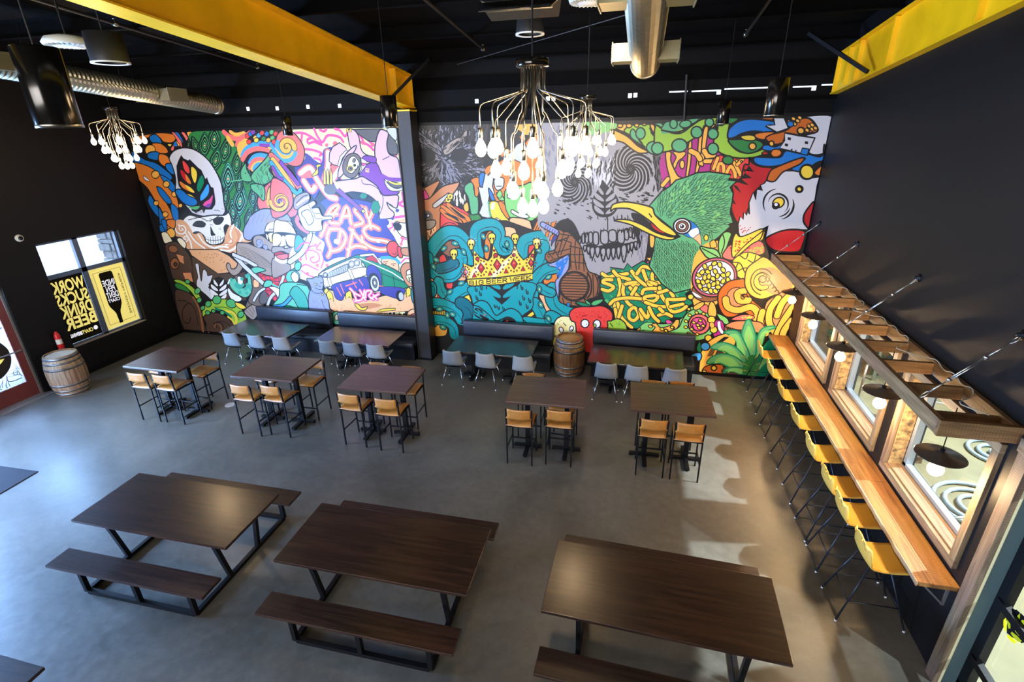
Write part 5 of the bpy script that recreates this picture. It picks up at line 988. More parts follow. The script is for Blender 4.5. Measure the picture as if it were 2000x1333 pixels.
# mouth
F('e', [(420, 0), (1240, 0), (1240, 140), (1180, 460), (1060, 560), (700, 640), (560, 560), (470, 400)], 0, 0)
F('k', [(1040, 80), (1180, 90), (1160, 180), (1120, 330), (1060, 340), (1090, 230)], 0); F('k', [(560, 270), (640, 300), (760, 265), (880, 245), (920, 270), (1000, 260), (1100, 250), (1100, 320), (960, 320), (820, 340), (640, 335), (480, 300)], 0)
for (x, y, w_, h) in [(430, 230, 24, 80), (470, 215, 30, 110), (510, 210, 34, 120), (555, 205, 44, 130), (615, 215, 60, 150), (715, 200, 86, 160), (808, 185, 84, 140), (905, 195, 74, 150), (970, 165, 46, 130), (1015, 145, 36, 110), (1050, 170, 28, 90)]:
    F('e', [(x - w_ / 2, y + h * .3), (x - w_ / 2, y - h * .35), (x - w_ * .2, y - h / 2), (x + w_ * .25, y - h / 2), (x + w_ / 2, y - h * .3), (x + w_ / 2, y + h * .35), (x, y + h / 2)], 2.6)
for (x, y, w_, h) in [(490, 330, 36, 70), (530, 350, 40, 90), (575, 380, 54, 130), (635, 370, 56, 120), (700, 400, 60, 150), (760, 390, 50, 130), (818, 385, 50, 130), (878, 380, 46, 140), (940, 390, 62, 200), (992, 330, 34, 100), (1030, 310, 40, 100), (1075, 290, 40, 80)]:
    F('e', [(x - w_ / 2, y - h * .3), (x - w_ * .2, y - h / 2), (x + w_ * .3, y - h / 2), (x + w_ / 2, y - h * .25), (x + w_ * .3, y + h * .2), (x, y + h / 2), (x - w_ * .35, y + h * .2)], 2.6)
SCAT('k', 2, [(440, 150), (1000, 100), (1080, 150), (700, 110), (450, 200)], 26, lambda x, y: 88, 50); SCAT('k', 1.6, [(480, 400), (1100, 350), (1000, 440), (600, 500)], 26, lambda x, y: 88, 40); L('k', 2, [(750, 0), (752, 110)]); L('k', 2.5, [(1230, 130), (1215, 300), (1190, 450)])
SCAT('A', 3, [(1100, 130), (1220, 140), (1190, 440), (1100, 500)], 16, lambda x, y: 88, 120)
# wooden unicorn and barrel
F('k', [(180, 20), (330, 0), (430, 180), (400, 240), (240, 180), (100, 200)], 0)
for pts in [[(20, 30), (70, 20), (60, 140), (20, 110)], [(100, 30), (160, 10), (130, 90), (90, 110)], [(40, 140), (80, 130), (60, 200), (30, 180)], [(90, 180), (140, 160), (110, 230), (80, 240)]]: F('o', pts, 1.6, 0)
L('V', 8, [(0, 50), (90, 100), (190, 155)], 0, None, True, 1.8); 
for i in range(6): L('n', 1.6, [(40 + i * 26, 60 + i * 16), (30 + i * 26, 84 + i * 16)], 0)
F('n', [(140, 170), (170, 200), (120, 260), (100, 300), (110, 220)], 1.4)
F('V', [(60, 520), (150, 480), (230, 430), (300, 410), (300, 560), (260, 620), (200, 700), (190, 800), (180, 900), (150, 780), (150, 700), (200, 640), (180, 560)], 1.8); SCAT('b', 3, [(150, 490), (290, 430), (280, 560), (190, 680), (180, 600)], 20, lambda x, y: -55, 110)
F('u', [(190, 150), (170, 90), (240, 130), (300, 140), (380, 220), (450, 320), (480, 450), (530, 590), (640, 640), (660, 760), (640, 880), (520, 920), (480, 1000), (220, 960), (200, 860), (280, 600), (310, 560), (310, 400), (230, 430), (100, 490), (40, 460), (30, 410), (60, 370), (140, 340), (150, 260)], 2.4)
for pts in [[(60, 370), (120, 440)], [(140, 350), (190, 440)], [(150, 250), (300, 200)], [(180, 260), (120, 400)], [(230, 220), (180, 400)], [(300, 180), (210, 400)], [(330, 260), (320, 400), (330, 560)], [(380, 240), (370, 400), (390, 570)], [(430, 330), (420, 570)], [(470, 440), (480, 590)], [(320, 400), (480, 400)], [(310, 300), (460, 330)], [(60, 400), (320, 330)], [(90, 470), (310, 390)], [(200, 160), (330, 180)], [(250, 140), (220, 220), (330, 260)], [(320, 480), (500, 500)], [(520, 600), (500, 900)], [(580, 620), (590, 900)], [(640, 650), (640, 860)], [(230, 900), (250, 970)], [(330, 930), (330, 1000)], [(400, 930), (410, 1000)]]: L('k', 1.9, pts, 0)
EL('k', 210, 240, 16, 10, 0, 0, 8); EL('k', 70, 425, 12, 8, 0, 0, 8)
EL('U', 365, 765, 175, 172, 0, 2.4, 28); EL('u', 365, 765, 160, 156, 0, 2, 28)
for i in range(9): yy = 640 + i * 31; hw = math.sqrt(max(0, 152 ** 2 - (yy - 765) ** 2)); L('k', 1.8, [(365 - hw, yy - 4), (365 + hw, yy + 4)], 0)
L('k', 3, [(520, 610), (560, 700), (560, 830), (520, 900)]); L('k', 2.4, [(600, 620), (640, 720), (630, 850), (590, 910)])
F('b', [(280, 960), (310, 960), (310, 1000), (290, 1000)], 1)
# flames and seeds right of the jaw
F('O', [(1240, 150), (1290, 180), (1300, 300), (1310, 450), (1290, 500), (1200, 440), (1260, 420), (1270, 330), (1240, 300)], 1.8); EL('M', 1218, 490, 16, None, 0, 1.4)
# graffiti field: yellow lettering on green
F('z', [(680, 640), (790, 600), (780, 545), (940, 570), (980, 500), (1030, 550), (1160, 470), (1200, 500), (1260, 490), (1380, 470), (1440, 480), (1580, 400), (1640, 470), (1700, 560), (1690, 660), (1720, 760), (1650, 860), (1740, 960), (1660, 1010), (1660, 1130), (1500, 1130), (1420, 1190), (1330, 1180), (1240, 1230), (1120, 1260), (1000, 1250), (880, 1130), (780, 1000), (700, 900), (660, 760)], 2.4, 0)
SCAT('g', 3, [(700, 640), (1560, 440), (1700, 900), (1500, 1120), (1000, 1230), (700, 900)], 90, lambda x, y: 30, 60)
letters = [[(690, 620), (760, 660), (830, 640), (980, 620)], [(820, 590), (880, 650), (1010, 690), (960, 730)], [(800, 690), (720, 690), (700, 720), (780, 750), (820, 780), (760, 820), (690, 800)], [(880, 680), (900, 800), (850, 950), (830, 1000)], [(940, 740), (930, 840), (980, 950), (1040, 1000)], [(960, 740), (1060, 720), (1110, 740), (1010, 770)], [(1030, 590), (1100, 680), (1190, 750), (1230, 730)], [(1090, 620), (1160, 540), (1250, 560)], [(1160, 580), (1200, 690), (1230, 720)], [(1380, 510), (1340, 580), (1270, 620), (1280, 710), (1360, 720), (1420, 680), (1320, 650)], [(1400, 660), (1500, 640)], [(1440, 570), (1420, 700), (1460, 800), (1510, 880)], [(1540, 450), (1500, 560), (1530, 660), (1580, 710)], [(1450, 480), (1560, 500), (1690, 470)], [(1590, 540), (1640, 640), (1640, 730)], [(1480, 660), (1490, 730), (1450, 780)],
           [(1010, 780), (1100, 880), (1180, 940)], [(1030, 860), (1080, 780)], [(780, 970), (840, 920), (980, 900), (1140, 910)], [(1310, 740), (1220, 720), (1280, 790), (1340, 850), (1300, 930), (1200, 930), (1180, 890), (1300, 870)], [(1310, 790), (1180, 800), (1150, 850)], [(1350, 780), (1380, 880), (1420, 940)], [(1340, 840), (1460, 800), (1530, 750)], [(1190, 950), (1300, 990), (1440, 1000), (1540, 980)],
           [(870, 960), (900, 1100), (960, 1180), (1030, 1240)], [(840, 1030), (860, 1130)], [(920, 990), (880, 1120)], [(1000, 1050), (1000, 1130), (1060, 1160), (1110, 1090), (1060, 1010), (1000, 1050)], [(1120, 1030), (1150, 1150)], [(1130, 1030), (1210, 1130), (1230, 1010)], [(1230, 1010), (1280, 1110), (1340, 1170)], [(1340, 1100), (1420, 1080), (1490, 1110)], [(1350, 1020), (1390, 1060)], [(1640, 910), (1520, 920), (1440, 920), (1460, 1010), (1510, 1060), (1600, 1040), (1660, 1000)], [(1480, 1000), (1620, 970)]]
for pts in letters: L('k', 9.4, pts); L('O', 6.4, pts); L('y', 4.8, [(p[0] - 3, p[1] - 4) for p in pts])
# strawberry, lemons
F('g', [(470, 890), (500, 920), (550, 960), (540, 1000), (400, 980), (390, 950), (500, 970)], 2); F('g', [(560, 970), (600, 930), (700, 915), (670, 960), (600, 990)], 2); F('z', [(380, 950), (460, 950), (550, 990), (470, 1000)], 2)
F('Y', [(130, 1240), (150, 1160), (200, 1120), (260, 1110), (340, 1130), (380, 1200), (380, 1420), (150, 1420)], 2.4); F('l', [(740, 1190), (800, 1160), (860, 1140), (920, 1160), (970, 1230), (980, 1420), (740, 1420)], 2.4); 
F('Y', [(160, 1240), (180, 1160), (240, 1130), (330, 1150), (360, 1230), (340, 1400), (180, 1400)], 0); rdots('G', [(160, 1160), (220, 1160), (220, 1210), (160, 1210)], 6, 5); rdots('G', [(850, 1190), (900, 1190), (900, 1230), (850, 1230)], 6, 5); L('k', 1.8, [(240, 1190), (270, 1220)], 0); L('k', 1.8, [(780, 1190), (810, 1230)], 0)
EL('x', 215, 1270, 24, 34, -20, 1.8); EL('x', 335, 1255, 22, 32, 10, 1.8); EL('k', 340, 1270, 9, None, 0, 0, 8)
F('R', [(310, 1080), (360, 1020), (460, 1000), (560, 1000), (680, 990), (770, 1030), (810, 1090), (800, 1160), (750, 1170), (750, 1240), (680, 1400), (600, 1520), (480, 1520), (400, 1400), (380, 1200), (330, 1160)], 2.6); rdots('r', [(340, 1050), (780, 1050), (740, 1250), (420, 1300)], 60, 7)
EL('x', 490, 1195, 46, 48, 0, 2.4); EL('x', 628, 1200, 42, 48, 0, 2.4); EL('k', 508, 1203, 6, None, 0, 0, 8); EL('l', 604, 1218, 16, 20, 0, 1.8, 12); F('k', [(590, 1400), (620, 1350), (700, 1330), (760, 1360), (740, 1420), (640, 1440)], 1); F('s', [(590, 1420), (620, 1370), (650, 1400), (620, 1440)], 1); L('r', 3, [(460, 1110), (500, 1100)]); L('r', 3, [(640, 1120), (680, 1130)])
EL('y', 145, 1400, 40, 60, 0, 1.8); EL('b', 1032, 1290, 34, 32, 0, 2); F('M', [(1150, 1290), (1190, 1250), (1280, 1250), (1260, 1310)], 2)
F('L', [(1200, 1180), (1400, 1200), (1600, 1140), (1720, 1000), (1800, 1100), (1780, 1400), (1000, 1400), (1100, 1260)], 1.5); F('O', [(1080, 1280), (1130, 1240), (1100, 1330)], 1.6); F('O', [(1260, 1300), (1300, 1240), (1260, 1210), (1310, 1190), (1360, 1240), (1440, 1230), (1500, 1200), (1540, 1150), (1580, 1160), (1560, 1240), (1480, 1300), (1360, 1310)], 2); F('M', [(1420, 1170), (1450, 1150), (1500, 1180), (1450, 1200)], 1.5)
for (x, y) in [(1245, 1228), (1380, 1260), (1425, 1275), (1500, 1240), (1660, 1165), (1695, 1100), (1655, 1240), (1685, 1310), (1590, 1300)]: EL('y', x, y, 26, 17, 20, 1.8, 12)
# ---- frog-like green tentacles, rooster, bird
crop(*M7)
F('O', [(905, 85), (1000, 80), (1300, 78), (1500, 80), (1600, 75), (1600, 200), (1300, 250), (1100, 200), (940, 150)], 2); F('L', [(500, 60), (900, 70), (880, 150), (700, 200), (560, 200)], 0)
F('l', [(1010, 170), (1060, 110), (1160, 85), (1320, 80), (1777, 75), (1777, 330), (1740, 400), (1500, 410), (1290, 400), (1210, 290), (1110, 230)], 2.4); F('Z', [(1085, 180), (1120, 140), (1160, 200), (1200, 290), (1270, 370), (1180, 310), (1100, 250)], 2)
F('O', [(880, 160), (930, 170), (1060, 240), (1180, 350), (1290, 410), (1300, 432), (1200, 440), (1120, 400), (1000, 310), (880, 270)], 2.4); F('G', [(1340, 180), (1400, 210), (1540, 210), (1700, 180), (1650, 240), (1500, 255), (1400, 240)], 2); L('k', 2.8, [(1330, 130), (1380, 220), (1500, 250), (1640, 230), (1777, 160)])
F('O', [(1330, 85), (1380, 90), (1400, 150), (1460, 130), (1500, 85), (1545, 110), (1540, 180), (1470, 205), (1370, 180)], 2.4); L('k', 2, [(1470, 130), (1475, 205)], 0); EL('Z', 1440, 95, 50, 32, 0, 2); EL('Z', 1625, 95, 42, 42, 0, 2); EL('Z', 1740, 95, 50, 40, 0, 2)
for (x, y, rx, ry) in [(960, 100, 34, 24), (1070, 100, 34, 26), (1165, 95, 28, 22), (1260, 85, 24, 14)]: EL('O', x, y, rx, ry, 0, 2)
EL('Z', 1212, 195, 58, 72, 0, 2.2); EL('Z', 1390, 375, 105, 82, 8, 2.4); EL('Z', 1690, 345, 92, 80, -10, 2.4)
crop(*M9)
F('m', [(90, 380), (560, 240), (600, 620), (300, 700), (140, 740), (60, 640)], 0)
F('O', [(100, 385), (150, 385), (150, 470), (210, 600), (250, 640), (150, 740), (140, 640), (110, 520)], 2.2); F('O', [(170, 380), (290, 380), (270, 430), (220, 470), (190, 540), (170, 500), (200, 430)], 2)
for pts in [[(320, 300), (350, 280), (340, 480), (310, 640), (290, 640), (310, 450)], [(420, 230), (450, 200), (450, 420), (400, 600), (380, 600), (400, 450)], [(470, 150), (510, 140), (490, 300), (465, 500), (440, 515), (415, 490), (440, 380), (450, 260)], [(560, 60), (590, 60), (580, 120), (540, 150)]]: F('O', pts, 2.2)
L('O', 7, [(340, 370), (400, 400), (430, 450)], 0, None, True, 1.6); L('O', 7, [(470, 370), (500, 420), (560, 410)], 0, None, True, 1.6); L('O', 6, [(480, 470), (560, 470)], 0, None, True, 1.6); EL('O', 258, 500, 24, 42, 0, 2); L('O', 6, [(70, 700), (120, 640)], 0, None, True, 1.6)
F('R', [(530, 540), (560, 450), (620, 410), (700, 430), (900, 440), (900, 520), (860, 600), (820, 640), (740, 640), (560, 600)], 2); 
for pts in [[(600, 560), (610, 500), (650, 500), (660, 580)], [(680, 600), (720, 520), (760, 560), (770, 620)], [(560, 540), (600, 440)], [(760, 480), (800, 560), (820, 600)], [(840, 450), (790, 500)]]: L('O', 5, pts, 1, None, True, 1.2)
F('l', [(0, 130), (100, 180), (240, 200), (360, 120), (470, 60), (700, 50), (700, 200), (720, 300), (820, 380), (960, 380), (1060, 340), (1060, 390), (960, 430), (820, 440), (700, 420), (600, 370), (560, 280), (600, 130), (480, 120), (440, 200), (340, 270), (200, 350), (80, 380), (0, 370)], 2.6)
F('Z', [(60, 200), (200, 180), (380, 90), (440, 60), (380, 60), (200, 90), (100, 100)], 0); L('k', 2.8, [(60, 170), (200, 190), (330, 140), (430, 60)])
F('G', [(720, 110), (800, 60), (700, 55)], 2); F('G', [(700, 270), (760, 260), (960, 260), (1040, 310), (960, 380), (860, 390), (760, 340)], 2.4)
EL('Z', 520, 95, 42, 42, 0, 2.4); EL('Z', 630, 85, 46, 40, 0, 2.4); EL('Z', 398, 190, 54, 56, 0, 2.4); EL('Z', 232, 318, 74, 64, 0, 2.4); EL('Z', 555, 205, 50, 52, 0, 2.4); EL('Z', 555, 350, 52, 56, 0, 2.4); EL('G', 698, 458, 52, 42, 0, 2.4); EL('Z', 20, 345, 56, 58, 0, 2.4); EL('Z', 290, 110, 56, 36, -10, 2); EL('Z', 175, 110, 36, 44, 0, 2)
EL('y', 782, 465, 14, 14, 0, 1.6); EL('y', 828, 470, 8, 10, 0, 1.6)
F('y', [(820, 230), (900, 215), (960, 230), (950, 270), (860, 265)], 2)
F('b', [(695, 230), (710, 160), (790, 90), (900, 62), (1040, 70), (1150, 90), (1180, 140), (1120, 200), (960, 180), (840, 200), (760, 240), (710, 250)], 2.8)
F('a', [(1000, 55), (1130, 50), (1120, 70), (1040, 66)], 1.6)
F('o', [(955, 215), (1000, 195), (1130, 185), (1160, 215), (1060, 260), (980, 250)], 2.2); F('b', [(1030, 330), (1070, 310), (1150, 330), (1220, 310), (1220, 360), (1120, 370), (1040, 360)], 2.2); EL('r', 1055, 392, 32, 14, 0, 1.8)
F('b', [(1700, 300), (1640, 300), (1600, 420), (1480, 400), (1300, 360), (1240, 380), (1200, 430), (1050, 430), (960, 430), (945, 470), (1000, 510), (1130, 520), (1280, 490), (1400, 440), (1440, 450), (1330, 510), (1320, 560), (1400, 575), (1480, 540), (1560, 480), (1700, 440)], 2.8)
F('a', [(1060, 250), (1120, 210), (1260, 170), (1400, 60), (1500, 70), (1560, 180), (1440, 200), (1320, 240), (1200, 300), (1120, 300)], 2.4)
for i, (x, y) in enumerate([(1290, 90), (1330, 60), (1370, 80), (1340, 110), (1390, 50), (1480, 130), (1510, 160), (1540, 150), (1510, 120), (1460, 170)]): EL('O', x, y, 24, 20, 30, 1.8, 6)
EL('b', 1300, 110, 34, 30, 0, 1.8, 7)
F('W', [(1430, 40), (1700, 34), (1680, 200), (1640, 330), (1600, 400), (1480, 390), (1420, 240), (1560, 185), (1540, 110), (1490, 60)], 2.2)
F('W', [(1140, 50), (1240, 50), (1280, 150), (1170, 192), (1060, 130), (1100, 120), (1150, 120)], 2.6, 0)
F('W', [(1245, 195), (1380, 220), (1535, 245), (1465, 410), (1195, 348), (1240, 270)], 3, 0); F('b', [(1415, 342), (1480, 352), (1460, 412), (1395, 398)], 2.2, 0)
for (x, y) in [(1290, 252), (1262, 312), (1455, 290)]: F('k', [(x - 15, y - 15), (x + 17, y - 10), (x + 13, y + 16), (x - 18, y + 11)], 0, 0)
for pts in [[(1385, 200), (1383, 240)], [(1310, 350), (1318, 380)], [(1355, 362), (1345, 384)], [(1235, 265), (1218, 268)]]: L('k', 3, pts, 0, 1, False)
EL('O', 1400, 175, 34, 32, 0, 2.4); EL('O', 1118, 300, 24, 26, 0, 2.2); EL('O', 935, 325, 34, 34, 0, 2.2); F('o', [(1110, 390), (1140, 355), (1200, 360), (1215, 395), (1180, 425), (1130, 425)], 2.4)
F('k', [(1610, 400), (1620, 300), (1660, 340), (1640, 380)], 0)
# rooster
F('r', [(905, 430), (930, 480), (1010, 520), (1130, 540), (1080, 640), (1040, 690), (960, 760), (920, 860), (880, 960), (850, 1020), (790, 1060), (740, 960), (730, 880), (750, 780), (740, 700), (820, 640), (840, 560), (860, 500), (900, 500)], 2.6)
F('k', [(760, 660), (850, 690), (900, 700), (830, 640), (930, 630), (860, 580), (840, 540), (950, 570), (900, 510), (870, 560), (850, 600), (800, 640)], 0, 0); F('k', [(740, 690), (790, 710), (830, 780), (770, 730)], 0, 0); F('k', [(720, 850), (750, 830), (775, 885), (750, 875)], 0, 0)
wr = [(1130, 560), (1230, 560), (1330, 560), (1400, 575), (1440, 640), (1580, 620), (1560, 700), (1540, 850), (1470, 930), (1430, 1000), (1430, 1060), (1470, 1130), (1300, 1130), (1180, 1150), (1060, 1215), (1085, 1090), (1000, 1140), (900, 1180), (825, 1225), (800, 1160), (795, 1080), (815, 1000), (845, 1030), (850, 960), (880, 990), (890, 950), (905, 980), (900, 870), (940, 770), (965, 840), (975, 740), (1030, 750), (1010, 700), (1050, 680)]
F('W', wr, 2.4, 0)
F('r', [(1530, 860), (1500, 1010), (1480, 1110), (1430, 1060), (1430, 990), (1470, 920)], 3); F('r', [(1060, 1220), (1160, 1160), (1270, 1130), (1390, 1130), (1445, 1160), (1420, 1270), (1370, 1340), (1200, 1340), (1100, 1300)], 3)
EL('y', 1185, 868, 58, 48, -30, 2.4); EL('k', 1160, 898, 40, 34, -20, 0); EL('x', 1162, 886, 16, None, 0, 0, 10); SP('k', 3, 1180, 880, 95, 100, 190, .62, 0, 1, None, 2); SP('k', 3, 1180, 880, 140, 145, 150, .32, 0, 1, None, 2); SP('k', 3.6, 1190, 880, 140, 150, -20, .28, 0, 1, None, 2); SP('k', 2.6, 1190, 880, 112, 122, 20, .2, 0, 1, None, 2)
F('a', [(1075, 640), (1110, 560), (1180, 520), (1330, 460), (1430, 435), (1400, 490), (1300, 540), (1220, 580), (1150, 660), (1090, 660)], 2.6)
EL('y', 1460, 572, 68, 70, 0, 3.4); EL('y', 1385, 738, 30, 28, 0, 4); F('o', [(1530, 580), (1590, 520), (1640, 520), (1620, 590), (1570, 610)], 2)
F('y', [(740, 1200), (790, 1170), (820, 1230), (900, 1190), (1060, 1120), (1040, 1220), (960, 1280), (850, 1333), (700, 1400), (740, 1270)], 2.6, 0); rdots('r', [(760, 1210), (1020, 1160), (960, 1270), (760, 1333)], 30, 8); L('k', 2.2, [(1050, 1140), (880, 1290), (840, 1333)]); rdots('r', [(810, 1090), (950, 1100), (880, 1160), (820, 1160)], 14, 6)
# feathered green bird
bp_ = [(0, 830), (60, 760), (140, 710), (200, 650), (300, 620), (400, 580), (520, 570), (600, 580), (730, 600), (700, 650), (780, 660), (720, 720), (750, 780), (740, 860), (720, 960), (750, 1060), (700, 1080), (720, 1100), (610, 1200), (560, 1240), (520, 1290), (470, 1333), (430, 1290), (440, 1400), (420, 1560), (340, 1700), (180, 1740), (60, 1650), (-60, 1480), (-20, 1333), (0, 1200), (180, 1220), (240, 1200), (150, 1110), (0, 990), (-60, 900)]
F('Z', bp_, 2.6, 0)
def bfl2(x, y): return math.degrees(math.atan2(y - 1080, x - 40)) if y < 1180 else 70
SCALES(['Z'], [(0, 860), (140, 720), (300, 630), (500, 590), (700, 640), (720, 900), (700, 1060), (560, 1220), (440, 1180), (330, 960), (160, 1010), (20, 960)], 60, bfl2, 72, 30, .9)
SCALES(['Z'], [(0, 1230), (200, 1230), (400, 1280), (430, 1450), (380, 1640), (180, 1710), (60, 1620), (-40, 1480)], 46, bfl2, 54, 24, .9)
SCAT('L', 2.2, [(40, 860), (300, 650), (700, 650), (700, 1060), (560, 1200), (440, 1000), (200, 1000)], 90, bfl2, 44)
F('b', [(170, 1080), (240, 1020), (330, 1040), (400, 1090), (430, 1170), (360, 1210), (260, 1170)], 1); F('x', [(320, 1150), (400, 1110), (420, 1160), (400, 1200), (350, 1200)], 0); F('f', [(370, 1210), (430, 1170), (440, 1280), (400, 1240)], 1)
EL('x', 258, 1094, 84, 74, 0, 2.8, 28); EL('u', 258, 1096, 60, 54, 0, 2, 24); EL('x', 258, 1096, 38, 34, 0, 1.6, 18); EL('k', 256, 1096, 22, 20, 0, 0, 14); EL('x', 250, 1090, 7, None, 0, 0, 8)
crop(*M7)
F('y', [(845, 1160), (850, 1110), (880, 1070), (980, 1045), (1100, 1050), (1250, 1080), (1360, 1120), (1390, 1200), (1480, 1290), (1600, 1380), (1660, 1450), (1600, 1460), (1460, 1400), (1340, 1290), (1200, 1190), (1080, 1130), (960, 1120), (880, 1130)], 2.8)
F('k', [(1100, 1180), (1200, 1200), (1330, 1300), (1460, 1400), (1560, 1450), (1400, 1400), (1200, 1320), (1120, 1260)], 0); F('r', [(1340, 1300), (1440, 1380), (1520, 1430), (1450, 1420), (1370, 1370)], 1.2)
F('y', [(885, 1275), (950, 1260), (1080, 1270), (1240, 1330), (1400, 1420), (1560, 1470), (1640, 1480), (1600, 1510), (1480, 1500), (1300, 1430), (1100, 1330), (960, 1290)], 2.6); L('k', 2.2, [(1320, 1190), (1350, 1230)])
# ---- fruit corner
crop(*M10)
F('O', [(340, 230), (400, 120), (480, 60), (600, 60), (640, 200), (700, 330), (600, 560), (400, 700), (320, 500)], 0); 
F('L', [(565, 130), (570, 40), (620, -30), (680, -20), (660, 50), (610, 180), (580, 200)], 2.4); L('k', 2, [(600, -20), (620, 60), (590, 160)]); F('L', [(400, 100), (470, 110), (550, 130), (580, 200), (480, 205), (430, 160)], 2.4); L('k', 2, [(420, 115), (560, 190)]); EL('y', 455, 20, 22, 30, 0, 1.6, 6); F('O', [(490, 60), (530, 40), (550, 100), (500, 110)], 1.6)
F('s', [(600, 190), (640, 110), (680, 80), (720, 60), (800, 20), (880, 40), (960, 60), (980, 150), (900, 180), (800, 160), (700, 220)], 2.2); rdots('r', [(660, 100), (800, 60), (860, 100), (700, 190)], 30, 9); rdots('l', [(840, 130), (960, 80), (980, 160), (860, 170)], 34, 7); F('y', [(690, 60), (720, -20), (760, 10), (830, -10), (960, -60), (940, 30), (860, 80), (700, 200)], 2.2); rdots('r', [(700, 50), (900, 10), (720, 160)], 26, 7); L('k', 2, [(960, -40), (800, 90), (700, 200)])
F('y', [(690, 240), (760, 170), (840, 150), (960, 200), (940, 300), (820, 380), (740, 370)], 2)
for pts in [[(700, 240), (760, 250), (800, 330)], [(760, 180), (810, 210), (830, 160)], [(830, 220), (880, 240), (900, 180)], [(740, 320), (800, 290), (860, 300)], [(720, 290), (740, 250)]]: L('k', 2, pts)
EL('u', 470, 500, 145, 95, 0, 2, 24); F('x', [(325, 500), (370, 520), (420, 560), (360, 550)], 1.2)
EL('u', 530, 375, 205, 172, -18, 2.6, 36); EL('M', 530, 375, 195, 164, -18, 0, 36); EL('u', 532, 375, 188, 158, -18, 0, 36); EL('x', 532, 375, 178, 148, -18, 1.6, 36)
rs = random.Random(4); seeds = []
for _ in range(900):
    x = rs.uniform(370, 680); y = rs.uniform(250, 510)
    if ((x - 520) / 155) ** 2 + ((y - 380) / 130) ** 2 < 1 and all(math.hypot(x - a, y - c_) > 38 for a, c_ in seeds): seeds.append((x, y))
for (x, y) in seeds: EL('y', x, y, 27, 20, rs.uniform(0, 180), 2, 10)
# green, curls, dragonfruit discs
F('L', [(280, 700), (350, 660), (440, 660), (480, 720), (520, 860), (400, 940), (240, 920), (60, 890), (200, 830), (240, 760)], 2.2); F('O', [(340, 640), (400, 600), (440, 600), (420, 640), (360, 670)], 2); F('s', [(400, 660), (460, 620), (480, 700)], 1.6); F('O', [(470, 700), (490, 600), (530, 610), (550, 700), (520, 740)], 2); F('L', [(550, 700), (640, 740), (660, 800), (600, 780)], 2); F('m', [(520, 780), (590, 760), (620, 830), (580, 900), (520, 900)], 2); L('x', 5, [(570, 780), (575, 830), (600, 870)], 1, None, True, 1)
EL('s', 393, 795, 98, 92, 0, 2.8, 28); EL('r', 385, 795, 70, 62, 0, 2.2, 24); EL('M', 385, 795, 64, 56, 0, 0, 24); SP('k', 2.2, 392, 805, 8, 60, 0, 1.5)
for (x, y) in [(343, 780), (403, 762), (380, 803), (428, 810), (392, 828), (325, 840), (370, 692), (432, 702), (308, 715), (274, 768), (272, 822), (298, 878), (375, 885), (150, 825), (95, 855), (300, 660)]: EL('y', x, y, 17, 13, 20, 1.9, 10)
for (x, y, r_) in [(503, 755, 38), (524, 845, 36), (475, 920, 34), (316, 550, 30)]: EL('y', x, y, r_, r_ * .9, 0, 2.4, 7)
L('O', 7, [(505, 795), (510, 812)], 0, None, True, 1.5)
F('a', [(560, 540), (590, 470), (660, 410), (760, 390), (800, 400), (860, 560), (960, 660), (940, 740), (880, 750), (800, 690), (700, 730), (620, 720), (570, 640)], 2.6); F('q', [(640, 540), (680, 480), (760, 470), (800, 560), (860, 600), (720, 640), (660, 620)], 1.6); L('O', 11, [(630, 570), (650, 640), (740, 670), (860, 640), (920, 700), (900, 740)], 1, None, True, 1.8); L('O', 12, [(790, 500), (740, 520), (760, 580), (830, 580)], 1, None, True, 1.8); SP('k', 2, 790, 555, 5, 40, 0, 1)
F('O', [(800, 400), (820, 300), (900, 230), (1000, 200), (1200, 400), (1250, 470), (1100, 520), (960, 570), (860, 540), (810, 470)], 2.4); F('q', [(930, 330), (1060, 290), (1230, 440), (1120, 520), (1000, 500)], 0)
for r_ in (0, 1, 2): SP('k', 2, 960, 410, 110 - r_ * 32, 100 - r_ * 30, 100, .62, 0, 1.1)
SP('O', 7, 960, 410, 60, 50, 60, .75, 1.6); EL('q', 960, 390, 34, 30, 0, 2)
for i in range(7): L('k', 2.4, [(960 + i * 22, 360 + i * 28), (985 + i * 22, 340 + i * 30), (1000 + i * 22, 370 + i * 30)], 0)
F('q', [(980, 640), (1040, 560), (1240, 480), (1220, 700), (1180, 880), (1080, 880), (980, 820)], 2)
for pts in [[(960, 680), (940, 780), (990, 880)], [(1100, 560), (1030, 660), (1020, 780), (1080, 880)], [(1230, 640), (1150, 760), (1090, 880)], [(1240, 500), (1140, 600), (1090, 720)], [(1220, 760), (1160, 840), (1140, 890)]]: L('O', 10, pts, 1, None, True, 2)
F('s', [(680, 750), (780, 710), (880, 720), (870, 750), (760, 760)], 1.6); rdots('y', [(700, 745), (860, 720), (860, 745)], 8, 9)
F('q', [(620, 820), (700, 770), (860, 765), (960, 790), (980, 880), (860, 860), (700, 840)], 2.2); F('u', [(620, 820), (700, 845), (780, 850), (780, 900), (640, 870)], 2); 
for i in range(9): L('k', 2, [(640 + i * 17, 815 + i * 5), (650 + i * 17, 850 + i * 4)], 0)
F('O', [(400, 1100), (420, 1020), (500, 930), (620, 880), (720, 890), (700, 1000), (560, 1100), (460, 1180), (420, 1240), (390, 1230)], 2.4); 
for i in range(4): L('k', 1.8, [(470 + i * 12, 1080), (520 + i * 12, 990), (620 + i * 12, 910)])
F('U', [(540, 1080), (560, 1030), (620, 1060), (600, 1100)], 1); EL('B', 447, 994, 42, 36, 0, 2.6, 18); F('B', [(310, 1085), (350, 1055), (400, 1050), (415, 1080), (400, 1120), (375, 1120), (365, 1085)], 2.4); F('z', [(370, 1000), (400, 950), (410, 1040), (380, 1040)], 1.6)
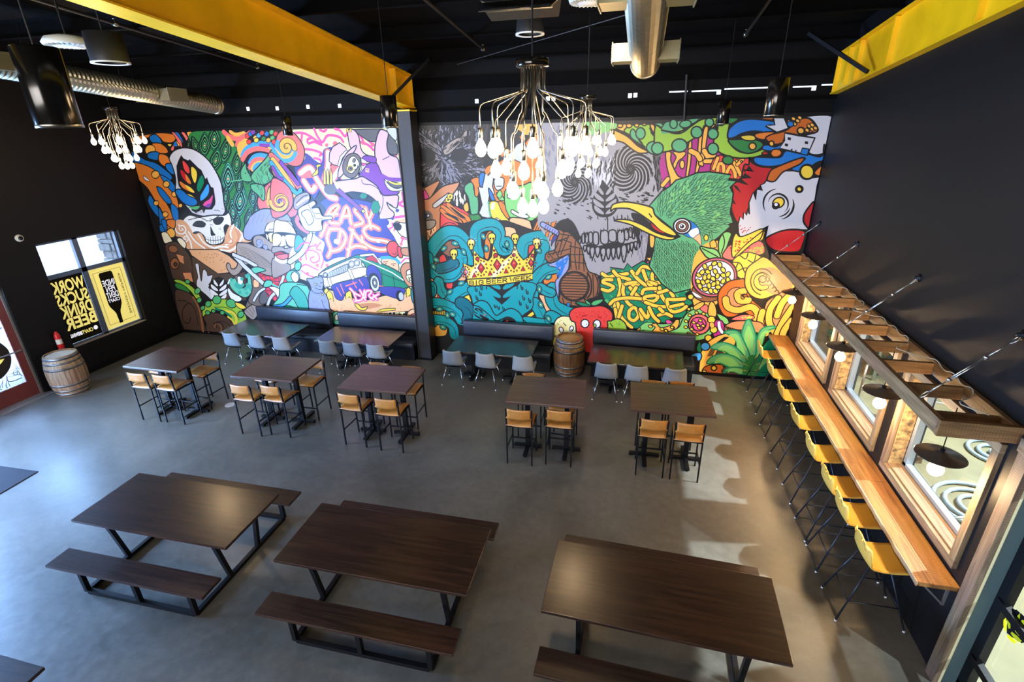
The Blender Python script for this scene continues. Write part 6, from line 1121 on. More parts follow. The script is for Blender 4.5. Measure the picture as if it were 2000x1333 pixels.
F('a', [(430, 1230), (440, 1180), (500, 1160), (600, 1160), (620, 1240), (600, 1255)], 2.2); EL('y', 524, 1188, 24, 22, 0, 2.8); EL('y', 440, 1220, 18, 14, 0, 2); F('U', [(620, 1180), (900, 1100), (1040, 900), (1080, 1000), (1000, 1270), (640, 1255)], 1)
# aloe
F('z', [(880, 1180), (960, 1000), (1060, 900), (1080, 980), (1010, 1240), (880, 1270), (760, 1260)], 1)
for pts in [[(840, 1200), (780, 1080), (770, 900), (800, 790), (830, 750), (860, 780), (900, 900), (900, 1060), (870, 1200)], [(820, 1180), (740, 1080), (720, 940), (640, 880), (610, 870), (660, 850), (740, 860), (800, 960), (850, 1100)], [(810, 1200), (700, 1100), (620, 1040), (500, 1010), (540, 970), (620, 960), (720, 1000), (820, 1120)], [(800, 1220), (660, 1180), (560, 1140), (460, 1150), (500, 1090), (600, 1060), (720, 1090), (820, 1180)], [(800, 1250), (700, 1220), (640, 1220), (610, 1240), (640, 1190), (740, 1180), (820, 1210)], [(860, 1200), (900, 1060), (910, 920), (960, 830), (1060, 810), (1070, 830), (1000, 860), (960, 960), (920, 1100)], [(870, 1220), (960, 1100), (1040, 1060), (1080, 1080), (980, 1160), (890, 1240)]]:
    F('Z', pts, 2.6, 1, 'z'); 
    c_ = (sum(p[0] for p in pts) / len(pts), sum(p[1] for p in pts) / len(pts)); F('L', [(c_[0] + (p[0] - c_[0]) * .62, c_[1] + (p[1] - c_[1]) * .72) for p in pts], 0)
F('G', [(800, 1260), (780, 1180), (840, 1080), (900, 1080), (930, 1180), (900, 1270)], 0)
for pts in [[(838, 890), (838, 950)], [(790, 980), (815, 1030)], [(770, 1070), (830, 1110)], [(745, 1130), (830, 1165)], [(755, 1200), (830, 1215)], [(895, 970), (880, 1030)], [(920, 1070), (890, 1100)], [(960, 1130), (905, 1160)], [(940, 1190), (890, 1210)]]: L('y', 4.5, pts, 0, 2, False, 1.2)
def pmat(k_):
    m_ = mat('mural_' + k_, hexc(PAL[k_]), .38, spec=.35); return m_
mo = MUR.build('wall_mural', [pmat(k_) for k_ in MK], recalc=False)
tag(mo, 'huge colourful painted mural of skulls, creatures, fruit and graffiti covering the back wall', 'mural')
# ================================================================ picnic tables with fixed benches
def picnic(x, y, rz, label, vis=True):
    root = empty('picnic_table', (x, y, 0), rz); tag(root, label, 'picnic table', 'picnic tables with attached benches')
    L, Wd = 2.232, .955
    b = MB(); b.box((0, 0, .742), (L, Wd, .036), None, .005); b.build('tabletop', M_table, root)
    for s in (-1, 1):
        b = MB(); b.box((0, s * .762, .441), (2.19, .285, .036), None, .005); b.build('bench_seat', M_table, root)
    for fx in (-.76, .80):
        b = MB(); b.bar((fx, -.80, .028), (fx, .80, .028), .05); b.bar((fx, -.40, .70), (fx, .40, .70), .05, .04); b.build('floor_rail', M_steelblk, root)
        for s in (-1, 1):
            b = MB(); b.bar((fx, s * .25, .05), (fx, s * .36, .70), .05); b.build('leg', M_steelblk, root)
            b = MB(); b.bar((fx, s * .80, .028), (fx, s * .80, .42), .05); b.bar((fx, s * .66, .405), (fx, s * .88, .405), .05, .03); b.build('bench_post', M_steelblk, root)
    for s in (-1, 1):
        b = MB(); b.bar((-.74, s * .80, .028), (.78, s * .80, .028), .05); b.build('cross_rail', M_steelblk, root)
        b = MB(); b.bar((.02, s * .80, .05), (.02, s * .80, .42), .05); b.build('bench_post', M_steelblk, root)
    return root
picnic(6.89, -6.825, .012, 'leftmost dark walnut picnic table, its top bright with reflected light')
picnic(9.77, -6.83, .012, 'middle dark walnut picnic table of the front row, under the hanging lamps')
picnic(12.78, -6.85, -.025, 'rightmost dark walnut picnic table, nearest the mustard bar stools')
picnic(6.03, -9.60, .0, 'dark walnut picnic table mostly cut off by the bottom left corner')

# ================================================================ high tables and tan stools
def ped_base(root, L, zt, half, name='pedestal', foot=.33):
    for s in (-1, 1):
        x = s * half
        b = MB(); b.bar((x, 0, .05), (x, 0, zt - .02), .075); b.build('column', M_steelblk, root)
        b = MB(); b.bar((x, -foot, .035), (x, foot, .035), .07, .04); b.bar((x - .24, 0, .035), (x + .24, 0, .035), .06, .04)
        for (u, v) in ((0, -foot), (0, foot), (-.24, 0), (.24, 0)): b.lathe([(.022, 0), (.026, .012), (.026, .016)], 12, (x + u * .93, v * .93, 0))
        b.build('foot', M_steelblk, root)
        b = MB(); b.box((x, 0, zt - .012), (.20, .42, .02)); b.build('mounting_plate', M_steelblk, root)
def high_table(x, y, rz, label):
    root = empty('high_table', (x, y, 0), rz); tag(root, label, 'high table', 'high walnut tables')
    b = MB(); b.box((0, 0, 1.11), (1.233, .945, .04), None, .004); b.build('tabletop', M_high, root)
    ped_base(root, 1.23, 1.09, .33); return root
def tan_stool(z=1.045):
    root = empty('bar_stool'); 
    w_ = .205; d = .205; r = .011
    # faces +y: rear at -y
    for s in (-1, 1):
        b = MB(); b.bar((s * w_, -d - .01, 0), (s * w_, -d, .73), .022); b.bar((s * w_, -d, .72), (s * w_, -d - .035, z), .022, .022); b.build('leg', M_steelblk, root)
        b = MB(); b.bar((s * w_, d + .01, 0), (s * w_ * .97, d - .01, .71), .022); b.build('leg', M_steelblk, root)
    b = MB()
    b.bar((-w_, -d, .71), (w_, -d, .71), .022); b.bar((-w_, d - .01, .70), (w_, d - .01, .70), .022)
    for s in (-1, 1): b.bar((s * w_, -d, .71), (s * w_, d, .70), .022)
    b.build('seat_frame', M_steelblk, root)
    b = MB(); b.bar((-w_, d, .24), (w_, d, .24), .02)
    for s in (-1, 1): b.bar((s * w_, -d, .30), (s * w_, d, .30), .018)
    b.build('footrest', M_steelblk, root)
    b = MB(); b.smooth = True
    rows = []
    for i in range(9):
        v = -d - .005 + (2 * d + .02) * i / 8; zz = .735 + .018 * math.sin(PI * i / 8) - (.02 if i in (0, 8) else 0)
        rows.append([(-w_ - .012 + (2 * w_ + .024) * j / 8, v, zz - .014 * math.sin(PI * j / 8)) for j in range(9)])
    b.grid(rows, thick=-.024); b.build('seat', M_tan, root)
    b = MB(); b.smooth = True; rows = []
    for i in range(6):
        zz = .865 + (z - .865) * i / 5; rows.append([(-w_ + 2 * w_ * j / 8, -d - .028 - .03 * math.sin(PI * j / 8) - .008 * i / 5, zz) for j in range(9)])
    b.grid(rows, thick=.014); b.build('backrest', M_tan, root)
    for s in (-1, 1):
        b = MB(); b.box((s * (w_ - .004), -d - .022, .955), (.030, .03, .10)); b.build('back_clip', M_steelblk, root)
    return root
HK = .985
highs = [(3.54, -3.56, 0.0), (5.91, -3.49, .03), (8.09, -3.50, .04), (11.03, -3.39, .05), (13.01, -3.25, .035)]
hn = ['leftmost high walnut table, nearest the barrel by the entrance', 'second high walnut table from the left, in line with the tan stools',
      'third high walnut table from the left, near the foot of the black column', 'fourth high walnut table from the left, in front of the upright barrel by the mural', 'rightmost high walnut table, nearest the window counter']
tn = ['leftmost high table', 'second high table from left', 'third high table from left', 'fourth high table from left', 'rightmost high table']
for (x, y, r_), n_ in zip(highs, hn):
    high_table(CAM.x + (x - CAM.x) * HK, CAM.y + (y - CAM.y) * HK, r_, n_)
# near stools: rear feet positions seen; far stools face the camera
near = [[(3.38, -4.18), (3.93, -4.16)], [(5.684, -4.21), (6.241, -4.13)], [(7.765, -4.127), (8.457, -4.153)], [(10.687, -4.05), (11.31, -3.95)], [(12.745, -3.926), (13.268, -3.926)]]
far = [[(3.14, -3.15), (4.0, -3.11)], [(5.55, -3.05), (6.385, -3.05)], [(7.70, -2.93), (8.40, -2.96)], [(10.68, -2.80), (11.28, -2.98)], [(12.74, -2.68), (13.22, -2.64)]]
proto = tan_stool(); first = True
for i in range(5):
    for j, (x, y) in enumerate(near[i]):
        o = proto if first else copy_tree(proto); first = False
        o.location = (x, y + .215, 0); o.rotation_euler = (0, 0, [.02, .0, -.03, .02][(i + j) % 4])
        tag(o, 'tan bar stool at the near %s of the %s' % (['left', 'right'][j], tn[i]), 'bar stool', 'tan leather bar stools')
    for j, (x, y) in enumerate(far[i]):
        o = copy_tree(proto); o.location = (x, y - .215, 0); o.rotation_euler = (0, 0, PI + [.03, -.05, .02][(i + j) % 3])
        tag(o, 'tan bar stool tucked in at the far %s of the %s' % (['left', 'right'][j], tn[i]), 'bar stool', 'tan leather bar stools')

# ================================================================ low tables, grey chairs, banquettes
def low_table(x, y, rz, label, leg=M_leg):
    root = empty('dining_table', (x, y, 0), rz); tag(root, label, 'dining table', 'dining tables along the mural wall')
    b = MB(); b.box((0, 0, .742), (1.86, .914, .036), None, .004); b.build('tabletop', M_low, root)
    ped_base(root, 1.86, .724, .46, foot=.30); return root
lows = [(3.665, -1.04, -.02), (6.24, -1.05, .01), (9.42, -1.04, .01), (12.45, -1.01, -.03)]
ln = ['leftmost dark dining table, in front of the first banquette', 'reddish-looking dining table just left of the black column', 'dark dining table just right of the black column', 'rightmost dark dining table, beside the upright barrel']
for p, n_ in zip(lows, ln): low_table(*p, n_)
def grey_chair():
    root = empty('dining_chair')
    b = MB(); b.smooth = True; rows = []
    # shell: from front edge of seat up the back, faces +y
    prof = [(.235, .455), (.20, .447), (.10, .432), (0, .425), (-.10, .432), (-.17, .455), (-.215, .51), (-.235, .58), (-.250, .66), (-.262, .73), (-.272, .79), (-.276, .808)]
    for k_, (yy, zz) in enumerate(prof):
        t = k_ / (len(prof) - 1); hw = .235 if t < .5 else .235 - .045 * (t - .5) * 2; row = []
        for j in range(13):
            u = -1 + 2 * j / 12; lift = .055 * abs(u) ** 3 * (1 if t < .45 else 0.25); fwd = .16 * abs(u) ** 2.6 * (max(0, min(1, (t - .35) * 3)) * (1 - .55 * t))
            row.append((u * hw, yy + fwd, zz + lift + (-.012 * u * u if k_ == len(prof) - 1 else 0)))
        rows.append(row)
    b.grid(rows, thick=.035); b.build('seat_shell', M_grey, root)
    b = MB(); b.bar((-.17, .12, .405), (.17, .12, .405), .03, .015); b.bar((-.17, -.12, .405), (.17, -.12, .405), .03, .015); b.bar((0, -.13, .405), (0, .13, .405), .05, .015); b.build('seat_bracket', M_steelblk, root)
    for sx in (-1, 1):
        for sy in (-1, 1):
            b = MB(); b.smooth = True; b.tube([(sx * .15, sy * .13, .41), (sx * .245, sy * .25 - .01, .012)], [.013, .009], 10); lg = b.build('leg', M_chrome, root)
            b = MB(); b.smooth = True; b.lathe([(.008, 0), (.014, .002), (.013, .016), (.009, .02)], 10, (sx * .245, sy * .25 - .01, 0)); b.build('glide', M_tip, lg)
    return root
gp = grey_chair(); first = True
gpos = [[3.085, 3.77, 4.44], [5.66, 6.27, 6.85], [8.65, 9.39, 10.185], [11.895, 12.49, 13.2]]
gt = ['leftmost dining table', 'table just left of the black column', 'table just right of the black column', 'dining table beside the upright barrel']
rr = [.02, -.05, .06, 0, -.03, .03]
k = 0
for i in range(4):
    for j, x in enumerate(gpos[i]):
        o = gp if first else copy_tree(gp); first = False
        o.location = (x, -1.375, 0); o.rotation_euler = (0, 0, rr[k % 6]); k += 1
        tag(o, 'grey shell chair at the %s, %s' % (gt[i], ['on the left', 'in the middle', 'on the right'][j]), 'chair', 'grey shell chairs at the dining tables')
bq = [(2.80, 4.95), (5.17, 7.33), (8.47, 10.62), (11.50, 13.66)]
bl = ['navy vinyl banquette at the left end of the mural', 'navy vinyl banquette ending at the left side of the black column', 'black vinyl banquette between the column and the barrel', 'black vinyl banquette right of the barrel']
for (x0, x1), n_ in zip(bq, bl):
    root = empty('banquette', ((x0 + x1) / 2, -.32, 0)); tag(root, n_, 'banquette', 'banquettes along the mural'); L = x1 - x0
    b = MB(); b.smooth = True; b.box((0, .13, .82), (L, .13, .36), None, .035); b.build('back_cushion', M_vinyl, root)
    b = MB(); b.smooth = True; b.box((0, -.08, .42), (L, .50, .12), None, .03); b.build('seat_cushion', M_vinyl, root)
    b = MB(); b.box((0, -.04, .18), (L - .04, .40, .36)); b.build('plinth', M_steelblk, root)
    b = MB()
    for s in (-1, 0, 1): b.box((s * (L / 2 - .15), .20, .5), (.05, .02, 1.0))
    b.box((0, .205, .56), (L - .06, .02, .22)); b.build('back_support', M_steelblk, root)

# ================================================================ barrels
def barrel(x, y, label, hmul=1.0, headmat=None, staves=None, rz=0):
    root = empty('barrel', (x, y, 0), rz); tag(root, label, 'barrel', 'wooden barrels')
    H = .90 * hmul
    def R(z): t = (z / H - .5) * 2; return .285 + .065 * (1 - t * t)
    n = 28; prof = [(R(z * H / 24), z * H / 24) for z in range(25)]
    b = MB(); b.smooth = True
    vs = []; fs = []
    for st in range(n):      # staves as slightly separate curved planks
        a0 = 2 * PI * st / n + .006; a1 = 2 * PI * (st + 1) / n - .006; o = len(vs)
        for (r_, z) in prof:
            for a in (a0, (a0 + a1) / 2, a1): vs.append((r_ * math.cos(a), r_ * math.sin(a), z))
            for a in (a1, a0): vs.append(((r_ - .025) * math.cos(a), (r_ - .025) * math.sin(a), z))
        for i in range(len(prof) - 1):
            for j in range(5): fs.append((o + i * 5 + j, o + i * 5 + (j + 1) % 5, o + (i + 1) * 5 + (j + 1) % 5, o + (i + 1) * 5 + j))
        e = o + (len(prof) - 1) * 5; fs.append((e, e + 1, e + 2, e + 3, e + 4)); fs.append((o + 4, o + 3, o + 2, o + 1, o))
    b.smooth = False; b.add(vs, fs); b.build('staves', staves, root)
    b = MB(); b.lathe([(0, H - .045), (R(H) - .024, H - .045), (R(H) - .024, H - .030), (0, H - .030)], 28); b.build('barrel_head', headmat, root)
    for z, hh in [(.02, .05), (.11, .04), (.24, .045), (.61, .045), (.74, .04), (.83, .055)]:
        z *= hmul; b = MB(); b.smooth = True; b.lathe([(R(z) + .001, z), (R(z) + .005, z), (R(z + hh) + .005, z + hh), (R(z + hh) + .001, z + hh)], 40, close=False); b.build('hoop', mat('hoop_iron', (.20, .19, .19), .4, metal=.85, var=.4, vscale=6), root)
    return root
S1 = wood('barrel_stave', (.20, .105, .05), (.52, .34, .19), .5, 2, .8, .3); S2 = wood('barrel_stave_dark', (.13, .055, .020), (.34, .17, .065), .5, 2, .8, .3)
H1 = wood('barrel_head_pale', (.45, .36, .26), (.72, .62, .50), .45, 0, .8, .2); H2 = wood('barrel_head_honey', (.42, .20, .05), (.66, .37, .12), .4, 0, .8, .2)
barrel(.55, -3.50, 'pale weathered wooden barrel standing by the entrance door', 1.0, H1, S1)
barrel(11.02, -.50, 'honey brown wooden barrel standing by the mural between two banquettes', .98, H2, S2, .4)

# ================================================================ window counter and mustard stools
root = empty('window_counter', (W, -3.25, 0)); tag(root, 'long reclaimed timber counter with a live edge under the right hand windows', 'counter')
YE = -6.47
segs = [(-.03, -1.9), (-1.9, -3.6), (-3.6, -5.0), (-5.0, YE)]
b = MB(); r0 = random.Random(5)
bounds = [(15.24, 15.455), (15.115, 15.238)]
for q, (xa, xb) in enumerate(bounds):
    ys = [-.03] + [v + (.35 if q else 0) for v in (-1.75, -3.35, -4.9)] + [YE]
    for a, c in zip(ys[:-1], ys[1:]):
        b.box(((xa + xb) / 2 - W, (a + c) / 2 + 3.25, 1.045), (xb - xa, a - c - .003, .048), None, .003)
b.build('counter_top', M_count, root)
b = MB(); n = 90; top = []; bot = []
L1 = [(15.098 + .003 * math.sin(i * .9) + .004 * r0.uniform(-1, 1) - W, YE + 3.25 + (-.03 - YE) * i / n) for i in range(n + 1)]
poly = L1 + [(15.112 - W, -.03 + 3.25), (15.112 - W, YE + 3.25)]
b.prism(poly, .050, T(0, 0, 1.019)); b.build('live_edge', M_edge, root)
for y in (-.5, -1.7, -2.9, -4.1, -5.3, -6.35):
    b = MB(); b.bar((-.01, y + 3.25, 1.005), (-.30, y + 3.25, 1.005), .03, .012); b.bar((-.012, y + 3.25, 1.0), (-.012, y + 3.25, .72), .03, .012); b.bar((-.29, y + 3.25, 1.0), (-.015, y + 3.25, .73), .018, .018); b.build('bracket', mat('bracket_steel', (.25, .24, .24), .4, metal=.6), root)
def mustard():
    root = empty('counter_stool')
    # faces +x ; back at -x
    b = MB(); b.smooth = True; rows = []
    prof = [(.215, .765), (.18, .762), (.08, .745), (-.03, .742), (-.12, .755), (-.175, .80), (-.20, .86), (-.215, .93), (-.225, 1.0), (-.23, 1.045), (-.231, 1.058)]
    for k_, (xx, zz) in enumerate(prof):
        t = k_ / (len(prof) - 1); hw = .222 if t < .55 else .222 - .085 * ((t - .55) / .45) ** 2; row = []
        for j in range(13):
            u = -1 + 2 * j / 12; fwd = .065 * abs(u) ** 2.2 * max(0, min(1, (t - .4) * 4)) * (1 - .5 * t); lift = .018 * abs(u) ** 3 * (1 if t < .45 else 0)
            row.append((xx + fwd, -u * hw, zz + lift - (.10 * abs(u) ** 2.5 if k_ > 8 else 0) * (1 if k_ == 10 else .6)))
        rows.append(row)
    b.grid(rows, thick=.014); b.build('seat_shell', M_shell, root)
    for sx in (-1, 1):
        for sy in (-1, 1):
            p0 = (.10 * sx - .02, .13 * sy, .735); p1 = (.335 * sx if sx > 0 else -.33, .225 * sy, .012)
            b = MB(); b.smooth = True; b.tube([p0, p1], .010, 8); lg = b.build('leg', M_leg, root)
            b = MB(); b.smooth = True; b.lathe([(.008, 0), (.013, .002), (.012, .018), (.008, .02)], 10, (p1[0], p1[1], 0)); b.build('glide', M_tip, lg)
    b = MB(); b.smooth = True
    def lp(sx, sy, z): t = (.735 - z) / .723; return (.10 * sx - .02 + ((.335 * sx if sx > 0 else -.33) - (.10 * sx - .02)) * t, .13 * sy + (.225 - .13) * sy * t, z)
    for (p, q) in [((1, -1), (1, 1)), ((-1, -1), (-1, 1)), ((1, -1), (-1, -1)), ((1, 1), (-1, 1))]: b.tube([lp(*p, .28), lp(*q, .28)], .007, 8)
    b.build('footrest', M_leg, root)
    b = MB(); b.bar((-.13, -.12, .732), (.09, .12, .732), .03, .008); b.bar((-.13, .12, .732), (.09, -.12, .732), .03, .008); b.build('seat_bracket', M_leg, root)
    return root
mp = mustard()
mys = [-.43, -1.34, -2.19, -3.09, -3.93, -4.67, -5.20, -5.87]
mn = ['first', 'second', 'third', 'fourth', 'fifth', 'sixth', 'seventh']
for i, y in enumerate(mys):
    o = mp if i == 0 else copy_tree(mp); o.location = (15.06, y, 0); o.rotation_euler = (0, 0, [0, .02, -.02, .015][i % 4])
    lab = 'mustard shell bar stool at the window counter, %s from the mural' % mn[i] if i < 7 else 'mustard shell bar stool at the near end of the window counter'
    tag(o, lab, 'bar stool', 'mustard bar stools along the window counter')

# ================================================================ hanging timber ladder
root = empty('timber_ladder', (15.17, -3.2, 2.70)); tag(root, 'long weathered timber ladder hung flat from the right wall above the counter', 'ladder')
def lb(name, c, d, m_, ch=.004):
    q = MB(); q.box((0, 0, 0), d, None, ch); o = q.build(name, m_, root); o.location = (c[0] - 15.17, c[1] + 3.2, c[2] - 2.70); return o
lb('side_rail', (14.905, -1.60, 2.69), (.045, 3.16, .145), M_ladw); lb('side_rail', (14.905, -4.80, 2.69), (.045, 3.22, .145), M_ladw)
lb('side_rail', (15.43, -3.2, 2.70), (.045, 6.38, .145), M_ladw)
lb('end_board', (15.17, -6.405, 2.70), (.60, .045, .15), M_ladx)
for i in range(12):
    lb('rung', (15.1675, -.10 - i * .5555, 2.685), (.475, .045, .13), M_ladx)
for i, y in enumerate([-.18, -2.14, -4.09, -5.99]):
    ya = [-.565, -2.375, -4.252, -6.04][i]
    r2 = empty('turnbuckle', (14.905, y, 2.765)); tag(r2, 'galvanised turnbuckle stay holding the ladder to the wall, ' + ['nearest the mural', 'second from the mural', 'third from the mural', 'nearest the door'][i], 'turnbuckle', 'turnbuckle stays of the timber ladder')
    p1 = Vector((W - 14.905, ya - y, 3.435 - 2.765)); L = p1.length; dr = p1.normalized()
    def at_(t): return dr * (L * t)
    b = MB(); b.smooth = True; sd = dr.cross(Vector((0, 0, 1))).normalized() * .014
    b.tube([at_(.30) + sd, at_(.66) + sd], .005, 6); b.tube([at_(.30) - sd, at_(.66) - sd], .005, 6); b.cyl(at_(.285), at_(.315), .02, 10); b.cyl(at_(.645), at_(.675), .02, 10); b.build('turnbuckle_body', M_zinc, r2)
    b = MB(); b.smooth = True; b.tube([at_(.10), at_(.30)], .006, 6); b.tube([at_(.66), at_(.90)], .006, 6)
    for (c0, c1) in ((0.0, .10), (.88, .985)):
        P0 = at_(c0); P1 = at_(c1); mid = (P0 + P1) / 2; hl = (P1 - P0).length / 2
        b.tube([mid + dr * hl * math.cos(t * PI / 8) + sd * 1.6 * math.sin(t * PI / 8) for t in range(16)], .005, 6, closed=True)
    b.build('hook', M_zinc, r2)
    b = MB(); b.smooth = True; b.lathe([(0, 0), (.05, 0), (.05, .008), (.02, .012), (.016, .05), (0, .052)], 16, M=T(*p1) @ ROT('Y', -PI / 2)); b.build('wall_plate', M_steelblk, r2)
# pendants under the ladder
pys = [-.95, -2.24, -3.52, -4.84, -6.10]
pn = ['nearest the mural', 'second from the mural', 'in the middle of the five', 'fourth from the mural', 'nearest the door']
def pendant():
    root = empty('pendant_lamp')
    b = MB(); b.smooth = True; b.lathe([(.015, .045), (.045, .038), (.06, .022), (.195, .004), (.200, 0), (.196, -.003), (.06, .012), (.015, .02)], 40); b.build('lamp_shade', mat('bronze_enamel', (.060, .044, .030), .32, metal=.3), root)
    b = MB(); b.smooth = True; b.cyl((0, 0, -.07), (0, 0, .075), .022, 14); b.build('lamp_holder', M_steelblk, root)
    b = MB(); b.smooth = True; b.lathe([(.018, -.065), (.03, -.08), (.056, -.112), (.066, -.145), (.060, -.18), (.035, -.207), (0, -.215)], 20); b.build('bulb', mat('lit_globe', (1, .9, .75), .4, emit=(1, .80, .52), estr=14), root)
    b = MB(); b.smooth = True; b.tube([(0, 0, .07), (0, .004, .28), (0, 0, .50)], .0045, 6); b.build('cord', M_steelblk, root)
    return root
pp = pendant(); pl_z = 2.245
for i, y in enumerate(pys):
    o = pp if i == 0 else copy_tree(pp); o.location = (15.15, y, pl_z)
    tag(o, 'flat bronze disc pendant lamp hanging under the ladder, ' + pn[i], 'pendant lamp', 'disc pendants under the timber ladder')
    lamp('pendant_glow', 'POINT', (15.15, y, pl_z - .245), LAMPS_HALL['pend'], WARM2, .05)
b = MB(); b.smooth = True; pts = []
n = 130
for i in range(n + 1):
    y = -.15 - 6.1 * i / n; d = min(abs(y - q) for q in pys)
    bulge = math.exp(-(d / .16) ** 2); pts.append((15.40 - .24 * bulge, y, 2.785 + .018 * math.sin(i * .9) * (1 - bulge)))
b.tube(pts, .0055, 6)
o = b.build('lamp_cable', mat('cloth_cable', (.42, .38, .28), .7)); tag(o, 'pale lamp cable draped along the wall side of the timber ladder', 'cable')

# ================================================================ chandeliers
def chandelier():
    root = empty('chandelier')
    b = MB(); b.smooth = True; b.lathe([(0, 0), (.142, 0), (.147, .006), (.147, .060), (.142, .066), (0, .066)], 40); b.build('canopy', M_gloss, root)
    tiers = [(8, .49, -.17, -.30, -.50, 0), (6, .36, -.19, -.42, -.69, .3), (5, .24, -.36, -.55, -.88, .1), (3, .12, -.38, -.52, -1.05, .5)]
    t_ = 0; tot = sum(t[0] for t in tiers)
    for (n, R, z0, z1, zs, off) in tiers:
        for j in range(n):
            a = 2 * PI * j / n + off; ra = .05 + .07 * (t_ * .618 % 1); t_ += 1
            cx, sx = math.cos(a), math.sin(a)
            def P(r_, z): return Vector((r_ * cx, r_ * sx, z))
            pts = [P(ra, 0), P(ra, z0 + .03), P(ra + .008, z0), P(ra + .03, z0 - .02)]
            k0 = P(R - .04, z1 + .02); pts += [k0, P(R - .012, z1), P(R, z1 - .04), P(R, zs)]
            b = MB(); b.smooth = True; b.tube(pts, .0055, 8); arm = b.build('arm', M_brushed, root)
            b = MB(); b.smooth = True; b.lathe([(.006, .012), (.020, .008), (.023, 0), (.023, -.075), (.019, -.078)], 14, (R * cx, R * sx, zs)); b.build('lamp_holder', M_brushed, arm)
            b = MB(); b.smooth = True; b.lathe([(.016, -.072), (.020, -.09), (.046, -.140), (.054, -.172), (.048, -.21), (.026, -.238), (0, -.246)], 16, (R * cx, R * sx, zs)); b.build('bulb', M_bulb, arm)
    return root
ch = chandelier()
CS = .78
cpos = [tuple(at((1040, 131), 1, -6.9)), tuple(at((1147, 194), 1, -3.2)), tuple(at((216, 215), 1, -2.75))]
cl = ['large looking chandelier of bare glowing bulbs hanging nearest the camera', 'chandelier of bare bulbs hanging near the mural, just behind the nearest one', 'chandelier of bare bulbs hanging at the far left corner of the mural']
for i, p in enumerate(cpos):
    o = ch if i == 0 else copy_tree(ch); o.location = p; o.rotation_euler = (0, 0, .35 * i + .2)
    tag(o, cl[i], 'chandelier', 'bulb chandeliers')
    o.scale = (CS, CS, CS)
    b = MB(); b.tube([(0, 0, .066), (0, 0, (roofz(p[1]) - p[2] - .005) / CS)], .008, 8); b.build('hanging_rod', M_steelblk, o)
    for dz, rr_ in ((-.55, .0), (-.80, .0)):
        lamp('chandelier_glow', 'POINT', (p[0], p[1], p[2] + dz), LAMPS_HALL['chand'], WARM2, .12)

# ================================================================ black tube lamps
tubes = [((557, 228), -2.0, 'small looking black tube pendant in front of the mural top, left part'), ((757, 187), -5.2, 'black tube pendant hanging in front of the yellow beam end'), ((66, 92), -8.85, 'big looking black tube pendant at the top left, nearest the camera'),
         ((1523, 152), -5.2, 'black tube pendant at the upper right of the mural'), ((1417, 197), -2.0, 'black tube pendant just left of the one at the upper right of the mural')]
tp = empty('tube_lamp')
b = MB(); b.smooth = True; b.lathe([(.0, .0), (.084, 0), (.0875, -.004), (.0875, -.316), (.0835, -.32), (.080, -.316), (.080, -.30), (0, -.30)], 36); b.build('tube', M_gloss, tp)
b = MB(); b.smooth = True; b.lathe([(.0885, -.31), (.0885, -.322), (.080, -.322)], 36, close=False); b.build('rim', M_brushed, tp)

first = True; TUB = []
for (px, y, lab) in tubes:
    P = at(px, 1, y); o = tp if first else copy_tree(tp); first = False
    o.location = (P.x, y, P.z); tag(o, lab, 'pendant lamp', 'black tube pendants')
    TUB.append((o, roofz(y) - P.z))

for o, h_ in TUB:
    b = MB(); b.tube([(0, 0, 0), (0, 0, h_)], .004, 6); b.build('cord', M_steelblk, o)
# ================================================================ ducts
def duct(name, x, y0, y1, z0, R, regs, label, sl=-.095):
    """spiral duct running along y, sloping with the roof; z0 is the axis height at y0"""
    root = empty(name, (x, y0, z0)); tag(root, label, 'duct'); n = 28
    L = y0 - y1; b = MB(); b.smooth = True; k_ = int(L / .07); vs = []; fs = []
    m_ = k_ * 3
    for i in range(m_ + 1):
        t = i / m_; y = -L * t; ph = i % 3; r_ = R + (.017 if ph == 0 else 0)
        for j in range(n):
            a = 2 * PI * j / n; dy = .07 * (a / (2 * PI) - .5) if 3 < i < m_ - 3 else 0
            vs.append((r_ * math.cos(a), y + dy, r_ * math.sin(a) + sl * y))
    for i in range(m_):
        for j in range(n): fs.append((i * n + j, i * n + (j + 1) % n, (i + 1) * n + (j + 1) % n, (i + 1) * n + j))
    b.smooth = False; b.add(vs, fs); o_ = len(b.v); b.add([(R * .99 * math.cos(2 * PI * j / n), .004, R * .99 * math.sin(2 * PI * j / n)) for j in range(n)], [tuple(range(n))]); b.build('duct_run', M_galv, root)
    for (y, side, wd) in regs:
        for s in side:
            z = sl * (y - y0) ; b = MB()
            b.box((s * (R + .09), y - y0, z - .01), (.24, wd, .20)); rg = b.build('register_box', M_galv2, root)
            b = MB(); b.box((s * (R + .215), y - y0, z - .01), (.012, wd + .03, .23))
            for q in range(7): b.box((s * (R + .224), y - y0, z - .09 + q * .027), (.008, wd - .04, .006))
            b.build('grille', M_white if name == 'x' else mat('register_grille', (.20, .175, .10), .5, metal=.3), rg)
    for yy in [y0 - .5 - 1.5 * q for q in range(int(L / 1.5))]:
        b = MB(); z = sl * (yy - y0)
        b.tube([(R + .004, yy - y0, z), (R * .4, yy - y0, roofz(yy) - z0 - .02)], .003, 5); b.tube([(-R - .004, yy - y0, z), (-R * .4, yy - y0, roofz(yy) - z0 - .02)], .003, 5); b.build('hanger_wire', M_steelblk, root)
    return root
duct('spiral_duct', 12.235, -2.75, -12, 5.90, .185, [(-3.35, (-1, 1), .36), (-5.55, (-1, 1), .36), (-7.9, (-1, 1), .36)], 'silver spiral air duct with side registers running overhead right of the chandeliers')
duct('spiral_duct', 3.25, -.55, -12, 5.72, .17, [(-1.9, (-1, 1), .42), (-4.75, (1, -1), .5), (-7.5, (1, -1), .5)], 'silver spiral air duct with pale grilles at the upper left')

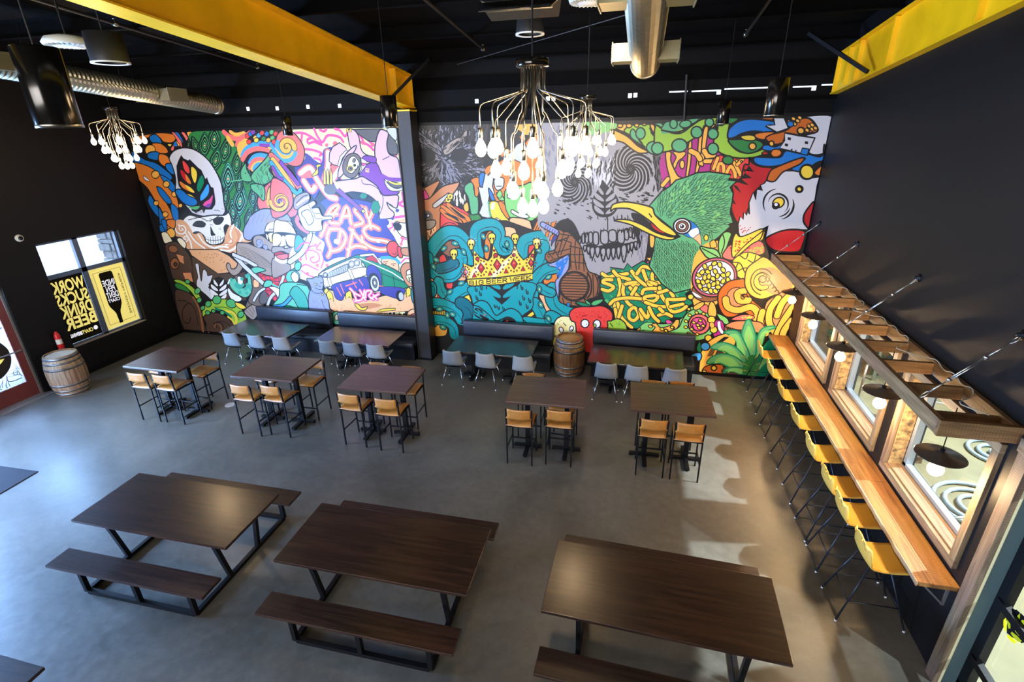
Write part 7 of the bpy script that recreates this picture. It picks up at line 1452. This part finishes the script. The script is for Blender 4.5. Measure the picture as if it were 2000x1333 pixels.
# ceiling fixtures
def disc(px, y, R, label, name='ceiling_speaker'):
    P = at(px, 1, y); root = empty(name, P); tag(root, label, 'ceiling light' if name != 'ceiling_speaker' else 'ceiling light')
    b = MB(); b.smooth = True; b.lathe([(.0, 0), (R * .55, 0), (R * .58, .01), (R * .95, .015), (R, .04), (R * .85, .10), (R * .4, .13), (0, .14)], 40); b.build('housing', M_white, root)
    b = MB()
    for q in range(28):
        a = 2 * PI * q / 28; b.bar((R * .62 * math.cos(a), R * .62 * math.sin(a), .005), (R * .92 * math.cos(a), R * .92 * math.sin(a), .010), .010, .008)
    b.build('fin_ring', mat('fin_grey', (.45, .43, .36), .5), root)
    b = MB(); b.tube([(0, 0, .13), (0, 0, roofz(P.y) - P.z - .01)], .012, 8); b.build('stem', M_steelblk, root)
    lamp('added_mural_wash', 'SPOT', (P.x, P.y, P.z - .03), 300, (1, .95, .88), .22, target=(P.x - (.9 if P.x < 8 else .2), 0, 2.2), spot=2.2, blend=.6)  # sideways spot added at the fixture to wash the mural with light
    return root
disc((135, 92), -5.0, .27, 'round off-white high bay fixture with finned ring at the upper left', 'high_bay_light')
disc((1152, 8), -4.6, .22, 'round off-white high bay fixture with finned ring at the top, right of centre', 'high_bay_light')
def can(px, y, R, H, label, taper=1.0):
    P = at(px, 1, y); root = empty('downlight_can', P); tag(root, label, 'ceiling light')
    b = MB(); b.smooth = True; b.lathe([(R * .86, .012), (R, 0), (R * 1.0, .02), (R * taper, H), (0, H)], 36, close=False); b.build('housing', mat('can_dark', (.016, .014, .012), .5), root)
    b = MB(); b.smooth = True; b.lathe([(R * .80, .004), (R * 1.02, -.004), (R * 1.02, .012)], 36, close=False); b.build('rim', M_white, root)
    b = MB(); b.lathe([(0, .05), (R * .82, .03)], 30, close=False); b.build('diffuser', mat('can_diffuser', (.25, .22, .17), .4), root)
    b = MB(); b.tube([(0, 0, H - .005), (0, 0, roofz(P.y) - P.z - .01)], .010, 8); b.build('stem', M_steelblk, root)
can((217, 124), -5.2, .20, .32, 'dark cylindrical downlight with a pale rim at the upper left')
can((1035, 68), -4.5, .155, .28, 'dark tapered downlight with a pale rim above the nearest chandelier', .8)
P = at((1015, 22), 1, -6.6); root = empty('radiant_heater', P); tag(root, 'polished reflective metal hanging heater at the top edge above the chandelier', 'heater')
b = MB()
for s in (-1, 1):
    b.add([(-.30, s * .02, .06), (.30, s * .02, .06), (.26, s * .17, -.02), (-.26, s * .17, -.02), (-.30, s * .02, .068), (.30, s * .02, .068), (.26, s * .175, -.014), (-.26, s * .175, -.014)], [(0, 1, 2, 3), (4, 7, 6, 5), (0, 4, 5, 1), (1, 5, 6, 2), (2, 6, 7, 3), (3, 7, 4, 0)])
b.build('reflector', mat('mirror_steel', (.80, .72, .60), .12, metal=1, bump=.4, bscale=14), root)
b = MB(); b.box((0, 0, .13), (.56, .16, .12), None, .01); b.build('housing', M_steelblk, root)
b = MB(); b.tube([(-.24, 0, .02), (.24, 0, .02)], .014, 10); b.build('element', M_brushed, root)
b = MB(); b.tube([(-.2, 0, .19), (-.2, 0, roofz(P.y) - P.z - .01)], .006, 6); b.tube([(.2, 0, .19), (.2, 0, roofz(P.y) - P.z - .01)], .006, 6); b.build('hanger', M_steelblk, root)

# sprinkler pipes under the roof
M_pipe = mat('pipe_dark', (.030, .024, .018), .45, metal=.3)
for (x, y0, lab) in [(9.54, -1.25, 'dark sprinkler pipe running overhead just right of the left yellow beam'), (13.68, -1.2, 'dark sprinkler pipe running overhead left of the right wall'), (4.82, -.9, 'dark sprinkler pipe running overhead at the upper left')]:
    root = empty('sprinkler_pipe', (x, y0, roofz(y0) - .235)); tag(root, lab, 'pipe', 'overhead sprinkler pipes')
    b = MB(); b.smooth = True; L = 11.0; b.tube([(0, 0, 0), (0, -L, .095 * L)], .022, 10); b.build('pipe', M_pipe, root)
    for q in (.0, 2.9, 5.8):
        yy = -.12 - q; z = -.095 * yy; b = MB(); b.smooth = True; b.cyl((0, yy - .03, z), (0, yy + .03, z), .034, 12); b.cyl((0, yy, z), (0, yy, z + .05), .016, 10); b.lathe([(.006, .055), (.022, .06), (.022, .064), (0, .066)], 12, (0, yy, z)); b.build('sprinkler_head', M_brushed, root)
    b = MB()
    for q in (.6, 3.4, 6.4): b.tube([(0, -q, .095 * q + .02), (0, -q, .225 + .095 * q)], .004, 6)
    b.build('pipe_hanger', M_steelblk, root)
# loose brace rods and conduits
def rod(name, p0, p1, r, lab, cat, group=None):
    p0 = Vector(p0); p1 = Vector(p1); m_ = MB(); m_.tube([Vector((0, 0, 0)), p1 - p0], r, 8); o = m_.build(name, M_pipe); o.location = p0; tag(o, lab, cat, group)
A = at((893, 126), 1, -1.3); B_ = at((1226, 28), 1, -3.4)
rod('brace_rod', (A.x, -1.3, A.z), (B_.x, -3.4, B_.z), .006, 'thin diagonal roof brace rod behind the chandelier canopy', 'brace')
A = at((1348, 98), 1, -.35); B_ = at((1338, 236), 1, -.35)
rod('conduit', (A.x, -.10, 5.95), (B_.x, -.10, B_.z + .0), .022, 'dark vertical conduit coming down to the mural top right of the duct', 'conduit')
# ================================================================ brewery beyond the right wall
XO = W + .28
M_bf = mat('brewery_floor', (.20, .18, .105), .25, var=.25, vscale=1.1)
b = MB(); b.box((XO + 4.6, -4, -.05), (9.2, 22, .1)); o = b.build('floor_brewery', M_bf); struct(o); o.name = 'floor'
M_bw = mat('brewery_wall', (.42, .46, .46), .6, var=.05)
b = MB(); b.box((XO + 9.2, -4, 4.4), (.2, 22, 9)); struct(b.build('wall_right', M_bw))
b = MB(); b.box((XO + 4.6, 7.1, 4.4), (9.4, .2, 9)); struct(b.build('wall_back', M_bw))
b = MB(); b.box((XO + 4.6, -15.1, 4.4), (9.4, .2, 9)); struct(b.build('wall_front', M_bw))
b = MB(); b.box((XO + 4.6, -4, 9.0), (9.4, 22.4, .2)); struct(b.build('ceiling', M_bw))
# wall strip closing the brewery above the hall wall
b = MB(); b.box((XO + .02, -4, 8.0), (.06, 22.4, 2.4)); b.box((XO + .02, 3.8, 3.4), (.06, 6.6, 7.0)); struct(b.build('wall_side', M_bw))
M_ss = mat('tank_stainless', (.72, .80, .86), .28, metal=.85, var=.05)
def tank(x, y, r, z0, h, label):
    root = empty('fermenter_tank', (x, y, 0)); tag(root, label, 'tank', 'stainless tanks in the brewery')
    b = MB(); b.smooth = True; b.lathe([(.06, z0 - .55), (.12, z0 - .5), (r, z0), (r, z0 + h), (r * .92, z0 + h + .18), (r * .5, z0 + h + .32), (.12, z0 + h + .36), (0, z0 + h + .36)], 48); b.build('vessel', M_ss, root)
    for z in (z0 + .05, z0 + h * .5, z0 + h - .05):
        b = MB(); b.smooth = True; b.lathe([(r + .001, z), (r + .012, z + .01), (r + .012, z + .03), (r + .001, z + .04)], 48, close=False); b.build('band', M_zinc, root)
    for q in range(4):
        a = PI / 4 + q * PI / 2; b = MB(); b.tube([(r * .86 * math.cos(a), r * .86 * math.sin(a), .0), (r * .86 * math.cos(a), r * .86 * math.sin(a), z0 + .2)], .035, 10); b.build('leg', M_zinc, root)
    b = MB(); b.smooth = True; b.lathe([(.0, 0), (.22, 0), (.22, .04), (0, .06)], 24, M=T(-r - .0, 0, z0 + .45) @ ROT('Y', -PI / 2)); b.build('manway_door', M_zinc, root)
    return root
tank(17.9, .9, .80, 1.0, 2.2, 'tall stainless fermenter seen through the far counter window')
tank(19.8, -.4, .80, 1.0, 2.2, 'tall stainless fermenter behind the middle counter window')
tank(18.3, 3.0, .80, 1.0, 2.2, 'tall stainless fermenter deepest in the brewery behind the far window')
tank(21.3, 1.6, .80, 1.0, 2.2, 'tall stainless fermenter deepest in the brewery behind the middle window')
M_hose = mat('pale_blue_hose', (.26, .36, .44), .4)
for k_, (x, y, r0_, lab) in enumerate([(17.3, -3.75, .62, 'coil of pale blue brewery hose on the floor behind the nearest counter window'), (18.3, -2.2, .45, 'smaller coil of pale blue hose farther back in the brewery')]):
    root = empty('hose_coil', (x, y, 0)); tag(root, lab, 'hose', 'brewery hoses on the floor')
    b = MB(); b.smooth = True; pts = []
    for i in range(78): a = i * 2 * PI / 24 + .15 * math.sin(i * .4); r_ = r0_ - i * .0062 + .02 * math.sin(i * .23); pts.append((r_ * math.cos(a), r_ * math.sin(a), .032 + (i // 24) * .004))
    b.tube(pts, .030, 10); b.build('hose', M_hose, root)
root = empty('pump_cart', (16.55, -5.0, 0), .3); tag(root, 'stainless pump cart with a tubular frame behind the nearest counter window', 'cart')
b = MB(); b.smooth = True
for (p, q) in [((-.35, -.25), (.35, -.25)), ((-.35, .25), (.35, .25)), ((-.35, -.25), (-.35, .25)), ((.35, -.25), (.35, .25))]:
    for z in (.14, .62): b.tube([(p[0], p[1], z), (q[0], q[1], z)], .02, 8)
for (x, y) in [(-.35, -.25), (.35, -.25), (-.35, .25), (.35, .25)]: b.tube([(x, y, .08), (x, y, .62)], .02, 8)
b.build('frame', M_zinc, root)
b = MB(); b.smooth = True; b.cyl((-.22, 0, .30), (.18, 0, .30), .12, 20); b.cyl((.18, 0, .30), (.26, 0, .30), .16, 20); b.build('motor', M_ss, root)
for (x, y) in [(-.35, -.25), (.35, -.25), (-.35, .25), (.35, .25)]:
    b = MB(); b.cyl((x, y - .02, .05), (x, y + .02, .05), .05, 14); b.build('wheel', M_steelblk, root)
root = empty('catwalk_rail', (17.6, -1.25, 0)); tag(root, 'tubular stainless guard rail standing across the brewery behind the windows', 'railing')
b = MB(); b.smooth = True
for z in (.55, 1.05): b.tube([(-1.1, 0, z), (1.6, -.7, z)], .02, 8)
for t in (0, .33, .66, 1): b.tube([(-1.1 + 2.7 * t, -.7 * t, 0), (-1.1 + 2.7 * t, -.7 * t, 1.05)], .02, 8)
b.build('rail_frame', M_zinc, root)
for i, (x, y) in enumerate([(16.4, -2.25), (16.4, -2.25)]):
    root = empty('pallet', (x, y, .0 + i * .145), .1); tag(root, 'wooden pallet on the brewery floor, ' + ['lower', 'upper'][i] + ' of two stacked under the window', 'pallet', 'stacked pallets')
    b = MB()
    for q in range(7): b.box((-.5 + q * .166, 0, .13), (.11, 1.0, .02))
    for q in (-.44, 0, .44): b.box((0, q, .07), (1.12, .09, .09)); b.box((0, q, .012), (1.12, .1, .02))
    b.build('boards', M_frz, root)
# leaf emblem on the right door
def leaf_shapes():
    """emblem: outline, list of lobes (unit size, stem down)"""
    out = []
    for s in (-1, 1):
        k_ = 15
        side = [(s * (.47 * math.sin(PI * (i / k_) ** .8)) * (1 + (.07 if i % 2 else -.02)), .62 - 1.12 * i / k_) for i in range(k_ + 1)]
        out.append(side)
    outline = out[0] + out[1][::-1][1:-1]
    lobes = []
    for s in (-1, 1):
        for q in range(4):
            z = .34 - q * .23; wd = [.20, .33, .37, .33][q]; h = .13
            lobes.append([(s * .045, z - .12), (s * (.05 + wd * .45), z - .03 + .06), (s * (.05 + wd * .95), z + .13), (s * (.05 + wd * .90), z - .02), (s * (.05 + wd * .55), z - .13), (s * .07, z - .20)])
    lobes.append([(0, .54), (.07, .44), (.02, .30), (-.04, .30), (-.07, .44)])
    return outline, lobes
P_ = at((1982, 1226), 0, W + .170)
def PR(y, z, x): return Matrix(((0, 0, -1, x), (-1, 0, 0, y), (0, 1, 0, z), (0, 0, 0, 1)))
ol, lb_ = leaf_shapes()
b = MB(); S = .27
Mx = PR(P_.y, P_.z, W + .176) @ ROT('Z', -.35)
b.prism([(p[0] * S, p[1] * S) for p in ol], .001, Mx); b.cur = 1
for l_ in lb_: b.prism([(p[0] * S, p[1] * S) for p in l_], .001, Mx @ T(0, 0, .002))
o = b.build('leaf_decal', [M_steelblk, film('decal_yellow', (.80, .78, .03), .5)], recalc=False); tag(o, 'black and yellow leaf emblem on the glass of the right hand door', 'emblem')
